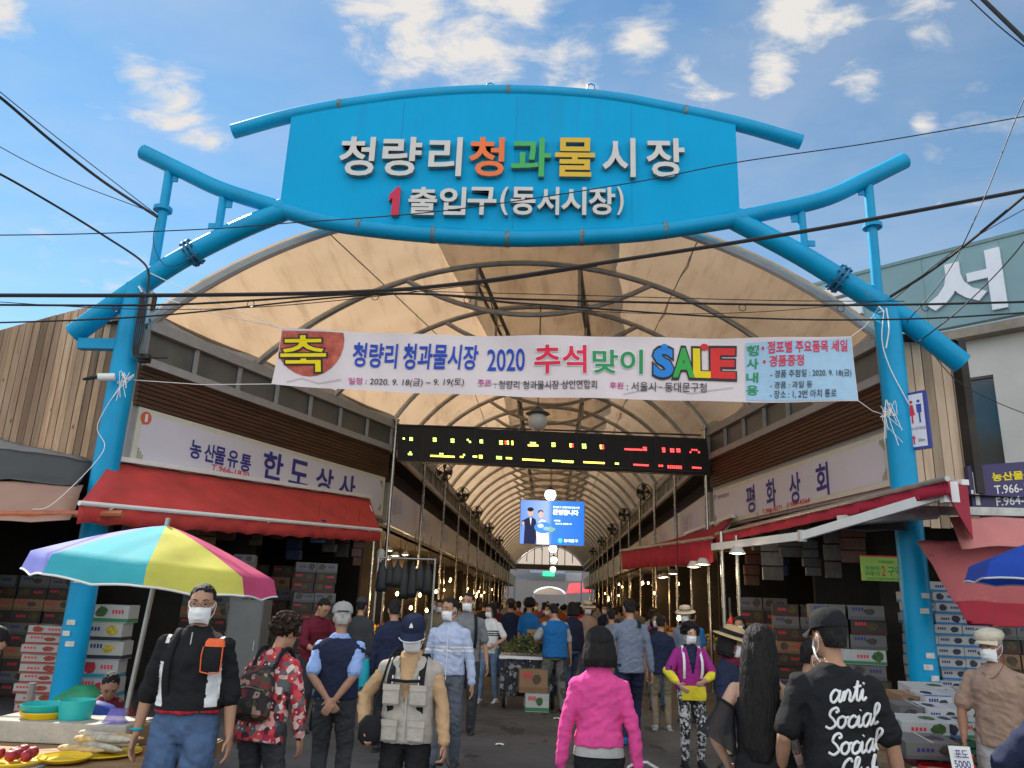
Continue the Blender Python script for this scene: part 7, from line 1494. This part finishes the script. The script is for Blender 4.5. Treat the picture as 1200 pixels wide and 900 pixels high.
# 14 woman with long hair
r, J = person('woman with very long black hair in a black off shoulder dress', 1.24, 4.6, 1.60, face=pi-.35, head=(-.1, .05), fem=True, skin='light', top=C['black'], sleeve='off', hem=.86, hair='long', shoes=C['black'], arms={1: ((.215, -.06, .92), (.6, .6, 0)), -1: ((-.22, -.24, 1.0), (-.8, .5, -.3))})
q = MB(); q.loft([((0, .01, .42), .26, .22), ((0, .01, .62), .225, .185), ((0, .01, .80), .195, .15), ((0, .01, .92), .175, .13), ((0, .008, 1.02), .158, .112)], 28, J['T']); me = remesh(q, .013, 2, .012, 7); me.transform(Matrix.Scale(J['k'], 4)); link(me, 'skirt', C['black'], r)
msh = mat('sheer_black_chiffon', (.02, .02, .022), .8, var=.2); msh.node_tree.nodes['Principled BSDF'].inputs['Alpha'].default_value = .82
for s in (-1, 1):
    a, el, wv = J['A'][s]; d = (el-a).normalized(); q = MB(); p0 = a+d*.095; rows = []; u, v_ = frame(d)
    for i in range(9):
        f = i/8; c = p0+(el+(wv-el)*.35-p0)*f; rad = .056+.060*f**1.3
        rows.append([c+(u*cos(t_*2*pi/36)+v_*sin(t_*2*pi/36))*(rad*(1+.10*sin(t_*9*2*pi/36)*f)) for t_ in range(37)])
    q.sheet(rows); sl = wear(J, q, 'bell_sleeve', msh, smooth='all')
    q = MB(); q.tube([p0+(u*cos(t_*2*pi/20)+v_*sin(t_*2*pi/20))*.060 for t_ in range(21)], .009, 6); wear(J, q, 'elastic_band', C['black'])
# 15 man in black t-shirt with script
r, J = person('man in a black cap and black t-shirt with white script lettering', 1.55, 4.35, 1.68, face=pi-.10, head=(.42, .05), build=1.06, skin='tan', top=C['black'], sleeve='short', hem=.80, pants=C['offblack'], hair='short', mask=True, hat=('cap', C['black'], C['black']), shoes=C['black'], arms={1: ((.27, -.14, .90), (.4, .8, 0)), -1: ((-.30, -.02, .84), (-.5, .7, 0))})
sh_ = part_of(J, 'shirt'); tree = BVHTree.FromPolygons([v.co for v in sh_.data.vertices], [tuple(p.vertices) for p in sh_.data.polygons])
GL = {'a': (.62, [[(.45, .52), (.25, .62), (.05, .4), (.08, .1), (.26, .02), (.44, .3), (.5, .6), (.46, .2), (.54, .03), (.64, .14)]]), 'n': (.60, [[(0, .1), (.1, .55), (.12, .05), (.2, .45), (.34, .58), (.43, .4), (.43, .1), (.52, .03), (.62, .14)]]), 't': (.42, [[(0, .15), (.18, .6), (.24, 1.0), (.2, .2), (.3, .03), (.44, .15)], [(.04, .66), (.42, .74)]]), 'i': (.34, [[(0, .15), (.12, .55), (.12, .12), (.22, .03), (.36, .15)], [(.16, .80), (.19, .84)]]),
      'S': (.58, [[(.0, .12), (.28, .0), (.5, .2), (.35, .45), (.14, .65), (.18, .9), (.42, 1.02), (.55, .86), (.42, .78)]]), 'o': (.55, [[(.25, .58), (.05, .45), (.05, .15), (.25, .02), (.42, .2), (.4, .48), (.22, .58), (.4, .5), (.58, .54)]]), 'c': (.44, [[(.4, .48), (.28, .58), (.08, .45), (.06, .15), (.22, .02), (.46, .15)]]), 'l': (.38, [[(0, .15), (.25, .6), (.32, .95), (.2, 1.05), (.12, .85), (.14, .2), (.25, .02), (.4, .15)]]),
      'C': (.55, [[(.5, .85), (.35, 1.02), (.1, .8), (.05, .35), (.2, .05), (.5, .15)]]), 'u': (.62, [[(0, .15), (.1, .55), (.1, .15), (.22, .03), (.4, .2), (.45, .55), (.45, .12), (.55, .03), (.64, .15)]]), 'b': (.5, [[(0, .15), (.22, .6), (.28, 1.0), (.16, .95), (.12, .2), (.3, .03), (.42, .25), (.3, .45), (.5, .4)]])}
def script(word, cx, z, hgt):
    """cx in body x (picture right is -x), z baseline"""
    tot = sum(GL[c][0] for c in word); x0 = -tot/2; q = MB()
    for c in word:
        for st in GL[c][1]:
            pts = []
            for X, Y in [(p.x, p.y) for p in arc_pts([(a, b, 0) for a, b in st], 4)]:
                lx = cx-(x0+X+.22*Y)*hgt*.95; lz = z+Y*hgt+(x0+X)*hgt*.10; hit = tree.ray_cast(V((lx*J['k'], .6, lz*J['k'])), V((0, -1, 0)))
                if hit[0]: pts.append(hit[0]/J['k']+V((0, .002, 0)))
            if len(pts) > 1: q.tube(pts, .0068, 6)
        x0 += GL[c][0]
    return q
for wd, cx, z in (('anti', -.03, 1.285), ('Social', -.045, 1.165), ('Social', -.05, 1.045), ('Club', -.055, .93)): o = wear(J, script(wd, cx, z, .098), 'script_lettering', C['white'], sh_)
# 16 woman half hidden
r, J = person('person in a maroon top half hidden beside the man in the black cap', 1.84, 5.6, 1.50, face=1.2, head=(.2, .2), fem=True, skin='tan', top=C['maroon'], sleeve='long', pants=C['char'], hair='short', mask=True, arms={-1: ((-.2, -.22, 1.0), (-.8, .4, -.3))})
q = MB(); q.loft([((.0, -.25, .98), .05, .04), ((.0, -.25, 1.03), .10, .07), ((.0, -.25, 1.15), .11, .08), ((.0, -.24, 1.22), .06, .05)], 18); wear(J, q, 'plastic_bag', mat('pink_plastic_film', (.75, .22, .55), .3, var=.1), thing=('bright pink plastic bag held by the half hidden person in maroon', 'bag'))
# 17 man with cream cap
r, J = person('older man in a tan t-shirt and cream cap beside the fruit cartons', 3.50, 6.4, 1.59, face=-.75, head=(-.25, .05), build=1.08, skin='deep', top=C['tan'], sleeve='short', hem=.84, pants=C['lgrey'], hair='short', hairc='grey', mask=True, hat=('newsboy', C['cream'], C['cream']), arms={1: ((.28, .02, .82), (.5, .7, 0)), -1: ((-.24, -.16, .88), (-.7, .5, 0))})
q = MB(); H = J['H']; q.tube(arc_pts([H((.08, .0, -.02)), H((.10, -.01, -.12)), H((.06, -.09, -.22)), H((.01, -.10, -.24)), H((-.05, -.08, -.2))], 4), .0025, 5); wear(J, q, 'cord', M_BLACK)
plastic_bag(J, -1, 'small red plastic bag hanging from the hand of the man in the cream cap', mat('red_plastic_film', (.6, .03, .03), .3, var=.1), .08, .03)
# 18 shoulder at the lower right corner
r, J = person('person in a black t-shirt cut off by the lower right corner of the picture', 2.40, 3.68, 1.60, face=pi-.4, skin='tan', build=1.08, top=C['navy'], sleeve='elbow', hem=.82, pants=C['offblack'], hair='short', arms={1: ((.30, -.20, 1.0), (.9, .5, -.2))})
# 19 seated vendor
r, J = person('seated elderly woman in a maroon floral top behind the stall at the left', -3.70, 7.0, 1.52, face=.45, seated=1, lean=.18, head=(.1, .45), z0=-.50, fem=True, build=1.1, skin='tan', top=C['maroonfl'], sleeve='long', hem=.88, pants=C['char'], hair='bun', arms={1: ((.14, -.30, 1.02), (.9, .5, -.3)), -1: ((-.12, -.30, 1.0), (-.9, .5, -.3))})
q = MB(); c0 = r.location; q.box((c0.x, c0.y+.05, .125), (.36, .32, .05))
for sx in (-1, 1):
    for sy in (-1, 1): q.box((c0.x+sx*.14, c0.y+.05+sy*.12, .05), (.04, .04, .10))
tag(q.build('stool', mat('blue_plastic', (.02, .1, .45), .4), off=(c0.x, c0.y+.05, 0)), 'low blue plastic stool under the seated elderly woman', 'stool')
# 20 bending person at the left edge
r, J = person('person in a navy vest bending down at the left edge of the picture', -4.38, 5.6, 1.58, face=2.2, lean=.75, head=(.0, .3), skin='tan', top=C['grey'], sleeve='long', pants=C['char'], hair='short', arms={1: ((.2, -.55, .70), (.8, .4, 0)), -1: ((-.2, -.55, .70), (-.8, .4, 0))}); shell(J, 'vest', C['navy'], .9, 1.46, .016)
# 21, 22 in front of the left shop
person('shopper in a dark maroon top looking down inside the left red awning shop', -2.95, 10.6, 1.66, face=.85, head=(.1, .5), lean=.08, skin='tan', top=C['maroon'], sleeve='elbow', pants=C['offblack'], hair='short', arms={1: ((.14, -.32, 1.02), (.8, .5, -.4)), -1: ((-.14, -.32, 1.0), (-.8, .5, -.4))})
r, J = person('woman in a long navy coat walking towards the left shop', -1.72, 9.5, 1.65, face=pi+.2, head=(.1, .2), fem=True, build=1.08, skin='tan', top=C['navy'], sleeve='long', hem=.78, pants=C['offblack'], hair='short')
q = MB(); q.loft([((.31, .0, .68), .05, .05), ((.31, 0, .72), .07, .11), ((.31, 0, .92), .065, .10), ((.29, 0, 1.02), .03, .05)], 16); wear(J, q, 'tote_bag', C['teal'], thing=('turquoise bag on the arm of the woman in the navy coat', 'bag'))
# ------------------------------------------------------------ the crowd further in
random.seed(21)
CR = [dict(face='b', fem=False, hair='short', sleeve='short'), dict(face='b', fem=True, hair='bob', sleeve='long'), dict(face='b', fem=True, hair='curly', sleeve='short'), dict(face='f', fem=False, hair='short', sleeve='long', mask=True), dict(face='f', fem=True, hair='bob', sleeve='short', mask=True), dict(face='b', fem=False, hair='short', sleeve='long', hat=('cap', C['char'], C['char'])), dict(face='f', fem=True, hair='short', sleeve='long', mask=True, hat=('straw', C['cream'], C['khaki']))]
protos = []
for i, d in enumerate(CR):
    kw = {k_: v_ for k_, v_ in d.items() if k_ != 'face'}
    r, J = person('x', 0, 0, 1.66, face=0, head=(.1*(i % 3-1), .08), skin='tan', top=C['navy'], pants=C['char'], crowd=True, legs={1: (.10, .12*(i % 2), .075), -1: (-.10, -.12*(i % 2), .075)}, **kw)
    protos.append(r)
tones = [('navy', 'navy'), ('maroon', 'maroon'), ('grey', 'grey'), ('black', 'black'), ('cream', 'khaki'), ('slate blue', 'denimsh'), ('blue', 'blue'), ('olive', 'olive'), ('white', 'lgrey'), ('rust', 'rust'), ('purple', 'magenta'), ('red', 'red'), ('charcoal', 'char'), ('tan', 'tan'), ('pale blue', 'palblue')]
bott = [('black trousers', 'offblack'), ('khaki trousers', 'khaki'), ('jeans', None), ('grey trousers', 'grey'), ('charcoal trousers', 'char')]
seen = set(); first = set()
spots = [(-1.9, 15.2, 'f', 3, 'cream'), (-1.55, 16.3, 'b', 0, 'maroon'), (-.62, 17.2, 'b', 5, 'navy'), (-.2, 16.2, 'b', 2, 'blue'), (.62, 15.0, 'b', 1, 'navy'), (1.0, 16.6, 'f', 6, 'tan'), (1.25, 14.0, 'b', 0, 'grey'), (2.05, 14.2, 'f', 4, 'black'), (2.35, 13.0, 'f', 6, 'slate blue'), (2.75, 14.6, 'b', 0, 'blue'), (2.3, 16.2, 'b', 2, 'purple'), (3.05, 12.4, 'f', 4, 'cream'), (-2.5, 14.0, 'b', 0, 'black'), (-2.75, 12.3, 'b', 5, 'charcoal'), (-2.2, 16.8, 'f', 3, 'grey'), (.2, 18.2, 'f', 3, 'rust'), (-1.0, 19.0, 'b', 0, 'maroon'), (.9, 18.8, 'b', 1, 'red'), (1.7, 18.0, 'b', 0, 'charcoal'), (2.6, 18.5, 'f', 4, 'white'), (-1.8, 19.5, 'b', 1, 'slate blue'), (-2.6, 20.0, 'f', 3, 'navy')]
while len(spots) < 62:
    Y = 20.5+34*(random.random()**1.5); X = arc_c(Y)+random.uniform(-2.7, 2.7)
    if all((X-a)**2+(Y-b)**2 > .5 for a, b, *_ in spots): spots.append((X, Y, random.choice('bbf'), None, None))
for (X, Y, fc, pi_, tn) in spots:
    opts = [i for i, d in enumerate(CR) if d['face'] == fc]; pi_ = pi_ if pi_ is not None else random.choice(opts); fc = CR[pi_]['face']
    for _ in range(80):
        a = next(t_ for t_ in tones if t_[0] == tn) if tn and _ < 5 else random.choice(tones); b = random.choice(bott)
        if (a, b, fc, pi_) not in seen: break
    seen.add((a, b, fc, pi_)); pr = protos[pi_]
    if pi_ in first: o = copy_tree(pr)
    else: o = pr; first.add(pi_)
    kind = ['short haired man', 'woman with a bob', 'curly haired woman', 'man in a white mask', 'woman in a white mask', 'man in a dark cap', 'woman in a brimmed hat'][pi_]
    tag(o, f"{kind} in {a[0]} top and {b[0]} in the crowd", 'person', 'shoppers crowding the arcade')
    o.location = (X, Y, 0); s_ = random.uniform(.94, 1.05); o.scale = (s_, s_, s_); o.rotation_euler.z = (0 if fc == 'f' else pi)+random.uniform(-.5, .5)
    for ch in o.children:
        n_ = ch.name.split('.')[0]; m_ = C[a[1]] if n_ in ('shirt', 'jacket') else ((C[b[1]] if b[1] else M_JEAN) if n_ == 'trousers' else None)
        if m_: ch.material_slots[0].link = 'OBJECT'; ch.material_slots[0].material = m_
bpy.data.scenes.remove(TMP)
